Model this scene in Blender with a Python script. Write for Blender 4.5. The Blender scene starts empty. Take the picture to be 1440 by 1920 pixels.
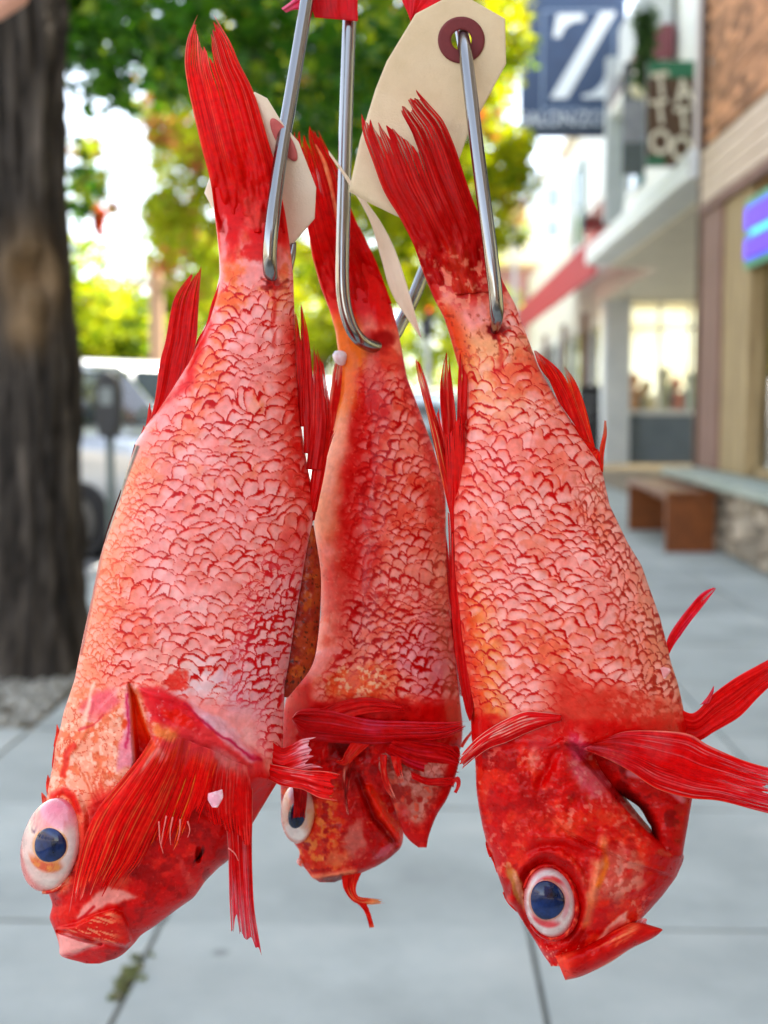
import bpy, math, random
import numpy as np
from mathutils import Vector

scn = bpy.context.scene
COL = scn.collection
R = math.radians

# ------------------------------------------------------------------ camera, sky, sun, exposure
F_PX = 2300.0                       # focal length in pixels of the 1440 x 1920 photograph
CAM_H = 1.30
YAW = math.atan(70.0 / F_PX)        # street runs 1.7 degrees to the right of the lens axis
PITCH = math.atan(200.0 / F_PX)
cam_data = bpy.data.cameras.new('camera')
cam = bpy.data.objects.new('camera', cam_data)
COL.objects.link(cam)
cam.location = (0, 0, CAM_H)
cam.rotation_euler = (R(90) - PITCH, 0, YAW)
cam_data.sensor_fit = 'VERTICAL'
cam_data.sensor_height = 36.0
cam_data.lens = F_PX / 1920.0 * 36.0
cam_data.clip_start = 0.05
cam_data.clip_end = 2000
cam_data.dof.use_dof = True
cam_data.dof.focus_distance = 0.503
cam_data.dof.aperture_fstop = 9.0
scn.camera = cam

SUN_EL, SUN_AZ = R(50), R(58)       # azimuth measured from the street direction (+Y) towards +X
world = bpy.data.worlds.new('World')
scn.world = world
world.use_nodes = True
wn = world.node_tree
bg = wn.nodes['Background']
sky = wn.nodes.new('ShaderNodeTexSky')
sky.sky_type = 'NISHITA'
sky.sun_disc = False
sky.sun_elevation = SUN_EL
sky.sun_rotation = SUN_AZ
sky.air_density = 1.0
sky.dust_density = 0.4
sky.ozone_density = 1.0
wb = wn.nodes.new('ShaderNodeHueSaturation')
wb.inputs['Saturation'].default_value = 0.50      # the phone's white balance for open shade
wn.links.new(sky.outputs[0], wb.inputs['Color'])
wn.links.new(wb.outputs[0], bg.inputs[0])
bg.inputs[1].default_value = 0.14
sun_data = bpy.data.lights.new('sun', 'SUN')
sun_data.energy = 4.2
sun_data.angle = R(0.53)
sun_data.color = (1.0, 0.94, 0.85)
sun = bpy.data.objects.new('sun', sun_data)
COL.objects.link(sun)
sdir = Vector((math.sin(SUN_AZ) * math.cos(SUN_EL), math.cos(SUN_AZ) * math.cos(SUN_EL), math.sin(SUN_EL)))
sun.rotation_euler = sdir.to_track_quat('Z', 'Y').to_euler()
sun.location = (20, 12, 30)
scn.view_settings.view_transform = 'Standard'
scn.view_settings.look = 'None'
scn.view_settings.exposure = 2.35
scn.view_settings.gamma = 1.0
scn.view_settings.use_curve_mapping = False
scn.render.engine = 'CYCLES'
scn.cycles.use_denoising = True
scn.cycles.max_bounces = 8
scn.cycles.transparent_max_bounces = 12

# ------------------------------------------------------------------ geometry of the view
cp, sp, cy_, sy_ = math.cos(PITCH), math.sin(PITCH), math.cos(YAW), math.sin(YAW)
V_F = np.array([-sy_ * cp, cy_ * cp, -sp])
V_R = np.array([cy_, sy_, 0.0])
V_U = np.array([-sy_ * sp, cy_ * sp, cp])
V_C = np.array([0, 0, CAM_H])


def U(x, y, d):
    """photo pixel + distance along the lens axis -> world point(s)"""
    x = np.asarray(x, float); y = np.asarray(y, float); d = np.asarray(d, float)
    x, y, d = np.broadcast_arrays(x, y, d)
    a = (x - 720) / F_PX * d
    b = -(y - 960) / F_PX * d
    return V_C + a[..., None] * V_R + b[..., None] * V_U + d[..., None] * V_F


def wx(px, Y, py=760):
    """world X where the sight line of photo pixel (px, py) meets the plane at street distance Y"""
    v = V_F + (px - 720) / F_PX * V_R - (py - 960) / F_PX * V_U
    return float(v[0] / v[1] * Y)


def wz(py, Y):
    return CAM_H + math.tan(math.atan((960 - py) / F_PX) - PITCH) * Y


# ------------------------------------------------------------------ small numeric helpers
def lin(c):
    c = np.asarray(c, float) / 255.0
    return np.where(c <= 0.04045, c / 12.92, ((c + 0.055) / 1.055) ** 2.4)


def L4(c):
    v = lin(c)
    return (float(v[0]), float(v[1]), float(v[2]), 1.0)


def hsh(ix, iy, s):
    ix = np.asarray(ix).astype(np.int64); iy = np.asarray(iy).astype(np.int64)
    h = (ix * 374761393 + iy * 668265263 + int(s) * 1274126177) & 0xFFFFFFFF
    h = ((h ^ (h >> 13)) * 1274126177) & 0xFFFFFFFF
    h = ((h ^ (h >> 16)) * 2246822519) & 0xFFFFFFFF
    h = h ^ (h >> 15)
    return (h & 0xFFFFFF) / float(0x1000000)


def vn(x, y, s=0):
    xi = np.floor(x); yi = np.floor(y)
    fx = x - xi; fy = y - yi
    fx = fx * fx * fx * (fx * (fx * 6 - 15) + 10); fy = fy * fy * fy * (fy * (fy * 6 - 15) + 10)
    a = hsh(xi, yi, s); b = hsh(xi + 1, yi, s); c = hsh(xi, yi + 1, s); d = hsh(xi + 1, yi + 1, s)
    return (a + (b - a) * fx) * (1 - fy) + (c + (d - c) * fx) * fy


def fbm(x, y, s=0, o=4, g=0.5):
    t = 0; a = 1; n = 0
    for k in range(o):
        t = t + a * vn(x * 2 ** k + 17.3 * k, y * 2 ** k - 9.1 * k, s + k * 7)
        n += a; a *= g
    return t / n


def ss(a, b, x):
    t = np.clip((x - a) / (b - a), 0, 1)
    return t * t * (3 - 2 * t)


def voro(x, y, sx, sy, jit, seed):
    """staggered cells: (F1, F2-F1, dx, dy to own centre, id)"""
    p = x / sx; q = y / sy
    r0 = np.floor(q)
    F1 = np.full(p.shape, 9.0); F2 = F1.copy(); DX = np.zeros_like(p); DY = np.zeros_like(p); ID = np.zeros_like(p)
    for dr in (-1, 0, 1):
        r = r0 + dr
        off = 0.5 * (np.mod(r, 2))
        c0 = np.floor(p - off)
        for dc in (-1, 0, 1):
            c = c0 + dc
            h1 = hsh(c, r, seed); h2 = hsh(c, r, seed + 5)
            ex = p - (c + 0.5 + off + jit * (h1 - 0.5)); ey = q - (r + 0.5 + jit * (h2 - 0.5))
            d = np.sqrt(ex * ex + ey * ey)
            n = d < F1
            F2 = np.where(n, F1, np.minimum(F2, d))
            DX = np.where(n, ex, DX); DY = np.where(n, ey, DY); ID = np.where(n, h1, ID)
            F1 = np.where(n, d, F1)
    return F1, F2 - F1, DX, DY, ID


def sdf(poly, X, Y):
    """signed distance to polygon, negative inside"""
    P = np.asarray(poly, float)
    d = np.full(X.shape, 1e9); ins = np.zeros(X.shape, bool)
    n = len(P)
    for i in range(n):
        a = P[i]; b = P[(i + 1) % n]
        ex, ey = b - a
        t = np.clip(((X - a[0]) * ex + (Y - a[1]) * ey) / (ex * ex + ey * ey + 1e-9), 0, 1)
        d = np.minimum(d, (X - a[0] - t * ex) ** 2 + (Y - a[1] - t * ey) ** 2)
        c = (a[1] > Y) != (b[1] > Y)
        with np.errstate(divide='ignore', invalid='ignore'):
            xx = (b[0] - a[0]) * (Y - a[1]) / (b[1] - a[1] + 1e-12) + a[0]
        ins ^= c & (X < xx)
    d = np.sqrt(d)
    return np.where(ins, -d, d)


def ldist(pts, X, Y):
    """distance to a polyline and position along it 0..1"""
    P = np.asarray(pts, float)
    best = np.full(X.shape, 1e9); tt = np.zeros(X.shape)
    n = len(P) - 1
    for i in range(n):
        a = P[i]; b = P[i + 1]
        ex, ey = b - a
        t = np.clip(((X - a[0]) * ex + (Y - a[1]) * ey) / (ex * ex + ey * ey + 1e-9), 0, 1)
        d = np.hypot(X - a[0] - t * ex, Y - a[1] - t * ey)
        m = d < best
        best = np.where(m, d, best); tt = np.where(m, (i + t) / n, tt)
    return best, tt


def resample(pts, n, smooth=True):
    """Catmull-Rom through the points, n samples evenly spaced by arc length; any dimension"""
    P = np.asarray(pts, float)
    if len(P) > 2 and smooth:
        Q = np.vstack([2 * P[0] - P[1], P, 2 * P[-1] - P[-2]])
        out = []
        for i in range(1, len(Q) - 2):
            t = np.linspace(0, 1, 13)[:-1, None]
            p0, p1, p2, p3 = Q[i - 1], Q[i], Q[i + 1], Q[i + 2]
            out.append(0.5 * (2 * p1 + (p2 - p0) * t + (2 * p0 - 5 * p1 + 4 * p2 - p3) * t ** 2 + (3 * p1 - p0 - 3 * p2 + p3) * t ** 3))
        P = np.vstack(out + [P[-1:]])
    s = np.concatenate([[0], np.cumsum(np.linalg.norm(np.diff(P[:, :2], axis=0), axis=1))])
    u = np.linspace(0, s[-1], n)
    return np.stack([np.interp(u, s, P[:, k]) for k in range(P.shape[1])], 1)


# ------------------------------------------------------------------ object helpers
def link(o, parent=None):
    COL.objects.link(o)
    if parent is not None:
        o.parent = parent
    return o


def tag(o, label=None, cat=None, group=None, kind=None):
    if label: o['label'] = label
    if cat: o['category'] = cat
    if group: o['group'] = group
    if kind: o['kind'] = kind
    return o


def thing(name, label, cat, group=None, loc=(0, 0, 0), rz=0):
    o = bpy.data.objects.new(name, None)
    o.empty_display_size = 0.05
    o.location = loc
    o.rotation_euler = (0, 0, rz)
    link(o)
    return tag(o, label, cat, group)


def np_mesh(name, V, faces, mat, parent=None, col=None, smooth=True):
    """V (n,3); faces: (m,4) array of quads (or list of arrays of any width); col: per vertex linear rgb"""
    me = bpy.data.meshes.new(name)
    V = np.asarray(V, np.float64)
    if isinstance(faces, np.ndarray):
        faces = [faces]
    faces = [np.asarray(f) for f in faces if len(f)]
    loops = np.concatenate([f.ravel() for f in faces]).astype(np.int32)
    tot = np.concatenate([np.full(len(f), f.shape[1]) for f in faces]).astype(np.int32)
    st = np.concatenate([[0], np.cumsum(tot)[:-1]]).astype(np.int32)
    me.vertices.add(len(V)); me.vertices.foreach_set('co', V.ravel().astype(np.float32))
    me.loops.add(len(loops)); me.loops.foreach_set('vertex_index', loops)
    me.polygons.add(len(tot)); me.polygons.foreach_set('loop_start', st); me.polygons.foreach_set('loop_total', tot)
    if smooth:
        me.polygons.foreach_set('use_smooth', np.ones(len(tot), bool))
    if col is not None:
        at = me.color_attributes.new('Col', 'FLOAT_COLOR', 'POINT')
        c4 = np.ones((len(V), 4), np.float32); c4[:, :col.shape[1]] = np.clip(col, 0, 4)
        at.data.foreach_set('color', c4.ravel())
    me.update(calc_edges=True)
    if mat is not None:
        me.materials.append(mat)
    return link(bpy.data.objects.new(name, me), parent)


def grid_faces(nr, nc, wrap=False, base=0):
    i = np.arange(nr - 1)[:, None]
    j = np.arange(nc if wrap else nc - 1)[None, :]
    j2 = (j + 1) % nc
    a = i * nc + j; b = i * nc + j2
    return (np.stack([a, b, b + nc, a + nc], -1).reshape(-1, 4) + base)


class MB:
    """collects simple shapes into one mesh"""
    def __init__(self):
        self.v = []; self.f = []

    def add(self, vs, fs):
        n = len(self.v)
        self.v += [tuple(p) for p in vs]
        self.f += [tuple(n + i for i in f) for f in fs]
        return self

    def box(self, x0, x1, y0, y1, z0, z1):
        vs = [(x, y, z) for z in (z0, z1) for y in (y0, y1) for x in (x0, x1)]
        return self.add(vs, [(0, 2, 3, 1), (4, 5, 7, 6), (0, 1, 5, 4), (2, 6, 7, 3), (0, 4, 6, 2), (1, 3, 7, 5)])

    def prism(self, poly, axis, a, b):
        """poly of 2-D points extruded along axis 'x','y','z' from a to b"""
        n = len(poly)
        def P(p, t):
            return {'x': (t, p[0], p[1]), 'y': (p[0], t, p[1]), 'z': (p[0], p[1], t)}[axis]
        vs = [P(p, a) for p in poly] + [P(p, b) for p in poly]
        fs = [tuple(range(n))[::-1], tuple(range(n, 2 * n))] + [(i, (i + 1) % n, n + (i + 1) % n, n + i) for i in range(n)]
        return self.add(vs, fs)

    def tube(self, pts, r, seg=12, cap=True):
        P = np.asarray(pts, float)
        rr = np.broadcast_to(np.asarray(r, float), (len(P),))
        T = np.gradient(P, axis=0); T /= np.linalg.norm(T, axis=1)[:, None] + 1e-12
        n = np.array([1.0, 0.13, 0.07]); n -= T[0] * (n @ T[0]); n /= np.linalg.norm(n)
        vs = []
        for i in range(len(P)):
            n = n - T[i] * (n @ T[i]); n /= np.linalg.norm(n) + 1e-12
            b = np.cross(T[i], n)
            for k in range(seg):
                a = 2 * math.pi * k / seg
                vs.append(P[i] + rr[i] * (math.cos(a) * n + math.sin(a) * b))
        fs = []
        for i in range(len(P) - 1):
            for k in range(seg):
                k2 = (k + 1) % seg
                fs.append((i * seg + k, i * seg + k2, (i + 1) * seg + k2, (i + 1) * seg + k))
        if cap:
            fs.append(tuple(range(seg))[::-1]); fs.append(tuple(range((len(P) - 1) * seg, len(P) * seg)))
        return self.add(vs, fs)

    def sphere(self, c, r, seg=16, rings=10):
        r = np.broadcast_to(np.asarray(r, float), (3,))
        vs = []; fs = []
        for i in range(rings + 1):
            th = math.pi * i / rings
            for k in range(seg):
                a = 2 * math.pi * k / seg
                vs.append((c[0] + r[0] * math.sin(th) * math.cos(a), c[1] + r[1] * math.sin(th) * math.sin(a), c[2] + r[2] * math.cos(th)))
        for i in range(rings):
            for k in range(seg):
                k2 = (k + 1) % seg
                fs.append((i * seg + k, (i + 1) * seg + k, (i + 1) * seg + k2, i * seg + k2))
        return self.add(vs, fs)

    def build(self, name, mat, parent=None, smooth=False, bevel=0):
        me = bpy.data.meshes.new(name)
        me.from_pydata(self.v, [], self.f)
        me.materials.append(mat)
        if smooth:
            me.polygons.foreach_set('use_smooth', np.ones(len(me.polygons), bool))
        me.update()
        o = link(bpy.data.objects.new(name, me), parent)
        if bevel:
            m = o.modifiers.new('bevel', 'BEVEL'); m.width = bevel; m.segments = 2; m.limit_method = 'ANGLE'
        return o


def copy_tree(src, loc=None, rz=None, label=None):
    o = src.copy(); COL.objects.link(o)
    if loc is not None: o.location = loc
    if rz is not None: o.rotation_euler = (0, 0, rz)
    if label: o['label'] = label
    for ch in list(src.children):
        c = ch.copy(); COL.objects.link(c); c.parent = o
        for g in list(ch.children):
            d = g.copy(); COL.objects.link(d); d.parent = c
    return o


# ------------------------------------------------------------------ materials
def new_mat(name):
    m = bpy.data.materials.new(name)
    m.use_nodes = True
    nt = m.node_tree
    return m, nt, nt.nodes['Principled BSDF']


def pmat(name, c1, c2=None, scale=8.0, rough=0.6, bump=0.0, metal=0.0, detail=6.0, spec=0.5, coat=0.0, stretch=None, c3=None, bscale=None):
    m, nt, p = new_mat(name)
    N = nt.nodes
    c2 = c2 or c1
    tc = N.new('ShaderNodeTexCoord'); mp = N.new('ShaderNodeMapping')
    nt.links.new(tc.outputs['Object'], mp.inputs[0])
    if stretch: mp.inputs['Scale'].default_value = stretch
    nz = N.new('ShaderNodeTexNoise'); nz.inputs['Scale'].default_value = scale; nz.inputs['Detail'].default_value = detail
    nz.inputs['Roughness'].default_value = 0.65
    nt.links.new(mp.outputs[0], nz.inputs['Vector'])
    rp = N.new('ShaderNodeValToRGB')
    rp.color_ramp.elements[0].position = 0.32; rp.color_ramp.elements[1].position = 0.68
    rp.color_ramp.elements[0].color = L4(c1); rp.color_ramp.elements[1].color = L4(c2)
    if c3:
        e = rp.color_ramp.elements.new(0.5); e.color = L4(c3)
    nt.links.new(nz.outputs['Fac'], rp.inputs[0])
    nt.links.new(rp.outputs[0], p.inputs['Base Color'])
    p.inputs['Roughness'].default_value = rough
    p.inputs['Metallic'].default_value = metal
    p.inputs['Specular IOR Level'].default_value = spec
    p.inputs['Coat Weight'].default_value = coat
    p.inputs['Coat Roughness'].default_value = 0.08
    if bump:
        n2 = N.new('ShaderNodeTexNoise'); n2.inputs['Scale'].default_value = bscale or scale * 5; n2.inputs['Detail'].default_value = 8
        nt.links.new(mp.outputs[0], n2.inputs['Vector'])
        b = N.new('ShaderNodeBump'); b.inputs['Strength'].default_value = bump; b.inputs['Distance'].default_value = 0.01
        nt.links.new(n2.outputs['Fac'], b.inputs['Height'])
        nt.links.new(b.outputs[0], p.inputs['Normal'])
    return m


def colmat(name, rough=0.4, spec=0.5, coat=0.0, coat_r=0.15, transl=0.0, bump=0.0, bscale=900.0, sss=0.0, bdist=0.0004, alpha=False):
    """base colour from the mesh's own pigment attribute"""
    m, nt, p = new_mat(name)
    N = nt.nodes
    a = N.new('ShaderNodeVertexColor'); a.layer_name = 'Col'
    tc = N.new('ShaderNodeTexCoord')
    nz = N.new('ShaderNodeTexNoise'); nz.inputs['Scale'].default_value = bscale * 0.25; nz.inputs['Detail'].default_value = 5
    nt.links.new(tc.outputs['Object'], nz.inputs['Vector'])
    hs = N.new('ShaderNodeHueSaturation')
    mr = N.new('ShaderNodeMapRange'); mr.inputs['From Min'].default_value = 0.3; mr.inputs['From Max'].default_value = 0.7
    mr.inputs['To Min'].default_value = 0.86; mr.inputs['To Max'].default_value = 1.12
    nt.links.new(nz.outputs['Fac'], mr.inputs['Value'])
    nt.links.new(mr.outputs[0], hs.inputs['Value'])
    nt.links.new(a.outputs['Color'], hs.inputs['Color'])
    nt.links.new(hs.outputs[0], p.inputs['Base Color'])
    r2 = N.new('ShaderNodeMapRange'); r2.inputs['From Min'].default_value = 0.3; r2.inputs['From Max'].default_value = 0.7
    r2.inputs['To Min'].default_value = max(0.05, rough - 0.12); r2.inputs['To Max'].default_value = rough + 0.15
    nt.links.new(nz.outputs['Fac'], r2.inputs['Value'])
    nt.links.new(r2.outputs[0], p.inputs['Roughness'])
    p.inputs['Specular IOR Level'].default_value = spec
    p.inputs['Coat Weight'].default_value = coat
    p.inputs['Coat Roughness'].default_value = coat_r
    if sss:
        p.inputs['Subsurface Weight'].default_value = sss
        p.inputs['Subsurface Radius'].default_value = (1.0, 0.25, 0.15)
        p.inputs['Subsurface Scale'].default_value = 0.003
    if bump:
        n2 = N.new('ShaderNodeTexNoise'); n2.inputs['Scale'].default_value = bscale; n2.inputs['Detail'].default_value = 4
        nt.links.new(tc.outputs['Object'], n2.inputs['Vector'])
        b = N.new('ShaderNodeBump'); b.inputs['Strength'].default_value = bump; b.inputs['Distance'].default_value = bdist
        nt.links.new(n2.outputs['Fac'], b.inputs['Height'])
        nt.links.new(b.outputs[0], p.inputs['Normal'])
    if transl:
        t = N.new('ShaderNodeBsdfTranslucent')
        nt.links.new(hs.outputs[0], t.inputs['Color'])
        mx = N.new('ShaderNodeMixShader'); mx.inputs[0].default_value = transl
        out = N['Material Output']
        nt.links.new(p.outputs[0], mx.inputs[1]); nt.links.new(t.outputs[0], mx.inputs[2])
        nt.links.new(mx.outputs[0], out.inputs['Surface'])
        if alpha:
            tp = N.new('ShaderNodeBsdfTransparent'); m2 = N.new('ShaderNodeMixShader')
            nt.links.new(a.outputs['Alpha'], m2.inputs[0]); nt.links.new(tp.outputs[0], m2.inputs[1]); nt.links.new(mx.outputs[0], m2.inputs[2])
            nt.links.new(m2.outputs[0], out.inputs['Surface'])
    return m


def glassmat(name, tint=(235, 240, 240), rough=0.02, ior=1.5):
    m, nt, p = new_mat(name)
    N = nt.nodes
    tr = N.new('ShaderNodeBsdfTransparent'); tr.inputs[0].default_value = L4(tint)
    gl = N.new('ShaderNodeBsdfGlossy'); gl.inputs['Roughness'].default_value = rough
    fr = N.new('ShaderNodeFresnel'); fr.inputs[0].default_value = ior
    nz = N.new('ShaderNodeTexNoise'); nz.inputs['Scale'].default_value = 1.3
    b = N.new('ShaderNodeBump'); b.inputs['Strength'].default_value = 0.05
    nt.links.new(nz.outputs['Fac'], b.inputs['Height'])
    nt.links.new(b.outputs[0], gl.inputs['Normal'])
    mx = N.new('ShaderNodeMixShader')
    nt.links.new(fr.outputs[0], mx.inputs[0]); nt.links.new(tr.outputs[0], mx.inputs[1]); nt.links.new(gl.outputs[0], mx.inputs[2])
    nt.links.new(mx.outputs[0], N['Material Output'].inputs['Surface'])
    return m


def emat(name, c, strength, c2=None, scale=3.0):
    m, nt, p = new_mat(name)
    p.inputs['Base Color'].default_value = L4(c)
    N = nt.nodes
    nz = N.new('ShaderNodeTexNoise'); nz.inputs['Scale'].default_value = scale; nz.inputs['Detail'].default_value = 3
    rp = N.new('ShaderNodeValToRGB'); rp.color_ramp.elements[0].position = 0.4; rp.color_ramp.elements[1].position = 0.6
    rp.color_ramp.elements[0].color = L4(c); rp.color_ramp.elements[1].color = L4(c2 or c)
    tc = N.new('ShaderNodeTexCoord'); nt.links.new(tc.outputs['Object'], nz.inputs['Vector'])
    nt.links.new(nz.outputs['Fac'], rp.inputs[0])
    nt.links.new(rp.outputs[0], p.inputs['Emission Color'])
    p.inputs['Emission Strength'].default_value = strength
    return m

# ================================================================== SETTING
rng = random.Random(4)
M_conc = pmat('slab_concrete', (150, 155, 150), (186, 188, 180), 1.1, 0.85, 0.3, c3=(171, 176, 170))
M_conc2 = pmat('old_concrete', (140, 139, 132), (172, 170, 162), 3.5, 0.9, 0.4)
M_joint = pmat('joint_dirt', (92, 90, 82), (120, 118, 108), 12, 0.95)
M_asph = pmat('asphalt', (98, 98, 97), (122, 121, 118), 6, 0.9, 0.3)
M_curb = pmat('kerb_concrete', (150, 150, 145), (176, 174, 168), 4, 0.85)
M_soil = pmat('dry_soil', (120, 108, 88), (165, 150, 125), 3, 0.95)
M_gravel = pmat('gravel_stone', (112, 110, 98), (186, 182, 170), 9, 0.85)
M_white = pmat('white_paint', (226, 226, 222), (236, 236, 232), 2, 0.5)
M_steel = pmat('brushed_steel', (180, 180, 180), (196, 196, 196), 5, 0.35, metal=1.0)
M_black = pmat('black_paint', (22, 22, 24), (34, 34, 37), 4, 0.45)
M_grey = pmat('grey_paint', (165, 170, 172), (186, 190, 190), 2, 0.6)
M_dark = pmat('dark_interior', (40, 38, 34), (60, 56, 50), 3, 0.9)

EDGE_X = [0.269 - 0.92 * 3 + 0.92 * k for k in range(7)]      # longitudinal joints
KERB_X = EDGE_X[0]

g = MB(); g.box(-300, 300, -60, 600, -0.40, -0.20)
tag(g.build('ground', M_soil), kind='structure')
road = MB(); road.box(-16.0, KERB_X - 0.16, -40, 160, -0.30, -0.13)
tag(road.build('road', M_asph), kind='structure')
mk = MB()
for i in range(14):
    y = 4 + i * 3.0
    mk.add([(KERB_X - 0.2, y, -0.126), (KERB_X - 0.2, y + 0.11, -0.126), (KERB_X - 4.6, y + 3.1, -0.126), (KERB_X - 4.6, y + 2.99, -0.126)], [(0, 1, 2, 3)])
tag(mk.build('road_marking', M_white), kind='structure')
far_pave = MB(); far_pave.box(-20, -16.0, -40, 160, -0.3, 0.0)
tag(far_pave.build('far_pavement', M_conc2), kind='structure')

sw = MB()
PITX0, PITX1 = EDGE_X[0] + 0.004, EDGE_X[1] - 0.004
Y0 = 2.97 - 0.92 * 5
ROWS = 30
PIT0, PIT1 = Y0 + 7 * 0.92, Y0 + 9 * 0.92
sw.box(KERB_X - 0.02, 3.1, Y0 - 3, PIT0, -0.2, -0.012)
sw.box(PITX1, 3.1, PIT0, PIT1, -0.2, -0.012)
sw.box(KERB_X - 0.02, 3.1, PIT1, 70, -0.2, -0.012)
sidewalk = tag(sw.build('sidewalk', M_joint), kind='structure')
slab_me = None
for r in range(ROWS):
    for c in range(len(EDGE_X) - 1):
        if c == 0 and PIT0 - 0.1 < Y0 + r * 0.92 < PIT1 - 0.1:
            continue
        if slab_me is None:
            b = MB(); b.box(0.007, 0.913, 0.007, 0.913, -0.05, 0.0)
            o = b.build('slab', M_conc, sidewalk)
            bv = o.modifiers.new('bevel', 'BEVEL'); bv.width = 0.006; bv.segments = 1
            slab_me = o.data
        else:
            o = link(bpy.data.objects.new('slab', slab_me), sidewalk)
        o.location = (EDGE_X[c], Y0 + r * 0.92, rng.uniform(-0.003, 0.003))
        o.rotation_euler = (rng.uniform(-0.002, 0.002), rng.uniform(-0.002, 0.002), 0)
sf = MB(); sf.box(KERB_X, 3.05, Y0 + ROWS * 0.92 + 0.01, 69, -0.05, -0.002)
sf.build('far_paving', M_conc, sidewalk)
kb = MB(); kb.box(KERB_X - 0.16, KERB_X - 0.024, Y0 - 3, 70, -0.25, 0.004)
tag(kb.build('kerb', M_curb, bevel=0.015), kind='structure')

# tree pit gravel
rs = np.random.RandomState(3)
n = 1500
gx = rs.uniform(PITX0 + 0.03, PITX1 - 0.03, n); gy = rs.uniform(PIT0 + 0.03, PIT1 - 0.03, n)
gs = rs.uniform(0.014, 0.036, n)
base = np.array([(1, 0, 0), (-1, 0, 0), (0, 1, 0), (0, -1, 0), (0, 0, .8), (0, 0, -.8)], float)
fo = np.array([(0, 2, 4), (2, 1, 4), (1, 3, 4), (3, 0, 4), (2, 0, 5), (1, 2, 5), (3, 1, 5), (0, 3, 5)])
gv = (base[None] * (gs[:, None, None] * rs.uniform(0.6, 1.2, (n, 6, 1)))) + np.stack([gx, gy, gs * 0.35 - 0.03 + rs.uniform(0, .02, n)], 1)[:, None]
gf = fo[None] + (np.arange(n) * 6)[:, None, None]
pit = MB(); pit.box(PITX0 - 0.02, PITX1 + 0.02, PIT0 - 0.02, PIT1 + 0.02, -0.2, -0.03)
tag(pit.build('tree_pit', M_soil), kind='structure')
gv0 = gv.reshape(-1, 3)
tag(np_mesh('gravel', gv0, gf.reshape(-1, 3), M_gravel, smooth=False), kind='stuff')


# ------------------------------------------------------------------ trees
def leafmat(name, transl=0.45, rough=0.45):
    return colmat(name, rough=rough, spec=0.4, transl=transl, bscale=30)


M_leaf = leafmat('tree_leaf', 0.6)
M_leaf_far = leafmat('far_tree_leaf', 0.62, 0.6)
M_bark = pmat('rough_bark', (44, 40, 36), (98, 90, 80), 5.0, 0.95, 1.0, stretch=(1, 1, 0.28), c3=(70, 64, 57), bscale=14)
M_bark2 = pmat('street_bark', (70, 62, 52), (120, 110, 96), 6, 0.95, 0.6, stretch=(1, 1, 0.3))


def leaves(name, clumps, per, size, pal, mat, parent, seed, spread=1.0, tri=False):
    """clumps: list of (x,y,z,r); pal: list of (rgb, weight)"""
    r = np.random.RandomState(seed)
    C = np.array(clumps, float)
    cnt = np.maximum(3, (per * (C[:, 3] / C[:, 3].mean()) ** 2).astype(int))
    idx = np.repeat(np.arange(len(C)), cnt)
    n = len(idx)
    d = r.normal(size=(n, 3)); d /= np.linalg.norm(d, axis=1)[:, None]
    rad = r.uniform(0.15, 1.0, n) ** 0.6
    P = C[idx, :3] + d * (C[idx, 3] * rad * spread)[:, None] * np.array([1, 1, 0.75])
    ax = r.normal(size=(n, 3)); ax[:, 2] = ax[:, 2] * 0.5 - 0.5; ax /= np.linalg.norm(ax, axis=1)[:, None]
    up = r.normal(size=(n, 3)) * 0.7 + np.array([0, 0, 1.0])
    sd = np.cross(ax, up); sd /= np.linalg.norm(sd, axis=1)[:, None] + 1e-9
    nm = np.cross(sd, ax)
    s = size * r.uniform(0.6, 1.35, n)
    a = ax * s[:, None]; w = sd * (s * 0.42)[:, None]; h = nm * (s * 0.12)[:, None]
    V = np.stack([P - a * 0.5, P + w - h - a * 0.08, P + a * 0.62, P - w - h - a * 0.08], 1)
    W = np.array([p[1] for p in pal], float); W /= W.sum()
    cl_tone = r.choice(len(pal), size=len(C), p=W)
    own = r.choice(len(pal), size=n, p=W)
    pick = np.where(r.uniform(size=n) < 0.55, cl_tone[idx], own)
    cols = lin(np.array([p[0] for p in pal]))[pick] * r.uniform(0.75, 1.25, n)[:, None]
    F = np.arange(n * 4).reshape(n, 4)
    F = np.concatenate([F[:, [0, 1, 2]], F[:, [0, 2, 3]]])
    return np_mesh(name, V.reshape(-1, 3), F, mat, parent, col=np.repeat(cols, 4, 0), smooth=False)


def clump_cloud(seed, n, cx, cy, cz, rx, ry, rz, rmin, rmax, keep=None):
    r = np.random.RandomState(seed); out = []
    while len(out) < n:
        d = r.normal(size=3); d /= np.linalg.norm(d)
        t = r.uniform(0.0, 1.0) ** 0.45
        p = (cx + d[0] * rx * t, cy + d[1] * ry * t, cz + d[2] * rz * t)
        if keep and not keep(*p):
            continue
        out.append(p + (r.uniform(rmin, rmax),))
    return out


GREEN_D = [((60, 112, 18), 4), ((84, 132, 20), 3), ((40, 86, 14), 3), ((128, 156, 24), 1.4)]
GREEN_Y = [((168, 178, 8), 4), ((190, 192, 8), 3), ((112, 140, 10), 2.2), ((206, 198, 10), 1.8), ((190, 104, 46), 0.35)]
GREEN_F = [((160, 174, 14), 4), ((182, 188, 16), 3), ((104, 132, 14), 2), ((196, 190, 30), 1)]

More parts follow.
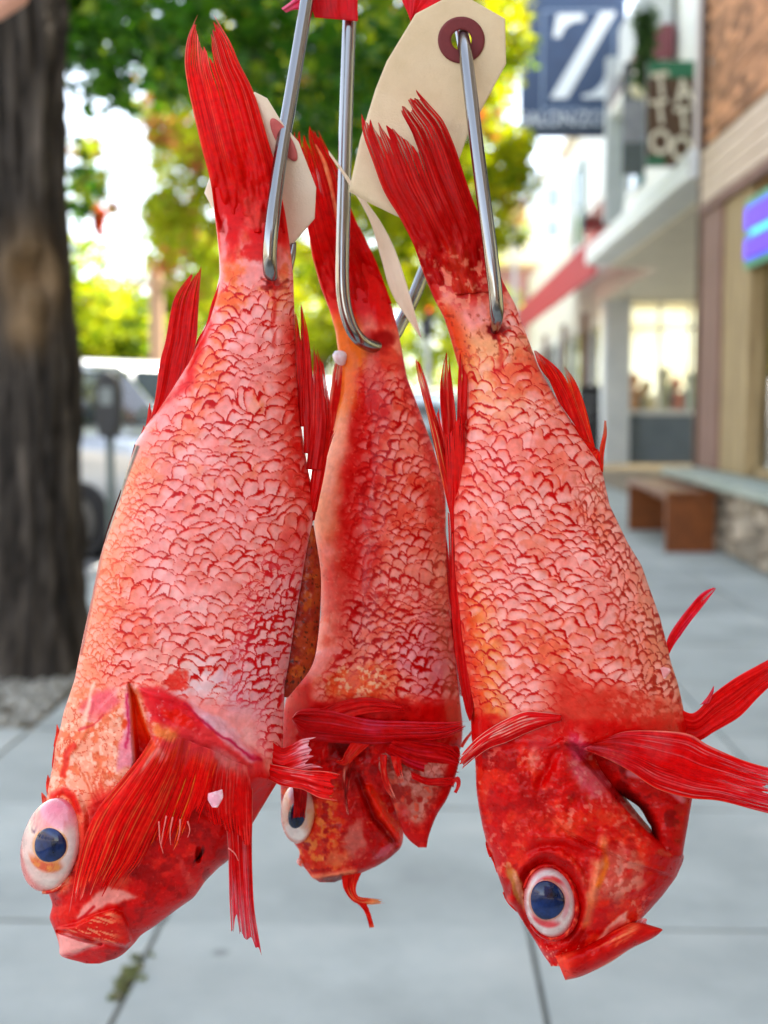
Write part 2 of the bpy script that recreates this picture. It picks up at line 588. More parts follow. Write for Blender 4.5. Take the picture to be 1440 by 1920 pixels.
# the big street tree at the kerb, its crown over the pavement
tx, ty = -1.86, 5.98
tree = thing('street_tree', 'thick dark grey trunk with a knot hole and leafy crown hanging over the pavement', 'tree', loc=(0, 0, 0))
nr_, ns_ = 120, 64
zz = np.linspace(-0.08, 4.6, nr_); th = np.linspace(0, 2 * np.pi, ns_, endpoint=False)
Z, T = np.meshgrid(zz, th, indexing='ij')
rad = np.interp(zz, [-0.08, 0.05, 0.35, 0.9, 1.5, 1.9, 2.3, 2.7, 3.2, 4.6], [0.30, 0.25, 0.205, 0.19, 0.19, 0.185, 0.175, 0.185, 0.24, 0.26])[:, None]
cx_ = np.interp(zz, [0, 1.5, 2.2, 3, 4.6], [-0.03, -0.02, -0.06, -0.06, -0.22])[:, None] + tx
nzv = fbm(T * 6, Z * 1.6, 3, 5); nz2 = fbm(T * 2.2, Z * 0.9, 9, 3)
furrow = np.abs(fbm(T * 9 + fbm(T * 3, Z * 3, 5) * 2, Z * 1.2, 8, 3) - 0.5) * 2
rr = rad * (1 + 0.16 * (nz2 - 0.5)) + 0.08 * (nzv - 0.5) + 0.05 * furrow + 0.03 * (fbm(T * 7, Z * 6, 31, 4) - .5)
knot_dir = -1.20
dk = np.hypot((np.angle(np.exp(1j * (T - knot_dir)))) * 0.2, (Z - 1.92) * 0.75)
rr = rr + 0.05 * np.exp(-((dk - 0.10) / 0.04) ** 2) - 0.10 * np.exp(-(dk / 0.06) ** 2)
dk2 = np.hypot((np.angle(np.exp(1j * (T - knot_dir + 0.25)))) * 0.2, (Z - 1.66) * 0.8)
rr = rr + 0.045 * np.exp(-(dk2 / 0.07) ** 2)
V = np.stack([cx_ + rr * np.cos(T), ty + rr * np.sin(T), Z], -1).reshape(-1, 3)
bt = fbm(T * 5, Z * 2.0, 21, 4).ravel(); kn = np.exp(-(dk / 0.13) ** 2).ravel() + 0.8 * np.exp(-(dk2 / 0.08) ** 2).ravel()
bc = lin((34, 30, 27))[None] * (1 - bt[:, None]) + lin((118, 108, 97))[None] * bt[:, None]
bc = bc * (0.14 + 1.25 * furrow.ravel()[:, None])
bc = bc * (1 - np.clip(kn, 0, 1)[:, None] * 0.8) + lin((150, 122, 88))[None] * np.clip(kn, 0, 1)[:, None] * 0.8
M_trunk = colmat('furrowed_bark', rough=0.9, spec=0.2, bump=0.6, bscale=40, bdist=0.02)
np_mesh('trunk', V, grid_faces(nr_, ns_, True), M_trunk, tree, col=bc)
lm = MB()
for pts in ([(tx - .25, ty, 4.3), (tx + .3, ty + .3, 5.2), (tx + 1.3, ty + .8, 6.0), (tx + 2.2, ty + 1.2, 6.6)],
            [(tx - .2, ty, 4.2), (tx + .4, ty - .5, 5.0), (tx + 1.2, ty - 1.2, 5.5)],
            [(tx - .3, ty, 4.3), (tx - .9, ty + .6, 5.6), (tx - 1.6, ty + 1.2, 6.8)],
            [(tx + .1, ty + .1, 3.5), (tx + .6, ty + .9, 3.9), (tx + 1.1, ty + 2.2, 4.1), (tx + 1.5, ty + 3.0, 4.2)]):
    lm.tube(resample(pts, 12), np.linspace(0.14, 0.035, 12), 10)
lm.build('limb', M_bark, tree, smooth=True)
# lower fringe of the crown seen at the top of the picture, then the mass above it
def px_clumps(seed, n, x0, x1, y0, y1, Y0, Y1, rmin, rmax, keep=None):
    """leaf clumps spread through the slab of crown the photograph shows between those sight lines"""
    r = np.random.RandomState(seed); out = []
    while len(out) < n:
        px, py, Y = r.uniform(x0, x1), r.uniform(y0, y1), r.uniform(Y0, Y1)
        if keep and not keep(px, py): continue
        out.append((wx(px, Y, py), Y, wz(py, Y), r.uniform(rmin, rmax)))
    return out


low = px_clumps(11, 135, 110, 800, -60, 300, 6.0, 8.6, .12, .27, lambda x, y: (y < 165 + 22 * math.sin(x / 31) or x > 290) and y < 230 + 70 * math.sin(x / 90 + 1.2) + 30 * math.sin(x / 23))
low += px_clumps(12, 14, 125, 185, 160, 400, 6.6, 7.4, .05, .11)
low += clump_cloud(13, 70, -1.6, 6.8, 5.9, 3.0, 3.0, 1.0, 0.3, 0.6)
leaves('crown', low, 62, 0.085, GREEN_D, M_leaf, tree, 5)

# second street tree further along, sunlit
tree2 = thing('street_tree', 'sunlit yellow green street tree further along the kerb, behind the hanging fish', 'tree')
t2 = MB(); t2.tube(resample([(-1.9, 14, -0.05), (-1.85, 14, 1.5), (-1.7, 14, 3.0), (-1.2, 14.1, 4.2), (-0.4, 14.3, 5.3), (0.4, 14.5, 6.3)], 20), np.linspace(0.17, 0.05, 20), 12)
t2.build('trunk', M_bark2, tree2, smooth=True)
t2 = MB()
for pts in ([(-1.65, 14, 3.1), (-1.9, 14.4, 4.2), (-2.2, 14.9, 5.4)], [(-1.2, 14.1, 4.2), (-.5, 13.5, 4.8), (.5, 13.2, 5.2)], [(-.6, 14.2, 5.0), (.3, 14.9, 5.3), (1.1, 15.2, 5.6)]):
    t2.tube(resample(pts, 10), np.linspace(0.08, 0.025, 10), 8)
t2.build('limb', M_bark2, tree2, smooth=True)
c2 = px_clumps(31, 210, 640, 985, -80, 440, 12.4, 16, .2, .36, lambda x, y: x < 962 + 24 * math.sin(y / 37) + (22 if 290 < y < 390 else 0))
c2 += px_clumps(32, 90, 430, 860, 300, 600, 14, 17, .18, .32)
c2 += px_clumps(33, 60, 300, 640, -60, 300, 13, 16, .2, .36)
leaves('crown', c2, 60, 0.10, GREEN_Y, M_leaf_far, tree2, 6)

# third: a rusty autumn one seen through the gap beside the first fish
tree3 = thing('street_tree', 'green street tree with rusty autumn leaves between the dark trunk and the first fish tail', 'tree')
t3 = MB(); t3.tube(resample([(-3.0, 22, -.1), (-3.0, 22, 2), (-2.9, 22, 4), (-2.4, 22.3, 5.4)], 14), np.linspace(0.15, 0.05, 14), 10)
t3.build('trunk', M_bark2, tree3, smooth=True)
c3 = px_clumps(41, 150, 286, 520, 120, 560, 20.5, 24, .3, .5, lambda x, y: x > 290 + 20 * math.sin(y / 40))
c3 += px_clumps(42, 26, 140, 200, 250, 400, 21, 23, .12, .3)
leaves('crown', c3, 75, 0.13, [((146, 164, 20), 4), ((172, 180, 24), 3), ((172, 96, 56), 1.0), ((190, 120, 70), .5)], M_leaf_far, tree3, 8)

# the far row of trees closing the street
names = ['low bright green tree behind the parked vehicles, next to the dark trunk', 'rounded yellow green tree at the end of the street behind the first fish',
         'bright green tree at the end of the street between the first and second fish', 'tall green tree at the end of the street behind the traffic light',
         'yellow green tree at the far left of the street, mostly behind the dark trunk', 'tallest pale green tree far down the street left of the shopfronts']
for i, (px, Y, h, w) in enumerate([(215, 37, 5.9, 3.0), (400, 40, 7.4, 3.4), (600, 45, 8.5, 3.6), (800, 56, 10.5, 3.8), (40, 34, 6.8, 3.4), (900, 62, 14.0, 3.2)]):
    X = wx(px, Y)
    t = thing('far_tree', names[i], 'tree', 'trees at the end of the street')
    tm = MB(); tm.tube([(X, Y, -.15), (X + .1, Y, h * .3), (X, Y, h * .7)], [0.22, 0.17, 0.06], 8)
    tm.build('trunk', M_bark2, t, smooth=True)
    cl = clump_cloud(60 + i, 70, X, Y, h * 0.58, w, 2.4, h * 0.40, 0.55, 1.0)
    leaves('crown', cl, 70, 0.26, GREEN_F, M_leaf_far, t, 70 + i)
wood = clump_cloud(90, 160, -18, 95, 3.5, 42, 6, 4.5, 1.5, 2.6, lambda x, y, z: z > 0)
tag(leaves('treeline', wood, 60, 0.6, GREEN_F, M_leaf_far, None, 91), kind='stuff')

# moss and weeds in the slab joint at the lower left
wd = []
r = np.random.RandomState(8)
for k in range(26):
    py = r.uniform(1835, 1925); px = 229 + (1920 - py) * .51 + r.normal() * 9 - 6
    dd = 2990.0 / (py - 760)
    wd.append((wx(px, dd, py), dd, 0.004, r.uniform(.006, .015)))
tag(leaves('weeds', wd, 16, 0.014, [((142, 150, 96), 3), ((170, 162, 124), 2), ((130, 136, 94), 2)], M_leaf_far, None, 3), kind='stuff')


# ------------------------------------------------------------------ buildings on the right
M_brick = pmat('weathered_brick', (142, 84, 56), (206, 156, 116), 3.2, 0.9, 0.5, c3=(186, 128, 90))
M_mortar = pmat('mortar', (150, 130, 110), (172, 152, 130), 8, 0.95)
M_brown = pmat('brown_timber', (112, 78, 66), (152, 116, 102), 5, 0.7, stretch=(4, 4, 0.4))
M_tan = pmat('tan_timber', (132, 108, 72), (184, 160, 116), 4, 0.7, stretch=(4, 4, 0.4))
M_fascia = pmat('pale_timber', (196, 172, 150), (218, 196, 174), 4, 0.7, stretch=(0.4, 0.4, 5))
M_dbrown = pmat('shadow_brown', (78, 50, 30), (100, 66, 40), 4, 0.7)
M_stone = pmat('rubble_stone', (140, 126, 108), (186, 172, 152), 5, 0.9, 0.5)
M_moss = pmat('mossy_ledge', (146, 156, 142), (170, 176, 164), 4, 0.9, 0.3)
M_wglass = glassmat('shop_glass', ior=1.9)
M_room = emat('glowing_shop_wall', (232, 216, 168), 0.42, (214, 186, 120), 1.6)  # wall glows in place of bright street reflections in the corner glass
M_room2 = emat('glowing_cafe_wall', (236, 232, 206), 0.55, (222, 204, 158), 1.1)  # added glow on the back wall stands for cream reflections in the pane

def vary(m, lo, hi):
    nt = m.node_tree; N = nt.nodes; p = N['Principled BSDF']
    src = p.inputs['Base Color'].links[0].from_socket
    oi = N.new('ShaderNodeObjectInfo'); mr = N.new('ShaderNodeMapRange'); mr.inputs['To Min'].default_value = lo; mr.inputs['To Max'].default_value = hi
    hs = N.new('ShaderNodeHueSaturation')
    nt.links.new(oi.outputs['Random'], mr.inputs['Value']); nt.links.new(mr.outputs[0], hs.inputs['Value']); nt.links.new(src, hs.inputs['Color'])
    nt.links.new(hs.outputs[0], p.inputs['Base Color'])


def gum_spots(m):
    nt = m.node_tree; N = nt.nodes; p = N['Principled BSDF']
    src = p.inputs['Base Color'].links[0].from_socket
    ge = N.new('ShaderNodeNewGeometry'); vo = N.new('ShaderNodeTexVoronoi'); vo.inputs['Scale'].default_value = 3.3
    nz = N.new('ShaderNodeTexNoise'); nz.inputs['Scale'].default_value = 1.7; nz.inputs['Detail'].default_value = 6
    nt.links.new(ge.outputs['Position'], vo.inputs['Vector']); nt.links.new(ge.outputs['Position'], nz.inputs['Vector'])
    mr = N.new('ShaderNodeMapRange'); mr.inputs['From Min'].default_value = .05; mr.inputs['From Max'].default_value = .085
    mr.inputs['To Min'].default_value = .62; mr.inputs['To Max'].default_value = 1.0
    nt.links.new(vo.outputs['Distance'], mr.inputs['Value'])
    m2 = N.new('ShaderNodeMapRange'); m2.inputs['From Min'].default_value = .3; m2.inputs['From Max'].default_value = .7
    m2.inputs['To Min'].default_value = .84; m2.inputs['To Max'].default_value = 1.1
    nt.links.new(nz.outputs['Fac'], m2.inputs['Value'])
    mu = N.new('ShaderNodeMath'); mu.operation = 'MULTIPLY'
    nt.links.new(mr.outputs[0], mu.inputs[0]); nt.links.new(m2.outputs[0], mu.inputs[1])
    hs = N.new('ShaderNodeHueSaturation')
    nt.links.new(mu.outputs[0], hs.inputs['Value']); nt.links.new(src, hs.inputs['Color']); nt.links.new(hs.outputs[0], p.inputs['Base Color'])


gum_spots(M_conc)
vary(M_brick, .45, 1.35); vary(M_stone, .5, 1.3); vary(M_conc, .93, 1.06)
b1 = thing('brick_building', 'brown brick shop building at the right edge with timber fascia and corner window', 'building')
BX = 2.92
w = MB(); w.box(BX + 0.03, 9, -6, 12.98, 3.95, 9.0)
w.build('wall', M_mortar, b1)
# bricks of the upper facade that the photograph can show
bm = None; brick_wall = b1
cnt = 0
for row in range(26):
    z = 3.98 + row * 0.085
    for k in range(14):
        y = 12.96 - 0.23 * k - (0.115 if row % 2 else 0)
        if y - 0.22 < 9.9: break
        if cnt >= 290: break
        if bm is None:
            q = MB(); q.box(0, 0.045, -0.222, 0, 0, 0.077)
            o = q.build('brick', M_brick, b1); bm = o.data
        else:
            o = link(bpy.data.objects.new('brick', bm), b1)
        o.location = (BX - 0.008 + rng.uniform(-.006, .006), y, z); cnt += 1
w = MB(); w.box(BX - 0.02, BX + 0.10, -6, 13.0, 3.34, 3.90); w.build('fascia', M_fascia, b1, bevel=0.02)
w = MB()
for k in range(4): w.box(BX - 0.045, BX - 0.023, -6, 13.01, 3.36 + k * 0.135, 3.36 + k * 0.135 + 0.118)
w.build('fascia_board', M_fascia, b1)
w = MB(); w.box(BX - 0.06, BX + 0.05, -6, 13.02, 3.25, 3.335); w.build('fascia_trim', M_brown, b1)
w = MB(); w.box(BX - 0.03, BX + 0.35, 12.15, 12.97, 0.66, 3.247); w.build('corner_post', M_brown, b1, bevel=0.02)
w = MB(); w.box(BX + 0.0, BX + 0.30, 11.15, 12.14, 0.66, 3.25); w.build('window_post', M_tan, b1, bevel=0.02)
w = MB(); w.box(BX - 0.05, BX + 0.02, 12.98, 13.1, 0.0, 8.2); w.build('shadow_strip', M_dbrown, b1)  # dark strip built where the corner edge is only in shadow
w = MB(); w.box(BX + 0.06, 9, 12.6, 12.97, 0, 3.95); w.box(BX + 0.3, 9, -6, -5.7, 0, 3.95); w.box(8.7, 9, -5.7, 12.6, 0, 3.95)
w.build('side_wall', M_mortar, b1)
w = MB(); w.box(BX + 0.10, BX + 0.13, -5.6, 11.15, 0.75, 3.25); wf = w.build('shop_window', M_wglass, b1)
w = MB()
for y in (11.05, 8.3, 5.5, 2.6): w.box(BX + 0.06, BX + 0.17, y, y + 0.09, 0.70, 3.25)
w.box(BX + 0.06, BX + 0.17, -5.6, 11.15, 0.66, 0.747)
w.build('window_frame', M_tan, wf)
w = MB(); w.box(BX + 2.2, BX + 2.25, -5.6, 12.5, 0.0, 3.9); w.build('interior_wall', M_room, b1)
w = MB(); w.box(BX + 0.2, BX + 2.2, -5.6, 12.5, 0.55, 0.62); w.build('display_shelf', M_tan, b1)

gd = [((226, 214, 180), .5, .5), ((70, 84, 60), .3, .9), ((196, 120, 90), .35, .4), ((60, 62, 74), .45, .35), ((236, 226, 190), .4, .7)]  # rounded shapes whose colours stand in for the street reflected in the glass
for k in range(5):
    col_, rr_, hh_ = gd[k]
    q = MB(); q.prism([(BX + .9 + rr_ * math.cos(t_), 9.6 + .8 * k * .6 + rr_ * math.sin(t_)) for t_ in np.linspace(0, 6.283, 11)[:-1]], 'z', .623, .62 + hh_)
    q.sphere((BX + .9, 9.6 + .48 * k, .62 + hh_ + .1), (rr_ * .6, rr_ * .6, .16), 10, 6)
    tag(q.build('window_reflection', pmat('reflection_%d' % k, col_, tuple(min(255, v + 14) for v in col_), 4, .5)),
        ['cream', 'dark green', 'terracotta', 'slate', 'pale yellow'][k] + ' rounded ware stand-in behind the corner window glass', 'reflection', 'reflection stand-ins in the corner window')

# low rubble stone plinth under the window
pl = thing('stone_wall', 'low rubble stone plinth with a mossy ledge under the corner window', 'wall')
w = MB(); w.box(BX - 0.20, BX + 0.06, 6.0, 12.9, -0.02, 0.57); w.build('wall_core', M_mortar, pl)
w = MB(); w.box(BX - 0.40, BX + 0.04, 6.0, 13.0, 0.573, 0.655); w.build('ledge', M_moss, pl, bevel=0.02)
y = 12.88
while y > 8.2:
    W_ = rng.uniform(0.20, 0.44); z = 0.004
    while z < 0.52:
        h = rng.uniform(.10, .24)
        if z + h > .50: h = .565 - z
        y1 = y - .006 + rng.uniform(-.02, .02); y0 = y - W_ + .006 + rng.uniform(-.02, .02)
        q = MB(); j_ = [rng.uniform(.0, .03) for _ in range(8)]; p_ = [BX - .205 - rng.uniform(.03, .09) for _ in range(4)]
        q.add([(BX - .203, y0, z), (p_[0], y0 + j_[0], z + j_[1]), (p_[1], y1 - j_[2], z + j_[3]), (BX - .203, y1, z),
               (BX - .203, y0, z + h - .01), (p_[2], y0 + j_[4], z + h - .01 - j_[5]), (p_[3], y1 - j_[6], z + h - .01 - j_[7]), (BX - .203, y1, z + h - .01)],
              [(0, 1, 2, 3), (4, 7, 6, 5), (0, 4, 5, 1), (1, 5, 6, 2), (2, 6, 7, 3)])
        q.build('stone', M_stone, pl, bevel=0.015)
        z += h
    y -= W_

# neon sign in the corner window
M_purple = emat('purple_neon', (86, 40, 255), 0.22)
M_mint = emat('mint_neon', (70, 200, 150), 0.3)
M_signback = pmat('sign_back_green', (60, 150, 110), (80, 170, 130), 3, 0.5)
ns = thing('neon_sign', 'purple and mint green glowing sign hanging in the corner shop window', 'sign')
sy0, sy1 = 8.6, 11.14
w = MB(); w.box(BX - 0.06, BX - 0.03, sy0, sy1, 2.50, 3.10); w.build('panel', M_signback, ns, bevel=0.01)
w = MB(); w.box(BX - 0.085, BX - 0.062, sy0 + .1, sy1 - .1, 2.82, 3.02); w.box(BX - 0.085, BX - 0.062, sy0 + .1, sy1 - .1, 2.57, 2.75); w.build('purple_tube', M_purple, ns, smooth=False, bevel=0.01)
w = MB(); w.box(BX - 0.09, BX - 0.062, sy0 + .06, sy1 - .3, 2.765, 2.805); w.build('mint_tube', M_mint, ns)
w = MB(); w.tube([(BX - .045, 9.2, 3.08), (BX - .045, 9.2, 3.26)], .008, 6); w.tube([(BX - .045, 10.2, 3.08), (BX - .045, 10.2, 3.26)], .008, 6); w.build('hanger', M_black, ns)

# white two storey building with the flat canopy
b2 = thing('white_building', 'white two storey shop building with flat canopy, grey corner column and glow-backed window', 'building')
W2 = pmat('white_siding', (226, 226, 220), (240, 240, 234), 2, 0.6)
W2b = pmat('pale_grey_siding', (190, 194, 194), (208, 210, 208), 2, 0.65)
w = MB(); w.box(3.24, 9, 13.12, 21.4, 4.0, 6.75); w.box(3.24, 9, 21.403, 27.6, 5.0, 6.75); w.build('upper_wall', W2, b2)
for k in range(18):
    if k == 0:
        q = MB(); q.box(-0.03, 0.0, 0, 14.4, 0, 0.142); o = q.build('siding_board', W2, b2); sbm = o.data
    else:
        o = link(bpy.data.objects.new('siding_board', sbm), b2)
    o.location = (3.238, 13.16, 4.05 + k * 0.15)
    if k < 7: o.scale = (1, .57, 1)
w = MB(); w.box(3.0, 9, 13.1, 27.9, 6.76, 6.95); w.box(3.1, 9, 13.1, 27.8, 6.95, 7.15); w.build('cornice', pmat('cream_trim', (226, 214, 190), (236, 226, 206), 3, .6), b2, bevel=.02)
M_teal = pmat('teal_shutter', (20, 92, 92), (30, 108, 106), 5, 0.55)
for yy in (18.6, 25.2):
    w = MB(); w.box(3.19, 3.206, yy, yy + 0.9, 4.55, 6.1); wn_ = w.build('window', pmat('dark_glass', (60, 72, 80), (84, 98, 106), 1, .08), b2)
    w = MB(); w.box(3.16, 3.205, yy - .08, yy - .003, 4.47, 6.18); w.box(3.16, 3.205, yy + .903, yy + .98, 4.47, 6.18); w.box(3.16, 3.205, yy, yy + .9, 6.103, 6.18); w.box(3.16, 3.205, yy, yy + .9, 4.47, 4.547); w.box(3.175, 3.188, yy, yy + .9, 5.3, 5.35); w.build('window_frame', W2, wn_)
    for y0, y1 in ((yy - .46, yy - .1), (yy + 1.0, yy + 1.36)):
        w = MB(); w.box(3.165, 3.205, y0, y1, 4.5, 6.15)
        for q in range(12): w.box(3.15, 3.164, y0 + .04, y1 - .04, 4.56 + q * .128, 4.64 + q * .128)
        w.build('shutter', M_teal, b2)
M_canopy = pmat('white_canopy_metal', (222, 224, 222), (236, 237, 234), 2, 0.5)
M_soffit = pmat('cream_soffit', (205, 196, 176), (222, 212, 192), 2, 0.7)
w = MB(); w.box(2.80, 3.2, 13.14, 21.2, 3.66, 3.97); w.build('canopy_edge', M_canopy, b2, bevel=.02)
w = MB()
for k in range(3): w.box(2.775, 2.797, 13.14, 21.2, 3.68 + k * .095, 3.68 + k * .095 + .075)
w.build('canopy_rib', M_canopy, b2)
w = MB(); w.box(3.203, 9, 13.14, 21.2, 3.62, 3.98); w.box(4.0, 9, 21.203, 28.6, 3.62, 3.98); w.build('soffit', M_soffit, b2)
w = MB(); w.box(wx(1127, 28), wx(1176, 28), 27.6, 28.2, -0.02, 3.62); w.build('column', pmat('pale_grey_column', (196, 202, 204), (212, 216, 216), 2, .6), b2, bevel=.03)
XA, XB = wx(1176, 28), wx(1335, 28)
w = MB(); w.box(XA, XB, 28.05, 28.35, -0.02, 1.08); w.build('bulkhead', pmat('slate_blue_panel', (104, 116, 126), (118, 130, 138), 2, .5), b2)
w = MB(); w.box(XA, XB, 27.98, 28.36, 1.083, 1.19); w.build('sill', M_canopy, b2)
w = MB(); w.box(XA, XB, 28.15, 28.18, 1.2, 3.61); sw_ = w.build('shop_window', M_wglass, b2)
w = MB()
for fx in (0.0, 0.36, 0.72): w.box(XA + fx * (XB - XA), XA + fx * (XB - XA) + .07, 28.1, 28.148, 1.2, 3.61)
w.box(XA + .08, XB, 28.1, 28.147, 3.0, 3.06)
w.build('window_frame', M_canopy, sw_)
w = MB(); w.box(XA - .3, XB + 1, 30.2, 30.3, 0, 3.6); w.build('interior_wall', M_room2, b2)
w = MB(); w.box(XA + .1, XB, 28.5, 29.4, 1.15, 1.2); w.build('display_shelf', M_soffit, b2)
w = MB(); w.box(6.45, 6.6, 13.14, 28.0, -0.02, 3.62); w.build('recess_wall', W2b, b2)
for k, (fx, hz, c) in enumerate(((.15, .5, (228, 150, 70)), (.3, .34, (238, 210, 150)), (.52, .62, (210, 200, 150)), (.66, .4, (234, 120, 80)), (.84, .52, (150, 170, 130)))):
    X = XA + fx * (XB - XA)
    q = MB(); q.prism([(X - .2, 28.7), (X + .2, 28.7), (X + .14, 29.05), (X - .14, 29.05)], 'z', 1.203, 1.2 + hz)
    q.sphere((X, 28.88, 1.22 + hz + .16), (.14, .12, .18), 10, 6)
    tag(q.build('shop_display', pmat('display_%d' % k, c, tuple(min(255, v + 15) for v in c), 4, .6)),
        ['orange goods', 'cream goods', 'khaki goods', 'red goods', 'sage goods'][k] + ' on the shelf inside the white building window', 'display', 'goods in the shop window')

# maroon bay roof and green hanging plant in front of the white facade
mb_ = thing('maroon_bay', 'maroon metal bay roof on the white upper wall behind the tattoo sign', 'bay roof')
w = MB(); w.prism([(2.72, 5.63), (3.15, 5.63), (3.15, 6.05), (2.98, 6.05)], 'y', 15.9, 18.6)
w.build('roof', pmat('maroon_metal', (112, 52, 58), (134, 70, 76), 3, .5), mb_)
w = MB(); w.box(2.75, 3.14, 15.95, 18.55, 5.5, 5.626); w.build('eave', W2, mb_)
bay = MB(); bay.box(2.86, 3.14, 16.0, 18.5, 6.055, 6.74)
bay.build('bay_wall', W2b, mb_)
pot = thing('hanging_plant', 'long trailing green plant hanging in front of the white upper wall', 'plant')
Xp, Yp = wx(1208, 15.0, 100), 15.0
w = MB(); w.prism([(Xp + .11 * math.cos(a), Yp + .11 * math.sin(a)) for a in np.linspace(0, 2 * np.pi, 13)[:-1]], 'z', wz(30, 15), wz(8, 15)); w.build('pot', M_grey, pot)
w = MB(); w.tube([(Xp, Yp, wz(10, 15)), (Xp, Yp, 6.9), (3.1, Yp, 6.9)], .012, 6); w.build('bracket', M_black, pot)
leaves('trailing_leaves', [(Xp + .06 * math.sin(k * 2.1), Yp, wz(25 + k * 9, 15), .13 - .003 * k) for k in range(17)], 55, .07, [((84, 116, 62), 3), ((108, 138, 78), 2), ((66, 98, 50), 2)], M_leaf, pot, 17)


# ------------------------------------------------------------------ signs over the canopy
def text(name, body, size, mat, parent, loc, rot, ext=0.004, align='CENTER', xs=1.0, bold=0.0):
    cu = bpy.data.curves.new(name, 'FONT')
    cu.body = body; cu.size = size; cu.extrude = ext; cu.offset = size * bold; cu.align_x = align; cu.align_y = 'CENTER'
    cu.materials.append(mat)
    tmp = bpy.data.objects.new(name, cu)
    COL.objects.link(tmp)
    dg = bpy.context.evaluated_depsgraph_get()
    me = bpy.data.meshes.new_from_object(tmp.evaluated_get(dg))
    bpy.data.objects.remove(tmp)
    o = link(bpy.data.objects.new(name, me), parent)
    o.location = loc; o.rotation_euler = rot; o.scale = (xs, 1, 1)
    return o


M_navy = pmat('navy_sign_paint', (40, 60, 92), (54, 78, 112), 1.5, 0.4)
M_navyd = pmat('dark_navy_band', (34, 48, 66), (44, 60, 78), 1.5, 0.4)
M_letter = pmat('white_lettering', (226, 232, 236), (236, 240, 242), 2, 0.5)
M_thin = pmat('pale_blue_line', (130, 150, 180), (146, 166, 194), 2, .5)
zs = thing('salon_sign', 'large navy blue hanging salon sign with a big white Z', 'sign')
YS = 19.3
x0, x1 = wx(976, YS, 120), wx(1172, YS, 120); z0, z1 = wz(258, YS), wz(-40, YS)
w = MB(); w.box(x0, x1, YS, YS + .10, z0, z1); w.build('panel', M_navy, zs, bevel=.01)
w = MB(); w.box(x0 + .005, x1 - .005, YS - .004, YS - .0005, z0 + .005, wz(232, YS)); w.build('lower_band', M_navyd, zs)
fx0, fx1, fz0, fz1 = wx(1016, YS, 120), wx(1152, YS, 120), wz(208, YS), wz(22, YS)
w = MB(); t = .022
w.box(fx0, fx1, YS - .012, YS - .001, fz0, fz0 + t); w.box(fx0, fx1, YS - .012, YS - .001, fz1 - t, fz1)
w.box(fx0, fx0 + t, YS - .012, YS - .001, fz0 + t, fz1 - t); w.box(fx1 - t, fx1, YS - .012, YS - .001, fz0 + t, fz1 - t)
w.build('border', M_thin, zs)


def spx(pts, Y):
    return [(wx(a, Y), wz(b, Y)) for a, b in pts]


w = MB()
w.prism(spx([(1115, 27), (1143, 27), (1056, 187), (1025, 187)], YS), 'y', YS - .02, YS - .003)
w.prism(spx([(1036, 30), (1085, 30), (1085, 42), (1066, 44), (1050, 54), (1042, 73), (1029, 73)], YS), 'y', YS - .02, YS - .003)
w.prism(spx([(1084, 187), (1084, 182), (1104, 176), (1120, 160), (1126, 145), (1136, 145), (1136, 187)], YS), 'y', YS - .02, YS - .003)
w.build('letter_z', M_letter, zs)
text('lettering', 'SALON/ZOE', 0.30, pmat('dim_lettering', (196, 202, 210), (210, 216, 222), 2, .5), zs, (wx(1062, YS, 120), YS - .008, wz(226, YS)), (R(90), 0, 0), .003, xs=.86, bold=.012)
w = MB(); w.box(wx(1134, 18.6, 280), wx(1170, 18.6, 280), 18.5, 18.66, 3.98, wz(112, 18.6)); sp_ = w.build('sign_post', M_grey, bevel=.02)
tag(sp_, 'light grey square post standing on the white canopy beside the navy sign', 'post')
w = MB(); w.tube([(x1 - .25, YS + .05, z0 + .6), (3.2, YS + .05, z0 + .6)], .03, 8); w.tube([(x1 - .3, YS + .05, z1 - .3), (3.2, YS + .05, z1 - .3)], .03, 8); w.build('bracket', M_black, zs)

M_tgreen = pmat('sign_green', (28, 96, 62), (44, 120, 80), 2, .5)
M_tbrown = pmat('sign_brown', (66, 42, 22), (88, 62, 30), 3, .5)
M_cream = pmat('cream_lettering', (214, 204, 176), (226, 216, 190), 2, .5)
tsn = thing('tattoo_sign', 'green and brown projecting sign reading TATTOO in cream letters', 'sign')
YT = 13.75
x0, x1 = wx(1213, YT, 215), wx(1304, YT, 215); z0, z1 = wz(314, YT), wz(118, YT)
w = MB(); w.box(x0, x1, YT, YT + .08, z0, z1); w.build('panel', M_tbrown, tsn, bevel=.01)
w = MB(); w.box(x0 + .004, x1 - .004, YT - .006, YT - .0005, wz(150, YT), z1 - .004); w.build('green_band', M_tgreen, tsn)
w = MB(); w.box(x0 + .004, x0 + .2, YT - .006, YT - .0005, z0 + .004, wz(296, YT)); w.build('green_corner', M_tgreen, tsn)
for k, (s, a, b_) in enumerate((('T', 1238, 165), ('A', 1281, 178), ('T', 1238, 216), ('T', 1282, 230), ('O', 1239, 272), ('O', 1279, 284))):
    text('lettering', s, .36, M_cream, tsn, (wx(a, YT, 215), YT - .012, wz(b_, YT)), (R(90), R(-8), 0), .006, bold=.022, xs=.85)
w = MB(); w.tube([(x1 - .02, YT + .04, z1 - .2), (3.235, YT + .04, z1 - .2)], .02, 8); w.tube([(x1 - .02, YT + .04, z0 + .3), (3.235, YT + .04, z0 + .3)], .02, 8); w.build('bracket', M_black, tsn)
w = MB(); w.box(wx(1303, 13.3, 200), wx(1322, 13.3, 200), 13.25, 13.36, wz(326, 13.3), wz(-60, 13.3))
tag(w.build('downpipe', pmat('pinkish_white_pipe', (214, 200, 196), (226, 214, 210), 2, .6), bevel=.02), 'pinkish white square downpipe at the corner beside the brick wall', 'downpipe')

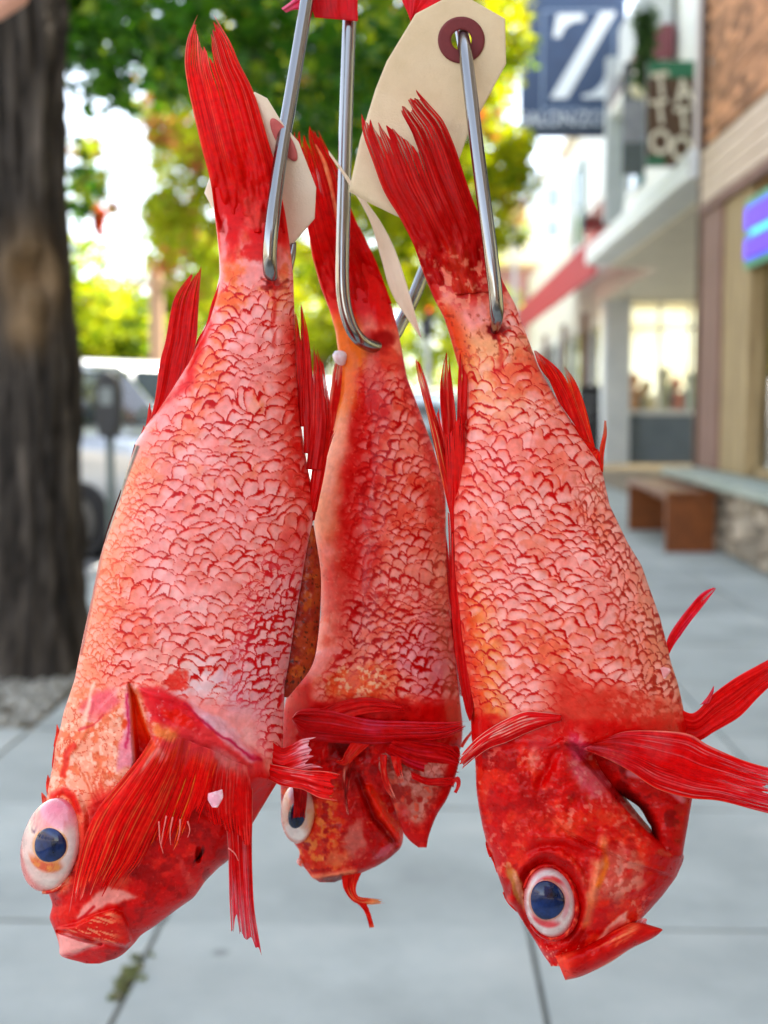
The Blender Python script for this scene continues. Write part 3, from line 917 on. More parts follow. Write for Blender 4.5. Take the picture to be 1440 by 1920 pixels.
vs = thing('narrow_sign', 'narrow grey black projecting sign with a pale top beside the tattoo sign', 'sign')
YV = 16.6
x0, x1 = wx(1168, YV, 225), wx(1209, YV, 225); z0, z1 = wz(330, YV), wz(120, YV)
w = MB(); w.box(x0, x1, YV, YV + .06, z0, z1); w.build('panel', pmat('charcoal_sign', (62, 70, 72), (84, 90, 92), 3, .5), vs, bevel=.01)
w = MB(); w.box(x0 + .004, x1 - .004, YV - .006, YV - .0005, wz(270, YV), wz(190, YV)); w.build('label_panel', pmat('grey_label', (112, 112, 120), (150, 150, 160), 6, .5), vs)
w = MB(); w.sphere(((x0 + x1) / 2 + .06, YV - .02, wz(172, YV)), (.13, .03, .12), 12, 8); w.build('pale_emblem', M_cream, vs, smooth=True)
w = MB(); w.tube([(x1 - .02, YV + .03, z1 - .2), (3.22, YV + .03, z1 - .2)], .02, 8); w.build('bracket', M_black, vs)

# building beyond with the red awning
b3 = thing('cream_building', 'cream shop building beyond the grey column with a red awning along its front', 'building')
w = MB(); w.box(4.8, 10, 31.5, 56, -0.05, 7.0); w.box(4.8, 10, 28.7, 31.497, 4.0, 7.0); w.build('wall', pmat('cream_render', (218, 208, 186), (234, 226, 206), 2, .7), b3)
for k in range(6):
    y = 31.8 + k * 3.9
    w = MB(); w.box(4.73, 4.79, y, y + 2.6, 0.6, 3.4); wo = w.build('shop_window', pmat('shop_dark_glass', (96, 112, 118), (150, 158, 150), 1, .1), b3)
    w = MB(); w.box(4.68, 4.725, y - .12, y, 0.4, 3.5); w.box(4.68, 4.725, y + 2.6, y + 2.72, 0.4, 3.5); w.box(4.68, 4.725, y - .12, y + 2.72, 3.503, 3.6); w.box(4.68, 4.725, y - .12, y + 2.72, .3, .397); w.build('window_frame', M_white, wo)
    w = MB(); w.box(4.7, 4.79, y + 2.9, y + 3.7, 0.0, 3.3); w.build('door', pmat('dark_blue_door', (52, 62, 80), (66, 76, 92), 2, .5), b3)
for y in (30, 35, 40, 46):
    w = MB(); w.box(4.5, 4.66, y, y + .16, -.02, 3.9); w.build('awning_post', M_brown, b3)
aw = MB(); M_red = pmat('red_canvas', (158, 8, 16), (178, 18, 26), 2, .7)
aw.prism([(2.98, 3.55), (2.98, 4.25), (4.6, 5.1), (4.6, 5.02), (3.02, 4.19), (3.02, 3.55)], 'y', 21.5, 39)
aw.build('awning', M_red, b3)
b4 = thing('far_shop', 'far shop with a flat cream canopy and mauve front beyond the red awning', 'building')
w = MB(); w.box(wx(930, 60), wx(1075, 60), 60, 70, -.05, wz(500, 60)); w.build('wall', pmat('mauve_front', (150, 112, 118), (168, 130, 134), 2, .7), b4)
w = MB(); w.box(wx(925, 59), wx(1052, 59), 57.5, 60, wz(500, 59), wz(455, 59)); w.build('canopy', pmat('cream_canopy', (232, 220, 180), (240, 230, 196), 1, .6), b4)
for k in range(3):
    w = MB(); w.box(wx(945 + 32 * k, 60), wx(968 + 32 * k, 60), 59.93, 59.99, .2, 4.2); w.build('window', pmat('shop_grey_glass', (120, 130, 138), (150, 160, 160), 1, .1), b4)
b5 = thing('pale_house', 'pale far building standing between the navy sign and the cream canopy', 'building')
w = MB(); w.box(wx(1010, 75), wx(1110, 75), 75, 90, -.05, wz(330, 75)); w.build('wall', pmat('pale_blue_wall', (206, 216, 222), (220, 228, 232), 2, .7), b5)
w = MB(); w.prism([(wx(1000, 75), wz(330, 75)), (wx(1120, 75), wz(330, 75)), (wx(1060, 75), wz(285, 75))], 'y', 74.6, 90.4); w.build('roof', pmat('grey_roof', (170, 176, 182), (190, 196, 200), 2, .8), b5)
for k in range(4):
    w = MB(); w.box(wx(1022 + 42 * (k % 2), 75), wx(1044 + 42 * (k % 2), 75), 74.9, 74.98, wz(450 - 60 * (k // 2), 75), wz(415 - 60 * (k // 2), 75)); w.build('window', pmat('far_glass', (140, 160, 176), (160, 178, 190), 1, .1), b5)

# street lamp globe, traffic light, pole
sl = thing('street_lamp', 'pale yellow globe street lamp above the red awning', 'street lamp')
Xl, Yl = wx(966, 30, 403), 30.0; zl = wz(403, 30)
w = MB(); w.sphere((Xl, Yl, zl), .30, 20, 14); w.build('globe', pmat('amber_globe', (236, 204, 120), (244, 216, 140), 2, .3), sl, smooth=True)
w = MB(); w.tube([(Xl, Yl, zl - .3), (Xl, Yl, zl - .5), (Xl, Yl, -.02)], [.1, .06, .07], 10); w.build('post', M_grey, sl)
tl = thing('traffic_light', 'traffic light showing red at the end of the street between the second and third fish', 'traffic light')
Xt, Yt, zt = wx(800, 42), 42.0, wz(573, 42)
w = MB(); w.box(Xt - .22, Xt + .22, Yt, Yt + .25, zt - 1.05, zt + .35); w.build('housing', M_black, tl, bevel=.03)
w = MB(); w.sphere((Xt, Yt - .02, zt), (.19, .05, .19), 16, 8); w.build('red_lamp', emat('red_signal', (255, 40, 20), 1.0), tl, smooth=True)
for k in (1, 2):
    w = MB(); w.sphere((Xt, Yt - .01, zt - .38 * k), (.16, .03, .16), 16, 8); w.build('dark_lamp', M_black, tl, smooth=True)
w = MB(); w.tube([(Xt, Yt + .14, zt - 1.0), (Xt, Yt + .14, -.15)], .07, 10); w.build('post', M_grey, tl)
w = MB(); Xq, Yq = wx(296, 24), 24.0
w.tube([(Xq, Yq, -.13), (Xq, Yq, 2.5), (Xq, Yq, 4.15)], [.16, .14, .13], 12)
w.box(Xq - .5, Xq + .5, Yq - .05, Yq + .05, 3.6, 3.7)
tag(w.build('utility_pole', pmat('tan_wood_pole', (176, 140, 112), (196, 160, 130), 3, .85, stretch=(4, 4, .3))), 'tan wooden utility pole seen left of the first fish tail', 'pole')
w = MB(); Xf, Yf = wx(192, 9.0), 9.0
cl = [(Xf + .01 * math.sin(k), Yf, wz(395 + k * 5, 9), .05 - .003 * k) for k in range(9)]
tag(leaves('autumn_leaf_spray', cl, 26, .06, [((214, 92, 40), 3), ((226, 120, 60), 1)], M_leaf, None, 44), 'small orange leaf spray hanging in the patch of sky beside the trunk', 'leaf spray')

# bench
M_bench = pmat('red_brown_wood', (112, 58, 22), (136, 74, 30), 4, .35, 0.1, stretch=(3, .4, 3))
bn = thing('wooden_bench', 'brown wooden slab bench with solid end panels beside the stone plinth', 'bench')
bx0, bx1 = 2.16, 2.60
for k in range(3):
    ww = (bx1 - bx0 - .012) / 3
    w = MB(); w.box(bx0 + k * (ww + .006), bx0 + k * (ww + .006) + ww, 10.85, 12.95, .483, .54); w.build('seat_plank', M_bench, bn, bevel=.004)
w = MB(); w.box(bx0 + .005, bx1 - .005, 10.87, 10.94, 0, .48); w.build('end_panel', M_bench, bn, bevel=.004)
w = MB(); w.box(bx0 + .005, bx1 - .005, 12.82, 12.89, 0, .48); w.build('end_panel', M_bench, bn, bevel=.004)
w = MB(); w.box(bx0 + .2, bx0 + .24, 10.95, 12.81, .38, .48); w.build('rail', M_bench, bn)

# menu board
mbd = thing('menu_board', 'black standing menu board on the pavement behind the third fish', 'signboard')
Ym = 20.0; x0, x1 = wx(1089, Ym), wx(1128, Ym)
w = MB(); w.add([(x0, Ym, 0), (x1, Ym, 0), (x1, Ym + .2, 1.62), (x0, Ym + .2, 1.62), (x0, Ym + .05, 0), (x1, Ym + .05, 0), (x1, Ym + .24, 1.62), (x0, Ym + .24, 1.62)],
               [(0, 1, 2, 3), (5, 4, 7, 6), (0, 3, 7, 4), (1, 5, 6, 2), (3, 2, 6, 7), (0, 4, 5, 1)])
w.build('front_board', M_black, mbd)
w = MB(); w.add([(x0, Ym + .5, 0), (x1, Ym + .5, 0), (x1, Ym + .26, 1.6), (x0, Ym + .26, 1.6), (x0, Ym + .53, 0), (x1, Ym + .53, 0), (x1, Ym + .29, 1.6), (x0, Ym + .29, 1.6)],
               [(0, 1, 2, 3), (5, 4, 7, 6), (0, 3, 7, 4), (1, 5, 6, 2), (3, 2, 6, 7), (0, 4, 5, 1)])
w.build('back_board', M_black, mbd)
w = MB()
for k in range(3):
    f = .86 - .1 * k
    w.box(x0 + .05, x1 - .05 - .05 * k, Ym + .2 * f - .012, Ym + .2 * f - .004, 1.62 * f, 1.62 * f + .035)
w.build('chalk_line', pmat('chalk', (120, 124, 130), (150, 152, 156), 9, .8), mbd)

# parking meter
pm = thing('parking_meter', 'dark parking meter on a pole between the trunk and the first fish', 'parking meter')
Xm, Ymt = wx(205, 9.6), 9.6
w = MB(); w.tube([(Xm, Ymt, -.01), (Xm, Ymt, 1.05)], .034, 12); w.build('pole', pmat('grey_green_pole', (84, 96, 92), (104, 114, 110), 4, .6), pm, smooth=True)
w = MB(); w.prism([(-.10, 1.05), (.10, 1.05), (.13, 1.2), (.13, 1.42), (.09, 1.53), (0, 1.57), (-.09, 1.53), (-.13, 1.42), (-.13, 1.2)], 'y', -.09, .09)
w.v = [(a * .7 + Xm, b + Ymt, c) for a, b, c in w.v]; w.build('meter_head', M_black, pm, bevel=.015)
w = MB(); w.box(Xm - .05, Xm + .05, Ymt - .098, Ymt - .092, 1.3, 1.44); w.build('display', pmat('meter_display', (90, 100, 104), (110, 120, 122), 3, .2), pm)

# the pale pink canvas corner at the top left
pc = thing('canvas_flap', 'blurred pale pink flap hanging at the top left corner in front of the trunk', 'canvas flap')
P = np.stack([U(a, b, 2.4) for a, b in ((-60, -60), (80, -60), (46, 4), (2, 33), (-60, 60))])
P2 = P + np.array([0, .012, 0])
n5 = len(P)
np_mesh('canvas', np.vstack([P, P2]), [np.array([list(range(n5))]), np.array([list(range(2 * n5 - 1, n5 - 1, -1))]), np.array([[i, n5 + i, n5 + (i + 1) % n5, (i + 1) % n5] for i in range(n5)])],
        pmat('pink_canvas', (214, 158, 134), (228, 172, 148), 6, .8), pc, smooth=False)

# unseen buildings added to give the hooks, eyes and shop glass darker reflections
b6 = thing('added_shop_row', 'unseen long tan shop row across the street, added for reflections', 'building')
w = MB(); w.box(-30, -20.05, -40, 26, -.05, 6.5); w.build('wall', pmat('tan_render', (176, 160, 136), (196, 180, 154), 2, .8), b6)
for k in range(12):
    w = MB(); w.box(-20.04, -19.98, -36 + 5 * k, -33 + 5 * k, .6, 3.0); w.build('window', pmat('dark_shop_glass', (50, 58, 62), (70, 78, 82), 1, .1), b6)
b7 = thing('added_brick_block', 'unseen dark brick block behind the viewer, added for reflections', 'building')
w = MB(); w.box(-1.5, 9, -26, -14, -.05, 9); w.build('wall', pmat('dark_brick', (92, 66, 54), (120, 88, 72), 3, .85), b7)

# ------------------------------------------------------------------ vehicles
M_tyre = pmat('tyre_rubber', (20, 20, 21), (32, 32, 33), 6, .85)
M_rim = pmat('alloy_rim', (66, 68, 70), (92, 94, 96), 4, .3, metal=.8)
M_cglass = pmat('car_glass', (38, 46, 52), (58, 68, 74), 1, .06)
M_tail = emat('tail_lamp', (220, 20, 20), .25)
M_head = pmat('head_lamp', (220, 226, 230), (236, 240, 242), 3, .1)
PROF = {
    # x stations: (x, z_low, z_belt, z_roof, half width at belt, half width at roof)
    'suv': [(-2.3, .45, .95, .97, .78, .7), (-2.25, .32, 1.05, 1.5, .90, .70), (-1.95, .28, 1.06, 1.72, .93, .72), (0.2, .26, 1.04, 1.76, .94, .73), (.75, .26, 1.02, 1.66, .94, .70), (1.25, .26, 1.0, 1.06, .93, .80), (2.0, .28, .92, .94, .90, .76), (2.3, .36, .78, .80, .78, .66)],
    'pickup': [(-2.7, .5, 1.1, 1.11, .88, .86), (-2.6, .42, 1.14, 1.15, .94, .92), (-0.75, .36, 1.12, 1.14, .95, .92), (-.62, .36, 1.12, 1.84, .95, .74), (.7, .34, 1.10, 1.86, .95, .74), (1.35, .34, 1.10, 1.14, .95, .84), (2.3, .34, 1.05, 1.07, .93, .82), (2.6, .45, .92, .94, .84, .74)],
    'van': [(-2.5, .4, 1.1, 1.6, .9, .8), (-2.45, .32, 1.12, 2.0, .95, .84), (-2.1, .3, 1.12, 2.08, .96, .85), (1.2, .3, 1.1, 2.08, .96, .85), (1.7, .3, 1.08, 1.75, .95, .78), (2.1, .3, 1.05, 1.12, .93, .8), (2.5, .36, .9, .92, .86, .74)],
}


def car(label, kind, loc, rz, paint, group='vehicles parked along the street'):
    t = thing({'suv': 'parked_car', 'pickup': 'pickup_truck', 'van': 'parked_van'}[kind], label, {'suv': 'car', 'pickup': 'pickup truck', 'van': 'van'}[kind], group, loc, rz)
    S = PROF[kind]
    xs = np.array([s[0] for s in S]); n = 40
    xx = np.unique(np.concatenate([np.linspace(xs[0], xs[-1], n), xs]))
    A = np.array(S)
    zl, zb, zr, wb, wr = [np.interp(xx, xs, A[:, k]) for k in range(1, 6)]
    rows = []
    for i, x in enumerate(xx):
        b_, m_ = wb[i], wr[i]
        sec = [(-b_ * .86, zl[i]), (-b_, zl[i] + .18), (-b_, zb[i] - .06), (-b_ * .97, zb[i]), (-m_ - .03, zr[i] - .08), (-m_ * .86, zr[i])]
        sec = sec + [(-a, z) for a, z in sec[::-1]]
        rows.append([(x, a, z) for a, z in sec])
    V = np.array(rows); nr, nc = V.shape[:2]
    f = grid_faces(nr, nc, True)
    caps = [np.array([list(range(nc))[::-1]]), np.array([list(range((nr - 1) * nc, nr * nc))])]
    np_mesh('body', V.reshape(-1, 3), [f] + caps, paint, t)
    # glazing: side panes and the two screens, a few mm proud of the body
    tall = [s for s in S if s[3] - s[2] > .4]
    xa, xb = tall[0][0] + .2, tall[-1][0] + .1
    for sgn in (-1, 1):
        edges = np.linspace(xa, xb, 4)
        for k in range(3):
            p0, p1 = edges[k] + .04, edges[k + 1] - .04
            q = []
            for x in (p0, p1):
                B, M_, zB, zR = [np.interp(x, xx, v) for v in (wb, wr, zb, zr)]
                y0, y1, za, zc = B * .97, M_ + .03, zB, zR - .08
                for fz in (.1, .94):
                    q.append((x, sgn * (y0 + (y1 - y0) * fz + .012), za + (zc - za) * fz))
            mbx = MB(); mbx.add(q, [(0, 2, 3, 1)]); mbx.build('side_window', M_cglass, t)
    front_x = [s for s in S if s[0] > tall[-1][0]][0][0]
    rear_x = ([s[0] for s in S if s[0] < tall[0][0]] or [tall[0][0] - .04])[-1]
    for (xlo, xhi), nm in (((tall[-1][0], front_x), 'windscreen'), ((tall[0][0], rear_x), 'rear_window')):
        q = []
        for fz in (.12, .88):
            x = xhi + (xlo - xhi) * fz
            zz_ = np.interp(x, xx, zr) + .014; m_ = np.interp(x, xx, wr) * .82
            off = .012 if nm == 'windscreen' else -.012
            q += [(x + off, -m_, zz_), (x + off, m_, zz_)]
        mbx = MB(); mbx.add(q, [(0, 1, 3, 2)]); mbx.build(nm, M_cglass, t)
    Lx = xs[-1]
    for x in (-Lx * .62, Lx * .62):
        for sgn in (-1, 1):
            yw = sgn * (np.interp(x, xx, wb) - .09)
            a = np.linspace(0, 2 * np.pi, 25)[:-1]
            mbx = MB(); mbx.prism([(x + .36 * math.cos(k), .36 + .36 * math.sin(k)) for k in a], 'y', yw - .12, yw + .12)
            wh = mbx.build('wheel', M_tyre, t, bevel=.02)
            mbx = MB(); mbx.prism([(x + .22 * math.cos(k), .36 + .22 * math.sin(k)) for k in a], 'y', yw + sgn * .121, yw + sgn * .14); mbx.build('rim', M_rim, wh)
    for sgn in (-1, 1):
        y = sgn * (wb[-1] * .74)
        mbx = MB(); mbx.box(xx[-1] - .04, xx[-1] + .012, y - .14, y + .14, zb[-1] - .2, zb[-1] - .06); mbx.build('headlight', M_head, t)
        y = sgn * (wb[0] * .86)
        mbx = MB(); mbx.box(xx[0] - .012, xx[0] + .05, y - .09, y + .09, zb[0] - .3, zb[0] + .0); mbx.build('tail_light', M_tail, t)
    mbx = MB(); mbx.box(xx[-1] - .05, xx[-1] + .06, -wb[-1] * .95, wb[-1] * .95, zl[-1], zl[-1] + .2); mbx.build('bumper', M_black, t, bevel=.02)
    mbx = MB(); mbx.box(xx[0] - .06, xx[0] + .05, -wb[0] * .95, wb[0] * .95, zl[0], zl[0] + .2); mbx.build('bumper', M_black, t, bevel=.02)
    return t


P_silver = pmat('silver_car_paint', (168, 172, 174), (182, 186, 188), 1, .25, metal=.3, coat=.8)
P_white = pmat('white_car_paint', (222, 224, 224), (232, 233, 232), 1, .3, coat=.8)
P_cream = pmat('cream_car_paint', (226, 220, 200), (236, 230, 212), 1, .3, coat=.8)
P_blue = pmat('grey_blue_car_paint', (120, 132, 142), (136, 148, 156), 1, .25, coat=.8)
car('silver pickup truck parked nose to the kerb behind the parking meter', 'pickup', (-4.15, 12.9, -.13), R(-28), P_silver)
car('sunlit white estate car parked beyond the silver pickup', 'suv', (-6.6, 24.5, -.13), R(-20), P_cream)
car('white van with red tail lamp parked left of the first fish', 'van', (-4.35, 19.2, -.13), R(52), P_white)
car('white van far down the street between the first and second fish', 'van', (wx(628, 32), 32, -.13), R(70), P_white)
car('grey blue car far down the street between the second and third fish', 'suv', (wx(815, 40), 40, -.13), R(80), P_blue)
car('cream van at the end of the street between the second and third fish', 'van', (wx(790, 50), 50, -.13), R(10), P_cream)

# ================================================================== FISH, HOOKS AND TAGS
def pure(v):
    """blood reds lose what little green and blue the mixing left in them"""
    k = np.clip(v[:, 1:] / (v[:, :1] + 1e-6) / .22, 0, 1) ** .55
    v = v.copy(); v[:, 1:] *= k
    return v


class Paint:
    """pigment of a surface, laid out in photo pixels; colours mixed in sRGB"""
    def __init__(self, x, y, base, warp=9.0, seed=0):
        self.x, self.y = x, y
        self.wx = x + warp * (fbm(x / 38, y / 38, seed + 1, 4) - .5) * 2
        self.wy = y + warp * (fbm(x / 38, y / 38, seed + 2, 4) - .5) * 2
        self.seed = seed
        self.c = np.tile(np.asarray(base, float), (len(x), 1))

    def mix(self, col, a):
        a = np.clip(a, 0, 1)[:, None]
        self.c = self.c * (1 - a) + np.asarray(col, float) * a

    def blob(self, cx, cy, rx, ry, ang, col, s=1.0, nz=0.5, sc=26):
        ca, sa = math.cos(R(ang)), math.sin(R(ang))
        dx, dy = self.wx - cx, self.wy - cy
        u = (dx * ca + dy * sa) / rx; v = (-dx * sa + dy * ca) / ry
        d = np.sqrt(u * u + v * v)
        n = fbm(self.x / sc, self.y / sc, self.seed + int(cx) % 97, 4) - .5
        self.mix(col, s * ss(1.15, .45, d + nz * n * 1.6))

    def poly(self, pts, col, s=1.0, soft=6, nz=0.0, sc=22, sharp=False):
        d = sdf(pts, self.x if sharp else self.wx, self.y if sharp else self.wy)
        if nz:
            d = d + nz * (fbm(self.x / sc, self.y / sc, self.seed + int(pts[0][0]) % 89, 4) - .5) * 40
        self.mix(col, s * ss(soft, -soft, d))

    def line(self, pts, w, col, s=1.0, soft=3, sharp=True):
        d, t = ldist(pts, self.x if sharp else self.wx, self.y if sharp else self.wy)
        self.mix(col, s * ss(w + soft, max(0, w - soft), d))

    def noise(self, col, sc, lo, hi, s=1.0, seed=0, ax=1.0, ang=0.0, mask=1.0):
        ca, sa = math.cos(R(ang)), math.sin(R(ang))
        X = (self.x * ca + self.y * sa) / sc; Y = (-self.x * sa + self.y * ca) / (sc * ax)
        self.mix(col, s * ss(lo, hi, fbm(X, Y, self.seed + seed, 5)) * mask)

    def lin(self):
        return pure(lin(np.clip(self.c, 0, 255)))


def scale_pattern(x, y, sx, sy, ang, seed, jit=.34):
    """overlapping scales, free edges towards the tail (up); rows nearer the head lie on top"""
    ca, sa = math.cos(R(ang)), math.sin(R(ang))
    wx_ = x + 44 * (fbm(x / 80, y / 80, seed + 3, 3) - .5) + 7 * (fbm(x / 24, y / 24, seed + 33, 2) - .5)
    wy_ = y + 44 * (fbm(x / 80, y / 80, seed + 4, 3) - .5) + 7 * (fbm(x / 24, y / 24, seed + 34, 2) - .5)
    p = (wx_ * ca + wy_ * sa) / sx; q = (-wx_ * sa + wy_ * ca) / sy
    r0 = np.floor(q)
    RHO = np.full(p.shape, .99); DX = np.zeros_like(p); DY = np.zeros_like(p); ID = np.zeros_like(p)
    done = np.zeros(p.shape, bool)
    for dr in (2, 1, 0, -1):
        r = r0 + dr
        off = .5 * np.mod(r, 2)
        c0 = np.floor(p - off)
        best = np.full(p.shape, 9.0); bx = np.zeros_like(p); by = np.zeros_like(p); bi = np.zeros_like(p)
        for dc in (-1, 0, 1):
            cc = c0 + dc
            h1 = hsh(cc, r, seed); h2 = hsh(cc, r, seed + 5); h3 = hsh(cc, r, seed + 9)
            ex = p - (cc + .5 + off + jit * (h1 - .5)); ey = q - (r + .5 + 2 * jit * (h2 - .5))
            rho = ((np.abs(ex) / (.60 + .10 * h3)) ** 2.3 + (np.abs(ey) / (1.75 + .4 * h1)) ** 2.1) ** .46
            n = rho < best
            best = np.where(n, rho, best); bx = np.where(n, ex, bx); by = np.where(n, ey, by); bi = np.where(n, h3, bi)
        take = (~done) & (best < 1)
        RHO = np.where(take, best, RHO); DX = np.where(take, bx, DX); DY = np.where(take, by, DY); ID = np.where(take, bi, ID)
        done |= take
    return RHO, 1 - RHO, DX, DY, ID


def loft(name, A, B, T, D, parent, mat, row=1.8, col=1.8, paint=None, disp=None, back=(18, 1.0), ex=2.1, rows=None):
    """closed skin between two edge curves A and B (arrays n x 2 sampled together), half thickness T (m), centre depth D"""
    n = len(A)
    wmax = np.max(np.linalg.norm(A - B, axis=1))
    nf = max(6, int(wmax / col)); nb, bk = back
    th = np.linspace(-1, 1, nf + 1) * np.pi / 2
    uf = .45 * (th / (np.pi / 2)) + .55 * np.sin(th)
    ub = np.linspace(1, -1, nb + 2)[1:-1]
    u = np.concatenate([uf, ub]); sg = np.concatenate([-np.ones(nf + 1), np.ones(nb) * bk])
    T = np.broadcast_to(np.asarray(T, float), (n,)); D = np.broadcast_to(np.asarray(D, float), (n,))
    s = (u + 1) / 2
    X = A[:, None, 0] * (1 - s) + B[:, None, 0] * s
    Y = A[:, None, 1] * (1 - s) + B[:, None, 1] * s
    prof = np.clip(1 - np.abs(u) ** ex, 0, 1) ** (1 / ex)
    dep = D[:, None] + sg * prof * T[:, None]
    shp = X.shape
    xf, yf = X.ravel(), Y.ravel()
    uu = np.broadcast_to(u, shp).ravel()
    if disp is not None:
        h = disp(xf, yf, uu).reshape(shp)
        front = (sg < 0)[None, :]
        dep = dep - np.where(front, h, 0) * ss(0, .55, prof)[None]
    P = U(X, Y, dep).reshape(-1, 3)
    nc = shp[1]
    f = grid_faces(n, nc, True)
    c0 = len(P); P = np.vstack([P, P[:nc].mean(0), P[-nc:].mean(0)])
    j = np.arange(nc); j2 = (j + 1) % nc
    caps = [np.stack([np.full(nc, c0), j2, j], 1), np.stack([np.full(nc, c0 + 1), (n - 1) * nc + j, (n - 1) * nc + j2], 1)]
    cc = paint(xf, yf, uu)
    cc = np.vstack([cc, cc[:nc].mean(0), cc[-nc:].mean(0)])
    return np_mesh(name, P, [f] + caps, mat, parent, col=cc)


def body_curves(Lp, Rp, y0, y1, row):
    ys = np.arange(y0, y1 + row * .5, row)
    def one(P):
        P = np.array(P, float)
        return np.interp(ys, P[:, 1], P[:, 0])
    k = np.ones(7) / 7
    def sm(v):
        return np.convolve(np.pad(v, 3, mode='edge'), k, 'valid')
    a, b = sm(one(Lp)), sm(one(Rp))
    return ys, np.stack([a, ys], 1), np.stack([b, ys], 1)


def fin(name, panels, parent, mat, thick=0.0007, px=2.0):
    """one fin: panels of ray-ribbed membrane between a left and a right edge curve running base -> tip"""
    VS = []; FS = []; CS = []; base = 0
    for p in panels:
        Lc = np.array(p['L'], float); Rc = np.array(p['R'], float)
        w = np.linalg.norm(Lc - Rc[[0] + [min(i, len(Rc) - 1) for i in range(1, len(Lc))]], axis=1).max()
        ln = np.linalg.norm(np.diff(Lc, axis=0), axis=1).sum()
        nc = int(np.clip(w / px, 5, 150)); nr = int(np.clip(ln / 3.5, 10, 150))
        sd = p.get('seed', 1)
        A = resample(Lc, 400); B = resample(Rc, 400)
        s = np.linspace(0, 1, nc + 1)
        lens = p.get('len', [(0, 1), (1, 1)])
        Ls = np.interp(s, [a for a, b in lens], [b for a, b in lens])
        jag = p.get('jag', .06)
        Ls = Ls * (1 - jag * (hsh(np.arange(nc + 1) // 2, 0 * s, sd) * .7 + vn(s * p.get('rays', 14) * .8, s * 0, sd + 3) * .8) * ss(0, .06, s) * ss(1, .94, s))
        Ls[0] = lens[0][1]; Ls[-1] = lens[-1][1]
        t = np.linspace(0, 1, nr + 1)
        TT = t[:, None] * Ls[None, :]
        SS = np.broadcast_to(s, TT.shape)
        k = TT * 399
        i0 = np.clip(k.astype(int), 0, 398); fr = (k - i0)[..., None]
        a = A[i0] * (1 - fr) + A[i0 + 1] * fr
        b = B[i0] * (1 - fr) + B[i0 + 1] * fr
        X = a[..., 0] * (1 - SS) + b[..., 0] * SS; Y = a[..., 1] * (1 - SS) + b[..., 1] * SS
        wob = p.get('wob', 2.0)
        X = X + wob * (fbm(SS * 5, TT * 4, sd + 11, 3) - .5) * ss(0.05, .3, TT)
        dd = p['d']
        if np.ndim(dd) == 0:
            d0 = np.full(TT.shape, float(dd))
        else:      # depths at (base-left, base-right, tip-left, tip-right)
            d0 = (dd[0] * (1 - SS) + dd[1] * SS) * (1 - TT) + (dd[2] * (1 - SS) + dd[3] * SS) * TT
        root = ss(0, p['root'], TT) if p.get('root') else 1.0
        if p.get('root'): d0 = d0 + .010 * (fbm(SS * 5, TT * 6, sd + 90, 3) - .5) * ss(.55, .1, TT)
        d0 = d0 - root * p.get('bulge', 0) * np.sin(np.pi * SS) - p.get('arch', 0) * np.sin(np.pi * np.clip(TT, 0, 1))
        nry = p.get('rays', 14) * 1.7
        ph = SS * nry + 1.3 * (fbm(SS * 6, TT * .7, sd + 5, 3) - .5) * 2
        rib = .5 + .5 * np.cos(2 * np.pi * ph)
        fold = fbm(SS * nry * .33, TT * .8, sd + 6, 3) - .5
        d0 = d0 - root * (p.get('rib', .00045) * .35 * rib * ss(-.05, .15, TT) + p.get('fold', .003) * .6 * fold)
        C = fin_paint(SS, TT, ph, rib, fold, X, Y, p)
        if p.get('skin') is not None:
            bf = p['skin'](X.ravel(), Y.ravel(), np.zeros(X.size))
            k2 = ss(p.get('skin_at', .3), 0, TT + .30 * (fbm(ph * .5, TT * 5, sd + 77, 3) - .5)).ravel()[:, None]
            C = C * (1 - k2) + bf * k2
        mem = 1 - .55 * ss(.62, 1.0, TT / np.maximum(Ls[None, :], .01)) * ss(.75, .25, rib) * ss(.40, .60, fbm(ph * 1.2, TT * 6, sd + 78, 3))
        mem = mem * np.where(np.minimum(SS, 1 - SS) < .015, 1, mem)
        C = np.concatenate([C, (mem if p.get('rays', 14) > 2 else np.ones_like(mem)).reshape(-1, 1)], 1)
        nR, nC = TT.shape
        P1 = U(X, Y, d0 - thick / 2).reshape(-1, 3); P2 = U(X, Y, d0 + thick / 2).reshape(-1, 3)
        m = nR * nC
        f1 = grid_faces(nR, nC); f2 = f1[:, ::-1] + m
        bd = np.concatenate([np.arange(nC), np.arange(1, nR) * nC + nC - 1, (nR - 1) * nC + np.arange(nC - 2, -1, -1), np.arange(nR - 2, 0, -1) * nC])
        b2 = np.roll(bd, -1)
        f3 = np.stack([bd, bd + m, b2 + m, b2], 1)
        VS += [P1, P2]; CS += [C, C]
        FS += [f1 + base, f2 + base, f3 + base]
        base += 2 * m
    return np_mesh(name, np.vstack(VS), FS, mat, parent, col=np.vstack(CS))


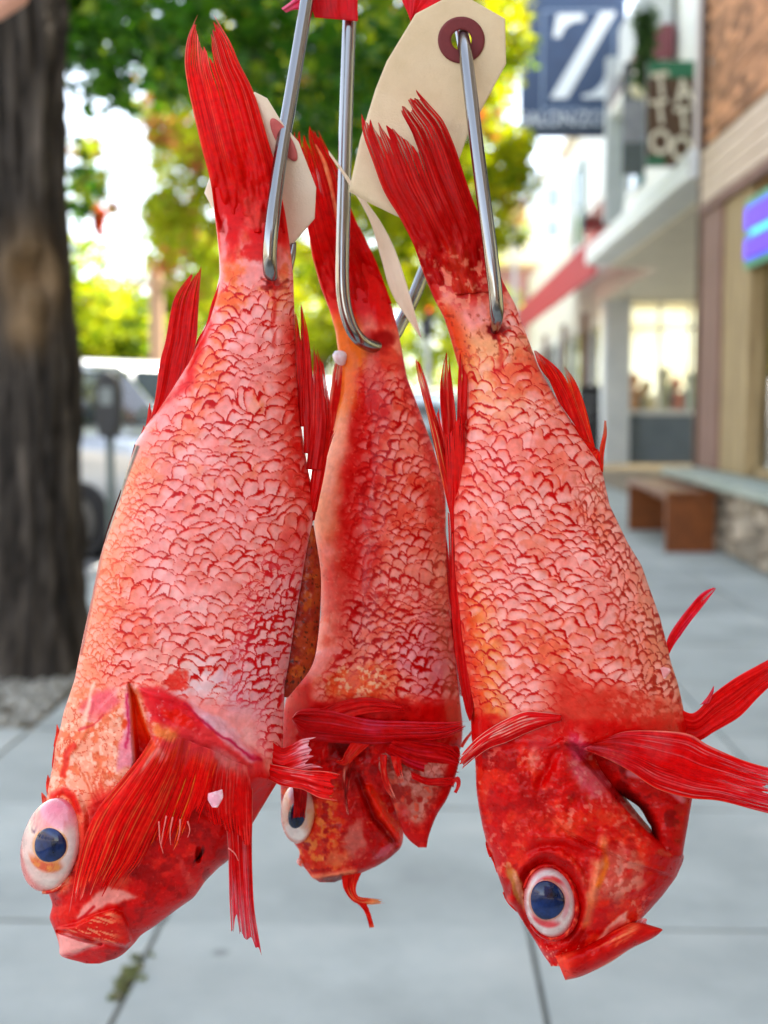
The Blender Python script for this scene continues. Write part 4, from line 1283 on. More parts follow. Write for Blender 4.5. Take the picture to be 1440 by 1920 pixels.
def fin_paint(S, T, ph, rib, fold, X, Y, p):
    sd = p.get('seed', 1)
    c = np.empty(S.shape + (3,))
    c[:] = np.clip(np.array(p.get('c', (196, 8, 14)), float) * (1.10, .9, .9), 0, 255)
    def mix(col, a):
        nonlocal c
        a = np.clip(a, 0, 1)[..., None]
        c = c * (1 - a) + np.array(col, float) * a
    mix(p.get('dark', (120, 4, 10)), .40 * ss(.5, .1, rib) * ss(.35, .6, fbm(S * 7, T * 3, sd + 41, 3)))
    st = fbm(ph * 1.0, T * 2.2, sd + 42, 3)
    mix(p.get('streak', (240, 120, 110)), p.get('streak_s', .55) * ss(.45, .60, st) * ss(.25, .9, rib) * ss(0, .3, T))
    fine = fbm(ph * 3.1, T * 5, sd + 43, 3)
    mix(p.get('fine', (236, 60, 50)), .5 * ss(.52, .64, fine))
    if 'tip' in p:
        t0, t1 = p.get('tip_at', (.72, 1.0))
        mix(p['tip'], p.get('tip_s', .8) * ss(t0, t1, T + .22 * (st - .5)) * (.45 + .55 * rib))
    if 'base' in p:
        mix(p['base'], p.get('base_s', .8) * ss(p.get('base_at', .25), 0, T + .2 * (fine - .5)))
    for (cx, cy, r, col, s_) in p.get('spots', []):
        mix(col, s_ * ss(r, r * .5, np.hypot(X - cx, Y - cy) + r * .5 * (fine - .5)))
    edge = p.get('edge')
    if edge is not None:
        mix(edge, .7 * np.maximum(ss(.03, .0, S), ss(.97, 1., S)))
    return pure(lin(np.clip(c.reshape(-1, 3), 0, 255)))


def eye(cx, cy, rx, ry, ang, d, bulge, paint, pup, parent, mat, pmat_, tilt=(0, 0)):
    """domed fish eye with a separate glossy pupil; tilt = extra depth per pixel in x, y"""
    nr, na = 34, 72
    rr = np.sin(np.linspace(0, 1, nr) * np.pi / 2)[:, None]; aa = np.linspace(0, 2 * np.pi, na, endpoint=False)[None]
    ca, sa = math.cos(R(ang)), math.sin(R(ang))
    ex = rr * rx * np.cos(aa); ey = rr * ry * np.sin(aa)
    X = cx + ex * ca - ey * sa; Y = cy + ex * sa + ey * ca

    def surf(x, y):
        dx, dy = x - cx, y - cy
        q = ((dx * ca + dy * sa) / rx) ** 2 + ((-dx * sa + dy * ca) / ry) ** 2
        return d - bulge * np.sqrt(np.clip(1 - q, 0, 1)) + tilt[0] * dx + tilt[1] * dy
    D = surf(X, Y)
    # rim goes back into the socket
    D = np.vstack([D, D[-1:] + .006]); X = np.vstack([X, cx + (X[-1:] - cx) * .96]); Y = np.vstack([Y, cy + (Y[-1:] - cy) * .96])
    V = U(X, Y, D).reshape(-1, 3)
    o = np_mesh('eye', V, grid_faces(nr + 1, na, True), mat, parent, col=paint(X.ravel(), Y.ravel()))
    px_, py_, pr, pry, pang = pup
    ca2, sa2 = math.cos(R(pang)), math.sin(R(pang))
    r2 = np.linspace(0.001, 1, 16)[:, None]
    wob = 1 + .03 * np.sin(aa * 3 + 1)
    ex = r2 * pr * wob * np.cos(aa); ey = r2 * pry * wob * np.sin(aa)
    X = px_ + ex * ca2 - ey * sa2; Y = py_ + ex * sa2 + ey * ca2
    D = surf(X, Y) - .0012 * np.sqrt(np.clip(1 - r2 ** 2, 0, 1)) - .0002
    D = np.vstack([D, D[-1:] + .001]); X = np.vstack([X, X[-1:]]); Y = np.vstack([Y, Y[-1:]])
    np_mesh('pupil', U(X, Y, D).reshape(-1, 3), grid_faces(17, na, True), pmat_, o)
    return o


M_skin = colmat('wet_fish_skin', rough=0.36, spec=.10, coat=.13, coat_r=.04, bump=.22, bscale=1300, sss=0.0)
M_fin = colmat('wet_fish_fin', rough=.42, spec=.06, coat=.08, coat_r=.06, transl=.24, bump=.2, bscale=1500, alpha=True)
M_eye = colmat('fish_eye_white', rough=.25, spec=.5, coat=.9, coat_r=.05, bscale=700)
M_pupil = pmat('fish_pupil', (4, 8, 28), (22, 48, 104), 150, .12, spec=.3, coat=.35)


def scales_on(P, x, y, m, sx, sy, ang, seed, line=(184, 2, 8), blush=(240, 60, 34), w0=.10, brk=.5, ls=.97, bs=.75, alt=None):
    """red arcs along the free edges, broken and pooled unevenly; strength m per vertex"""
    RHO, E, DX, DY, ID = scale_pattern(x, y, sx, sy, ang, seed)
    n1 = fbm(x / 46, y / 46, seed + 50, 3); n2 = fbm(x / 9, y / 9, seed + 51, 3); n3 = fbm(x / 20, y / 20, seed + 52, 3)
    cell = hsh((ID * 9973).astype(int), (ID * 7919).astype(int), 3)
    P.mix((250, 190, 184), m * .22 * ss(.5, 1, cell) * ss(.1, .4, E))
    P.mix((250, 182, 176), m * .42 * ss(.12, .50, E) * ss(.30, .55, n3 + .3 * (cell - .5)))
    P.mix((232, 104, 92), m * .22 * ss(.4, 0, cell))
    pres = n3 * .45 + n1 * .30 + .30 * cell + .10 * DX
    # orange red flush just inside the edge
    P.mix(blush, m * bs * ss(.04 + .34 * n2, .03, E) * ss(brk + .01, brk + .10, pres))
    P.mix((226, 104, 92), m * .5 * ss(.30, .05, E) * ss(brk - .16, brk, pres))
    wid = w0 * (.5 + 1.3 * ss(.3, .75, n2)) * (.75 + 1.0 * ss(brk + .02, brk + .16, pres))
    ln = ss(wid, wid * .45, E) * ss(brk - .10, brk - .02, pres + .2 * (n2 - .5))
    P.mix(line, m * ls * ln)
    return RHO, E, DX, DY, ln


def scale_relief(x, y, sx, sy, ang, seed, amp):
    RHO, E, DX, DY, ID = scale_pattern(x, y, sx, sy, ang, seed)
    return amp * .7 * (-DY * .34 + .25 * (ID - .5) - .25 * ss(.09, .0, E))


# ------------------------------------------------------------------ FIRST FISH (left)
ROW = 1.9
D1 = .522
L1 = [(397, 340), (402, 400), (407, 440), (411, 480), (412, 515), (402, 560), (390, 600), (370, 640), (350, 680), (325, 720), (300, 760), (272, 800), (253, 833), (238, 880), (224, 930), (200, 1000), (186, 1051), (172, 1121), (158, 1183), (146, 1242), (140, 1274), (131, 1301), (119, 1336), (114, 1361), (103, 1397), (100, 1432), (94, 1457), (88, 1489), (84, 1530), (84, 1580), (86, 1630), (90, 1672), (99, 1696), (92, 1721), (100, 1740), (108, 1760), (112, 1779), (110, 1790), (122, 1798), (146, 1803), (172, 1807)]
R1 = [(522, 340), (535, 400), (541, 440), (546, 480), (550, 520), (551, 560), (553, 600), (556, 660), (558, 700), (562, 760), (565, 800), (571, 843), (584, 912), (589, 964), (583, 1000), (577, 1034), (569, 1086), (555, 1173), (544, 1242), (535, 1283), (531, 1350), (531, 1400), (530, 1440), (524, 1460), (500, 1500), (472, 1547), (452, 1580), (428, 1614), (411, 1626), (386, 1651), (364, 1683), (332, 1705), (290, 1737), (264, 1753), (252, 1769), (236, 1785), (222, 1796), (204, 1803), (176, 1807)]
OP1 = [(240, 1279), (246, 1320), (248, 1370), (252, 1428), (248, 1448), (200, 1500), (150, 1520), (118, 1440), (140, 1370), (180, 1335), (205, 1305)]
GAP1 = [(241, 1281), (256, 1305), (268, 1345), (284, 1385), (292, 1400), (270, 1428), (250, 1446), (254, 1420), (249, 1370), (246, 1320)]
COL1 = [(262, 1290), (300, 1292), (345, 1315), (400, 1352), (450, 1395), (486, 1420), (500, 1460), (470, 1500), (420, 1500), (350, 1460), (290, 1400), (275, 1340)]
MAX1 = [(102, 1741), (140, 1733), (180, 1716), (214, 1706), (230, 1712), (240, 1735), (250, 1768), (236, 1776), (205, 1770), (170, 1762), (130, 1748)]
LIP1 = [(106, 1750), (135, 1752), (170, 1764), (190, 1768), (165, 1778), (125, 1796), (108, 1796), (112, 1778)]


def paint1(x, y, u):
    P = Paint(x, y, (240, 138, 132), seed=10)
    P.noise((248, 172, 168), 60, .45, .62, .65, 1)
    P.noise((236, 122, 110), 45, .52, .70, .6, 2)
    P.noise((232, 110, 60), 40, .58, .72, .55, 3, mask=ss(1100, 700, y))
    # peach back edge and crimson belly edge
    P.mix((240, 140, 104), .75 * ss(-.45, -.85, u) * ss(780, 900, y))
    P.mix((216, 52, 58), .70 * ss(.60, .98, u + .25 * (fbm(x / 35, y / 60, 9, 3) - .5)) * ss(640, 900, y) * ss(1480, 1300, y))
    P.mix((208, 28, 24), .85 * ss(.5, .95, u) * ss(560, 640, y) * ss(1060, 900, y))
    lil = ss(.40, .9, u + .3 * (fbm(x / 40, y / 40, 12, 3) - .5)) * ss(1010, 1120, y) * ss(1420, 1330, y)
    P.mix((228, 172, 186), .72 * lil)
    P.blob(385, 1275, 80, 45, 18, (226, 200, 204), .9, .6)
    P.blob(300, 1240, 70, 30, 10, (244, 176, 160), .6)
    P.blob(460, 1270, 60, 80, 0, (222, 150, 165), .6)
    P.blob(395, 700, 30, 90, 8, (232, 86, 50), .65, 1.0, 30)
    P.blob(352, 800, 26, 60, 20, (232, 100, 66), .5, 1.0, 30)
    P.blob(430, 560, 26, 70, 4, (234, 98, 50), .8, .8, 18)
    P.blob(250, 1180, 60, 45, 20, (222, 84, 66), .7, .8)
    P.blob(470, 960, 60, 90, 20, (232, 140, 142), .5)
    # red root of the tail
    P.mix((214, 10, 8), ss(515, 405, y + 110 * (fbm(x / 24, y / 40, 31, 4) - .5)))
    P.blob(482, 400, 24, 44, -12, (236, 120, 110), .6, .8, 14)
    P.blob(418, 440, 9, 60, 0, (238, 150, 150), .7, .5, 14)
    P.blob(470, 475, 40, 16, 0, (206, 24, 20), .8, .8, 14)
    P.poly([(300, 772), (345, 715), (372, 640), (386, 600), (400, 570), (380, 660), (350, 730)], (212, 24, 22), .9, 9, .4)
    P.blob(511, 533, 26, 16, 0, (120, 4, 4), .95, .7, 9)
    P.line([(513, 536), (516, 570), (512, 610), (517, 650)], 3, (186, 14, 12), .6, 5, False)
    P.line([(488, 520), (510, 534), (540, 524)], 1.5, (96, 4, 4), .7, 3, False)
    # scales
    body = ss(500, 560, y) * ss(1330, 1262, y - .12 * (x - 300)) * ss(-.98, -.6, u)
    body = np.maximum(body, ss(470, 520, x) * ss(1260, 1300, y) * ss(1440, 1380, y))
    small = ss(.35, .7, u) * ss(1000, 1120, y)
    big = 1 - small
    scales_on(P, x, y, body * big, 30, 13.5, -13, 100, brk=.435, w0=.085)
    scales_on(P, x, y, body * small, 24, 11, -34, 130, line=(190, 6, 24), blush=(214, 40, 54), w0=.16, brk=.36, bs=.5)
    pal = ss(-.55, -.8, u) * ss(820, 900, y) * ss(1330, 1280, y)
    scales_on(P, x, y, pal * .6, 17, 9, 0, 150, line=(206, 74, 50), blush=(226, 120, 90), w0=.10, brk=.47)
    # silvery belly ridge
    P.line([(586, 962), (577, 1034), (566, 1090), (553, 1173), (541, 1245), (533, 1290), (531, 1340)], 3, (236, 190, 200), .55, 5)
    # brown cut along the back
    P.line([(258, 838), (236, 895), (214, 960), (196, 1012)], 3.2, (40, 12, 12), .95, 3)
    P.line([(196, 1012), (180, 1090), (165, 1160), (152, 1225)], 3.0, (150, 44, 34), .8, 3)
    # head: peach skull with red veins
    hd = ss(1275, 1330, y + .15 * (x - 150)) * ss(300, 255, x + .2 * (y - 1400))
    P.mix((240, 152, 122), .9 * hd)
    v = 1 - np.abs(fbm(x / 13, y / 13, 61, 4) - .5) * 2
    P.mix((204, 62, 44), hd * .75 * ss(.90, .98, v))
    P.noise((222, 96, 70), 20, .52, .68, .75, 62, mask=hd)
    P.noise((250, 196, 170), 9, .56, .7, .7, 63, mask=hd)
    P.blob(190, 1318, 44, 26, -25, (228, 92, 104), .85, .5)
    P.blob(176, 1345, 22, 14, -20, (232, 112, 110), .8, .4)
    P.line([(150, 1372), (170, 1318), (178, 1285)], 3, (250, 190, 165), .8, 3, False)
    P.line([(146, 1372), (178, 1358), (196, 1338)], 2, (206, 50, 60), .8, 2, False)
    P.poly([(240, 1284), (246, 1330), (249, 1375), (251, 1440), (226, 1450), (226, 1400), (234, 1340)], (232, 128, 150), .8, 6)
    P.line([(240, 1300), (240, 1350), (238, 1400)], 2, (190, 30, 70), .8, 3, False)
    P.line([(243, 1284), (248, 1340), (250, 1390), (251, 1440)], 2.2, (250, 214, 210), .9, 2)
    P.blob(230, 1360, 10, 6, -60, (214, 60, 30), .8)
    P.line([(116, 1452), (126, 1418), (140, 1400)], 6, (214, 40, 28), .8, 4, False)
    P.line([(100, 1490), (118, 1482), (136, 1494), (146, 1520)], 7, (218, 40, 26), .95, 5)
    for k in range(5):
        P.line([(150 + 14 * k, 1440 + 8 * k), (168 + 10 * k, 1476 + 8 * k), (180 + 9 * k, 1510 + 6 * k)], 2.2, (214, 78, 56), .6, 2, False)
    P.blob(128, 1550, 26, 40, 0, (238, 140, 105), .5)
    # gill opening
    P.poly(GAP1, (238, 66, 14), 1, 4, sharp=True)
    P.mix((176, 4, 4), ss(2, -6, sdf(GAP1, x, y)) * ss(1350, 1430, y))
    # shoulder girdle at the fin base
    P.poly(COL1, (222, 62, 66), .95, 8)
    P.poly([(262, 1296), (330, 1312), (392, 1350), (372, 1368), (318, 1352), (290, 1350), (276, 1330)], (216, 34, 48), .9, 8)
    P.blob(330, 1345, 36, 12, 24, (232, 40, 20), .9)
    P.noise((238, 150, 150), 9, .6, .72, .8, 71, mask=ss(6, -6, sdf(COL1, x, y)) * ss(330, 290, x))
    P.blob(400, 1352, 60, 14, 36, (226, 170, 182), .95, .5)
    P.blob(446, 1398, 50, 14, 40, (226, 150, 160), .9, .5)
    P.line([(345, 1322), (400, 1362), (450, 1405), (486, 1428)], 2.5, (176, 16, 52), .8, 3, False)
    P.blob(310, 1372, 34, 20, 30, (244, 130, 80), .9, .5)
    P.blob(420, 1420, 40, 16, 34, (232, 120, 120), .8)
    P.blob(330, 1275, 26, 22, 0, (220, 60, 50), .9, .8, 10)
    # lower jaw and throat: glossy red
    low = ss(0, 12, (y - 1500) + .9 * (x - 240) * .6) * ss(1430, 1500, y)
    P.mix((206, 14, 12), .97 * ss(1455, 1520, y) * ss(150, 190, x + .25 * (y - 1500)))
    P.mix((206, 14, 12), .97 * ss(1660, 1690, y))
    P.mix((206, 14, 12), .97 * ss(255, 285, x) * ss(1440, 1470, y))
    P.noise((226, 60, 44), 30, .52, .66, .6, 81, mask=ss(1500, 1560, y))
    P.noise((150, 6, 8), 26, .54, .7, .7, 82, mask=ss(1500, 1560, y))
    P.noise((238, 110, 100), 6, .70, .78, .4, 83, mask=ss(1500, 1560, y))
    P.blob(352, 1640, 8, 60, -22, (228, 100, 100), .5, .5)
    P.blob(372, 1603, 5, 20, 20, (40, 4, 6), .95, .2)
    P.blob(400, 1600, 28, 40, 0, (176, 10, 10), .6)
    # pink cheek patch above the mouth, lips
    P.poly([(160, 1700), (178, 1675), (200, 1664), (232, 1666), (252, 1680), (220, 1692), (196, 1704), (160, 1728), (140, 1735)], (244, 150, 140), .95, 6)
    P.blob(218, 1650, 30, 16, -10, (232, 92, 70), .7, .7, 12)
    P.poly(MAX1, (220, 40, 26), .95, 3)
    d, t = ldist([(104, 1742), (150, 1732), (190, 1722), (226, 1722)], x, y)
    st = fbm((x + 2 * y) / 30, (y - .35 * x) / 4.0, 91, 3)
    P.mix((246, 150, 120), .8 * ss(4, -6, sdf(MAX1, x, y)) * ss(.5, .62, st) * ss(240, 200, x))
    P.poly(LIP1, (246, 158, 150), .97, 4)
    P.line([(110, 1796), (150, 1786), (190, 1770)], 2, (230, 90, 96), .7, 3, False)
    P.blob(116, 1722, 22, 26, 0, (214, 40, 22), .6, .8, 10)
    P.line([(100, 1738), (134, 1734), (160, 1716), (176, 1700)], 2.5, (196, 14, 24), .8, 2.5)
    return P.lin()


def disp1(x, y, u):
    body = ss(470, 540, y) * ss(1340, 1262, y - .12 * (x - 300))
    small = ss(.35, .7, u) * ss(1000, 1120, y)
    h = scale_relief(x, y, 30, 13.5, -13, 100, .00034) * body * (1 - small) + scale_relief(x, y, 24, 11, -34, 130, .00030) * body * small
    h = h + .0016 * (fbm(x / 70, y / 110, 5, 3) - .5)
    d = sdf(OP1, x, y)
    h = h + .0034 * ss(2.0, -4, d) * ss(160, 226, x)
    h = h - .0042 * ss(4, -9, sdf(GAP1, x, y))
    h = h + .0055 * ss(16, -22, sdf(COL1, x, y))
    dl, t = ldist([(262, 1292), (330, 1312), (400, 1352), (450, 1395), (490, 1425)], x, y)
    h = h + .0016 * ss(11, 0, dl)
    h = h + .0042 * ss(3, -6, sdf(MAX1, x, y)) + .0026 * ss(3, -6, sdf(LIP1, x, y))
    dl, t = ldist([(190, 1769), (150, 1760), (108, 1746)], x, y)
    h = h - .0045 * ss(6, 0, dl)
    dl, t = ldist([(84, 1500), (118, 1480), (142, 1492), (156, 1530), (156, 1600), (140, 1650), (110, 1678)], x, y)
    h = h + .0022 * ss(12, 0, dl)
    h = h - .010 * ss(.9, .5, np.hypot((x - 96) / 62, (y - 1584) / 92))
    head = ss(1290, 1350, y)
    h = h + head * (.0011 * (fbm(x / 22, y / 22, 15, 4) - .5) + .00035 * (fbm(x / 6, y / 6, 16, 3) - .5))
    dl, t = ldist([(172, 1316), (160, 1372), (128, 1420)], x, y)
    h = h + .0008 * ss(7, 0, dl)
    dl, t = ldist([(252, 838), (232, 895), (210, 960), (196, 1012), (165, 1160)], x, y)
    h = h - .0015 * ss(5, 0, dl)
    h = h - .006 * ss(9, 2, np.hypot((x - 372) / .8, (y - 1603) / 2.2))
    h = h - .0035 * ss(480, 560, y) * ss(1, 0, np.abs(x - 360) / 9 + ss(640, 480, y)) * 0
    return h


fish_group = 'red rockfish hanging on hooks'
f1 = thing('rockfish', 'largest red rockfish hanging on the left hook, big eye bulging at its left edge', 'fish', fish_group)
ys, A, B = body_curves(L1, R1, 340, 1806, ROW)
T = np.interp(ys, [340, 420, 500, 620, 800, 1000, 1200, 1400, 1560, 1700, 1780, 1806], [.0008, .0055, .0105, .0155, .022, .0265, .0275, .0265, .025, .019, .009, .002])
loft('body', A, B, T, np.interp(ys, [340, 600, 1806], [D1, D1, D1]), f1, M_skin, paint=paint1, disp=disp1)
fin('caudal_fin', [dict(L=[(410, 436), (403, 400), (395, 345), (380, 285), (365, 220), (353, 165), (347, 115), (352, 70), (370, 27)], R=[(535, 436), (527, 370), (516, 310), (499, 250), (475, 170), (450, 120), (432, 78), (400, 26)],
                        len=[(0, 1), (.12, .99), (.30, .90), (.46, .83), (.52, .80), (.60, .93), (.8, .985), (1, 1)], skin=paint1, skin_at=.6, root=.5, d=(D1 - .0042, D1 - .0042, D1 + .003, D1 + .001), rays=17, seed=3, jag=.05, fold=.006, rib=.0007, bulge=.004,
                        c=(218, 10, 10), dark=(120, 4, 8), streak=(244, 120, 96), streak_s=.6, tip=(240, 150, 150), tip_at=(.62, 1.05), tip_s=.75, base=(236, 26, 14), base_at=.4, edge=(250, 150, 120),
                        spots=[(455, 358, 9, (250, 100, 20), .7), (427, 350, 7, (246, 96, 40), .5), (490, 425, 26, (236, 120, 110), .5)])], f1, M_fin)
fin('dorsal_fin', [dict(L=[(282, 785), (290, 751), (299, 682), (310, 640), (320, 585), (330, 553), (352, 522), (377, 493)], R=[(330, 742), (345, 720), (360, 680), (368, 640), (371, 600), (375, 540), (378, 493)],
                        len=[(0, .97), (.3, .93), (1, 1)], d=(D1 - .004, D1 - .006, D1 - .004, D1 - .004), rays=9, seed=5, jag=.07, c=(190, 6, 12), streak=(236, 90, 80), tip=(240, 130, 110), tip_at=(.7, 1.1), edge=(250, 150, 130)),
                   dict(L=[(352, 706), (369, 640), (385, 613), (396, 571), (408, 538), (420, 504)], R=[(372, 706), (388, 655), (402, 600), (414, 560), (420, 535), (421, 505)], d=(D1 - .004, D1 - .006, D1 - .003, D1 - .003), rays=5, seed=6, jag=.03, c=(192, 8, 16), streak=(230, 80, 70))], f1, M_fin)
for sp_ in (dict(L=[(270, 812), (276, 785), (280, 756)], R=[(288, 800), (286, 780), (281, 756)], d=D1 - .002, rays=2, seed=7, jag=0, c=(196, 40, 40)),
            dict(L=[(252, 846), (262, 820), (269, 798)], R=[(272, 830), (273, 812), (270, 798)], d=D1 - .002, rays=2, seed=8, jag=0, c=(190, 50, 44)),
            dict(L=[(222, 940), (238, 885), (252, 833)], R=[(240, 920), (250, 875), (254, 834)], d=D1 - .002, rays=2, seed=9, jag=0, c=(60, 10, 10), streak=(110, 20, 16), fine=(90, 14, 12)),
            dict(L=[(193, 1020), (208, 970), (226, 918)], R=[(204, 1020), (218, 970), (229, 920)], d=D1 - .001, rays=2, seed=9, jag=0, c=(60, 10, 10), streak=(110, 20, 16), fine=(90, 14, 12)),
            dict(L=[(100, 1400), (104, 1378), (106, 1358)], R=[(112, 1392), (112, 1372), (107, 1358)], d=D1, rays=1, seed=2, jag=0, c=(236, 110, 90)),
            dict(L=[(97, 1440), (99, 1415), (102, 1392)], R=[(104, 1432), (104, 1410), (103, 1392)], d=D1, rays=1, seed=2, jag=0, c=(226, 60, 50)),
            dict(L=[(88, 1490), (86, 1470), (89, 1452)], R=[(97, 1480), (96, 1466), (90, 1453)], d=D1, rays=1, seed=2, jag=0, c=(236, 110, 90)),
            dict(L=[(82, 1516), (78, 1500), (77, 1486)], R=[(92, 1506), (88, 1496), (79, 1486)], d=D1, rays=1, seed=2, jag=0, c=(240, 130, 110))):
    fin('spine', [sp_], f1, M_fin)
fin('anal_fin', [dict(L=[(560, 800), (556, 700), (553, 640), (552, 582)], R=[(580, 800), (574, 720), (566, 650), (554, 582)], d=D1 - .004, rays=5, seed=11, jag=.04, c=(190, 8, 16)),
                 dict(L=[(570, 850), (568, 760), (564, 660), (563, 565)], R=[(592, 850), (588, 750), (580, 640), (565, 565)], d=D1 - .005, rays=5, seed=12, jag=.04, c=(180, 6, 14)),
                 dict(L=[(574, 880), (582, 800), (586, 720), (589, 640)], R=[(602, 882), (612, 800), (604, 700), (592, 640)], d=D1 - .006, rays=6, seed=13, jag=.12, c=(176, 6, 14), tip=(230, 150, 140), tip_at=(.85, 1)),
                 dict(L=[(574, 960), (585, 880), (592, 800), (598, 664)], R=[(594, 960), (613, 858), (620, 780), (604, 670)], d=D1 - .005, rays=7, seed=14, jag=.05, c=(196, 8, 14)),
                 dict(L=[(580, 980), (592, 900), (606, 850), (624, 800)], R=[(590, 975), (606, 890), (618, 840), (630, 806)], d=D1 - .003, rays=4, seed=15, jag=.05, c=(190, 8, 18))], f1, M_fin)
fin('pectoral_fin', [dict(L=[(286, 1380), (262, 1418), (226, 1462), (186, 1512), (160, 1566), (143, 1630), (134, 1680), (128, 1718)], R=[(352, 1384), (340, 1440), (318, 1500), (290, 1560), (262, 1616), (234, 1650), (212, 1682), (196, 1700)],
                          len=[(0, 1), (.12, .99), (.25, .97), (.36, .93), (.48, .95), (.6, .99), (.8, .95), (1, .9)], d=(D1 - .0335, D1 - .0365, D1 - .028, D1 - .027), skin=paint1, skin_at=.16, rays=15, seed=21, jag=.16, rib=.0011, fold=.004, bulge=.004,
                          c=(214, 10, 10), dark=(140, 4, 8), streak=(248, 160, 100), streak_s=.6, tip=(246, 180, 180), tip_at=(.80, 1.02), base=(240, 110, 60), base_at=.22, edge=(220, 16, 30)),
                     dict(L=[(342, 1384), (330, 1440), (308, 1500), (286, 1560), (270, 1600), (256, 1630)], R=[(414, 1412), (402, 1450), (392, 1490), (376, 1530), (366, 1570), (352, 1610)],
                          len=[(0, 1), (.2, .9), (.35, .98), (.5, .86), (.62, .92), (.75, .72), (1, .68)], d=(D1 - .037, D1 - .035, D1 - .027, D1 - .027), skin=paint1, skin_at=.2, rays=12, seed=22, jag=.22, rib=.0012, fold=.003,
                          c=(222, 18, 10), dark=(150, 6, 8), streak=(250, 150, 70), streak_s=.85, tip=(248, 200, 200), tip_at=(.84, .98), base=(238, 110, 80), base_at=.25),
                     dict(L=[(402, 1410), (392, 1450), (384, 1500), (392, 1540), (410, 1570)], R=[(468, 1438), (470, 1480), (472, 1520), (472, 1560), (472, 1600)],
                          len=[(0, .8), (.3, .9), (.6, 1), (1, 1)], d=(D1 - .036, D1 - .028, D1 - .024, D1 - .018), skin=paint1, skin_at=.25, rays=9, seed=23, jag=.12, rib=.001, fold=.003,
                          c=(214, 12, 14), dark=(150, 6, 10), streak=(240, 120, 110), streak_s=.6, base=(236, 150, 140), base_at=.3)], f1, M_fin)
fin('pelvic_fin', [dict(L=[(418, 1440), (420, 1500), (426, 1570), (429, 1640), (431, 1700), (433, 1748)], R=[(474, 1446), (474, 1520), (472, 1600), (474, 1660), (478, 1710), (490, 1792)],
                        len=[(0, 1), (.10, .995), (.18, .90), (.26, .89), (.30, 1.0), (.55, 1.0), (.68, .985), (.74, .96), (.8, 1), (1, 1)], d=(D1 - .028, D1 - .020, D1 - .012, D1 - .012), skin=paint1, skin_at=.15, rays=9, seed=24, jag=.035, rib=.001, fold=.003,
                        c=(206, 14, 24), dark=(150, 8, 24), streak=(240, 150, 150), streak_s=.7, tip=(226, 110, 126), tip_at=(.45, .85), tip_s=.7, base=(214, 16, 16), edge=(240, 170, 160))], f1, M_fin)
fin('pelvic_fin', [dict(L=[(512, 1392), (528, 1402), (545, 1396), (565, 1386), (592, 1382)], R=[(508, 1452), (530, 1456), (560, 1448), (585, 1440), (607, 1440)],
                        len=[(0, 1), (.2, .93), (.35, 1.02), (.5, .9), (.65, 1.02), (.8, .9), (1, 1)], d=(D1 - .012, D1 - .010, D1 - .012, D1 - .014), rays=9, seed=25, jag=.2, rib=.0009, wob=5, c=(214, 24, 34), streak=(240, 130, 140), tip=(246, 206, 214), tip_at=(.35, .75), tip_s=.9, base=(206, 10, 14), base_at=.3),
                   dict(L=[(506, 1432), (535, 1438), (570, 1444), (610, 1446), (640, 1452)], R=[(504, 1462), (530, 1474), (565, 1480), (600, 1496), (634, 1502)], d=(D1 - .013, D1 - .011, D1 - .016, D1 - .018), rays=8, seed=26, jag=.1, wob=5, c=(216, 14, 20), streak=(246, 150, 150), streak_s=.8, tip=(230, 14, 10), tip_at=(.6, .8), edge=(244, 170, 150))], f1, M_fin)


def eye1_paint(x, y):
    P = Paint(x, y, (220, 186, 174), warp=3, seed=40)
    P.noise((236, 190, 180), 14, .5, .66, .6, 1)
    P.blob(112, 1528, 50, 42, -20, (226, 122, 136), .92, .4)
    P.blob(92, 1520, 40, 14, -25, (222, 120, 140), .6, .4)
    P.noise((206, 90, 110), 12, .55, .68, .5, 3, 3.0, 30, ss(1560, 1530, y))
    a = np.hypot((x - 94) / 44, (y - 1590) / 48)
    P.mix((214, 84, 40), .95 * ss(1.02, .90, a) * ss(1600, 1624, y + .2 * (94 - x)) * ss(140, 118, x))
    P.noise((240, 160, 70), 9, .5, .64, .7, 4, mask=ss(1.02, .9, a) * ss(1600, 1630, y))
    P.blob(132, 1610, 22, 56, 14, (240, 226, 218), .85, .4)
    P.blob(100, 1655, 34, 12, 14, (236, 214, 204), .8, .4)
    P.mix((222, 96, 88), .85 * ss(.82, .99, np.hypot((x - 92) / 57, (y - 1585) / 90)) * ss(120, 70, x))
    q = np.hypot(x - 94, y - 1585)
    P.mix((226, 150, 90), .8 * ss(34.5, 32.5, q))
    P.blob(62, 1558, 6, 5, 0, (90, 50, 90), .8, .2)
    return P.lin()


eye(95, 1584, 55, 90, 14, D1 - .0125, .0105, eye1_paint, (94, 1585, 30, 32, 0), f1, M_eye, M_pupil, tilt=(-.00006, 0))


def rim(cx, cy, rx, ry, ang, a0, a1, w, d_, tilt, colf, parent, n=90):
    """fold of skin round an eye"""
    t = np.radians(np.linspace(a0, a1, n)); ca, sa = math.cos(R(ang)), math.sin(R(ang))
    ww = w * (.35 + .65 * np.sin(np.pi * np.linspace(.04, .96, n))) * (1 + .25 * (fbm(np.linspace(0, 9, n), np.zeros(n), 5, 3) - .5))
    def arc(k):
        ex, ey = (rx + k) * np.cos(t), (ry + k) * np.sin(t)
        return np.stack([cx + ex * ca - ey * sa, cy + ex * sa + ey * ca], 1)
    loft('eye_rim', arc(-ww * .55), arc(ww), .0022, d_, parent, M_skin, col=1.2, paint=colf, disp=lambda x, y, u: .0006 * (fbm(x / 6, y / 6, 4, 3) - .5), back=(6, 1))


def rim1_paint(x, y, u):
    P = Paint(x, y, (236, 130, 104), seed=42)
    P.noise((214, 50, 40), 9, .48, .62, .9, 1)
    P.noise((246, 196, 180), 7, .60, .70, .7, 2)
    return P.lin()


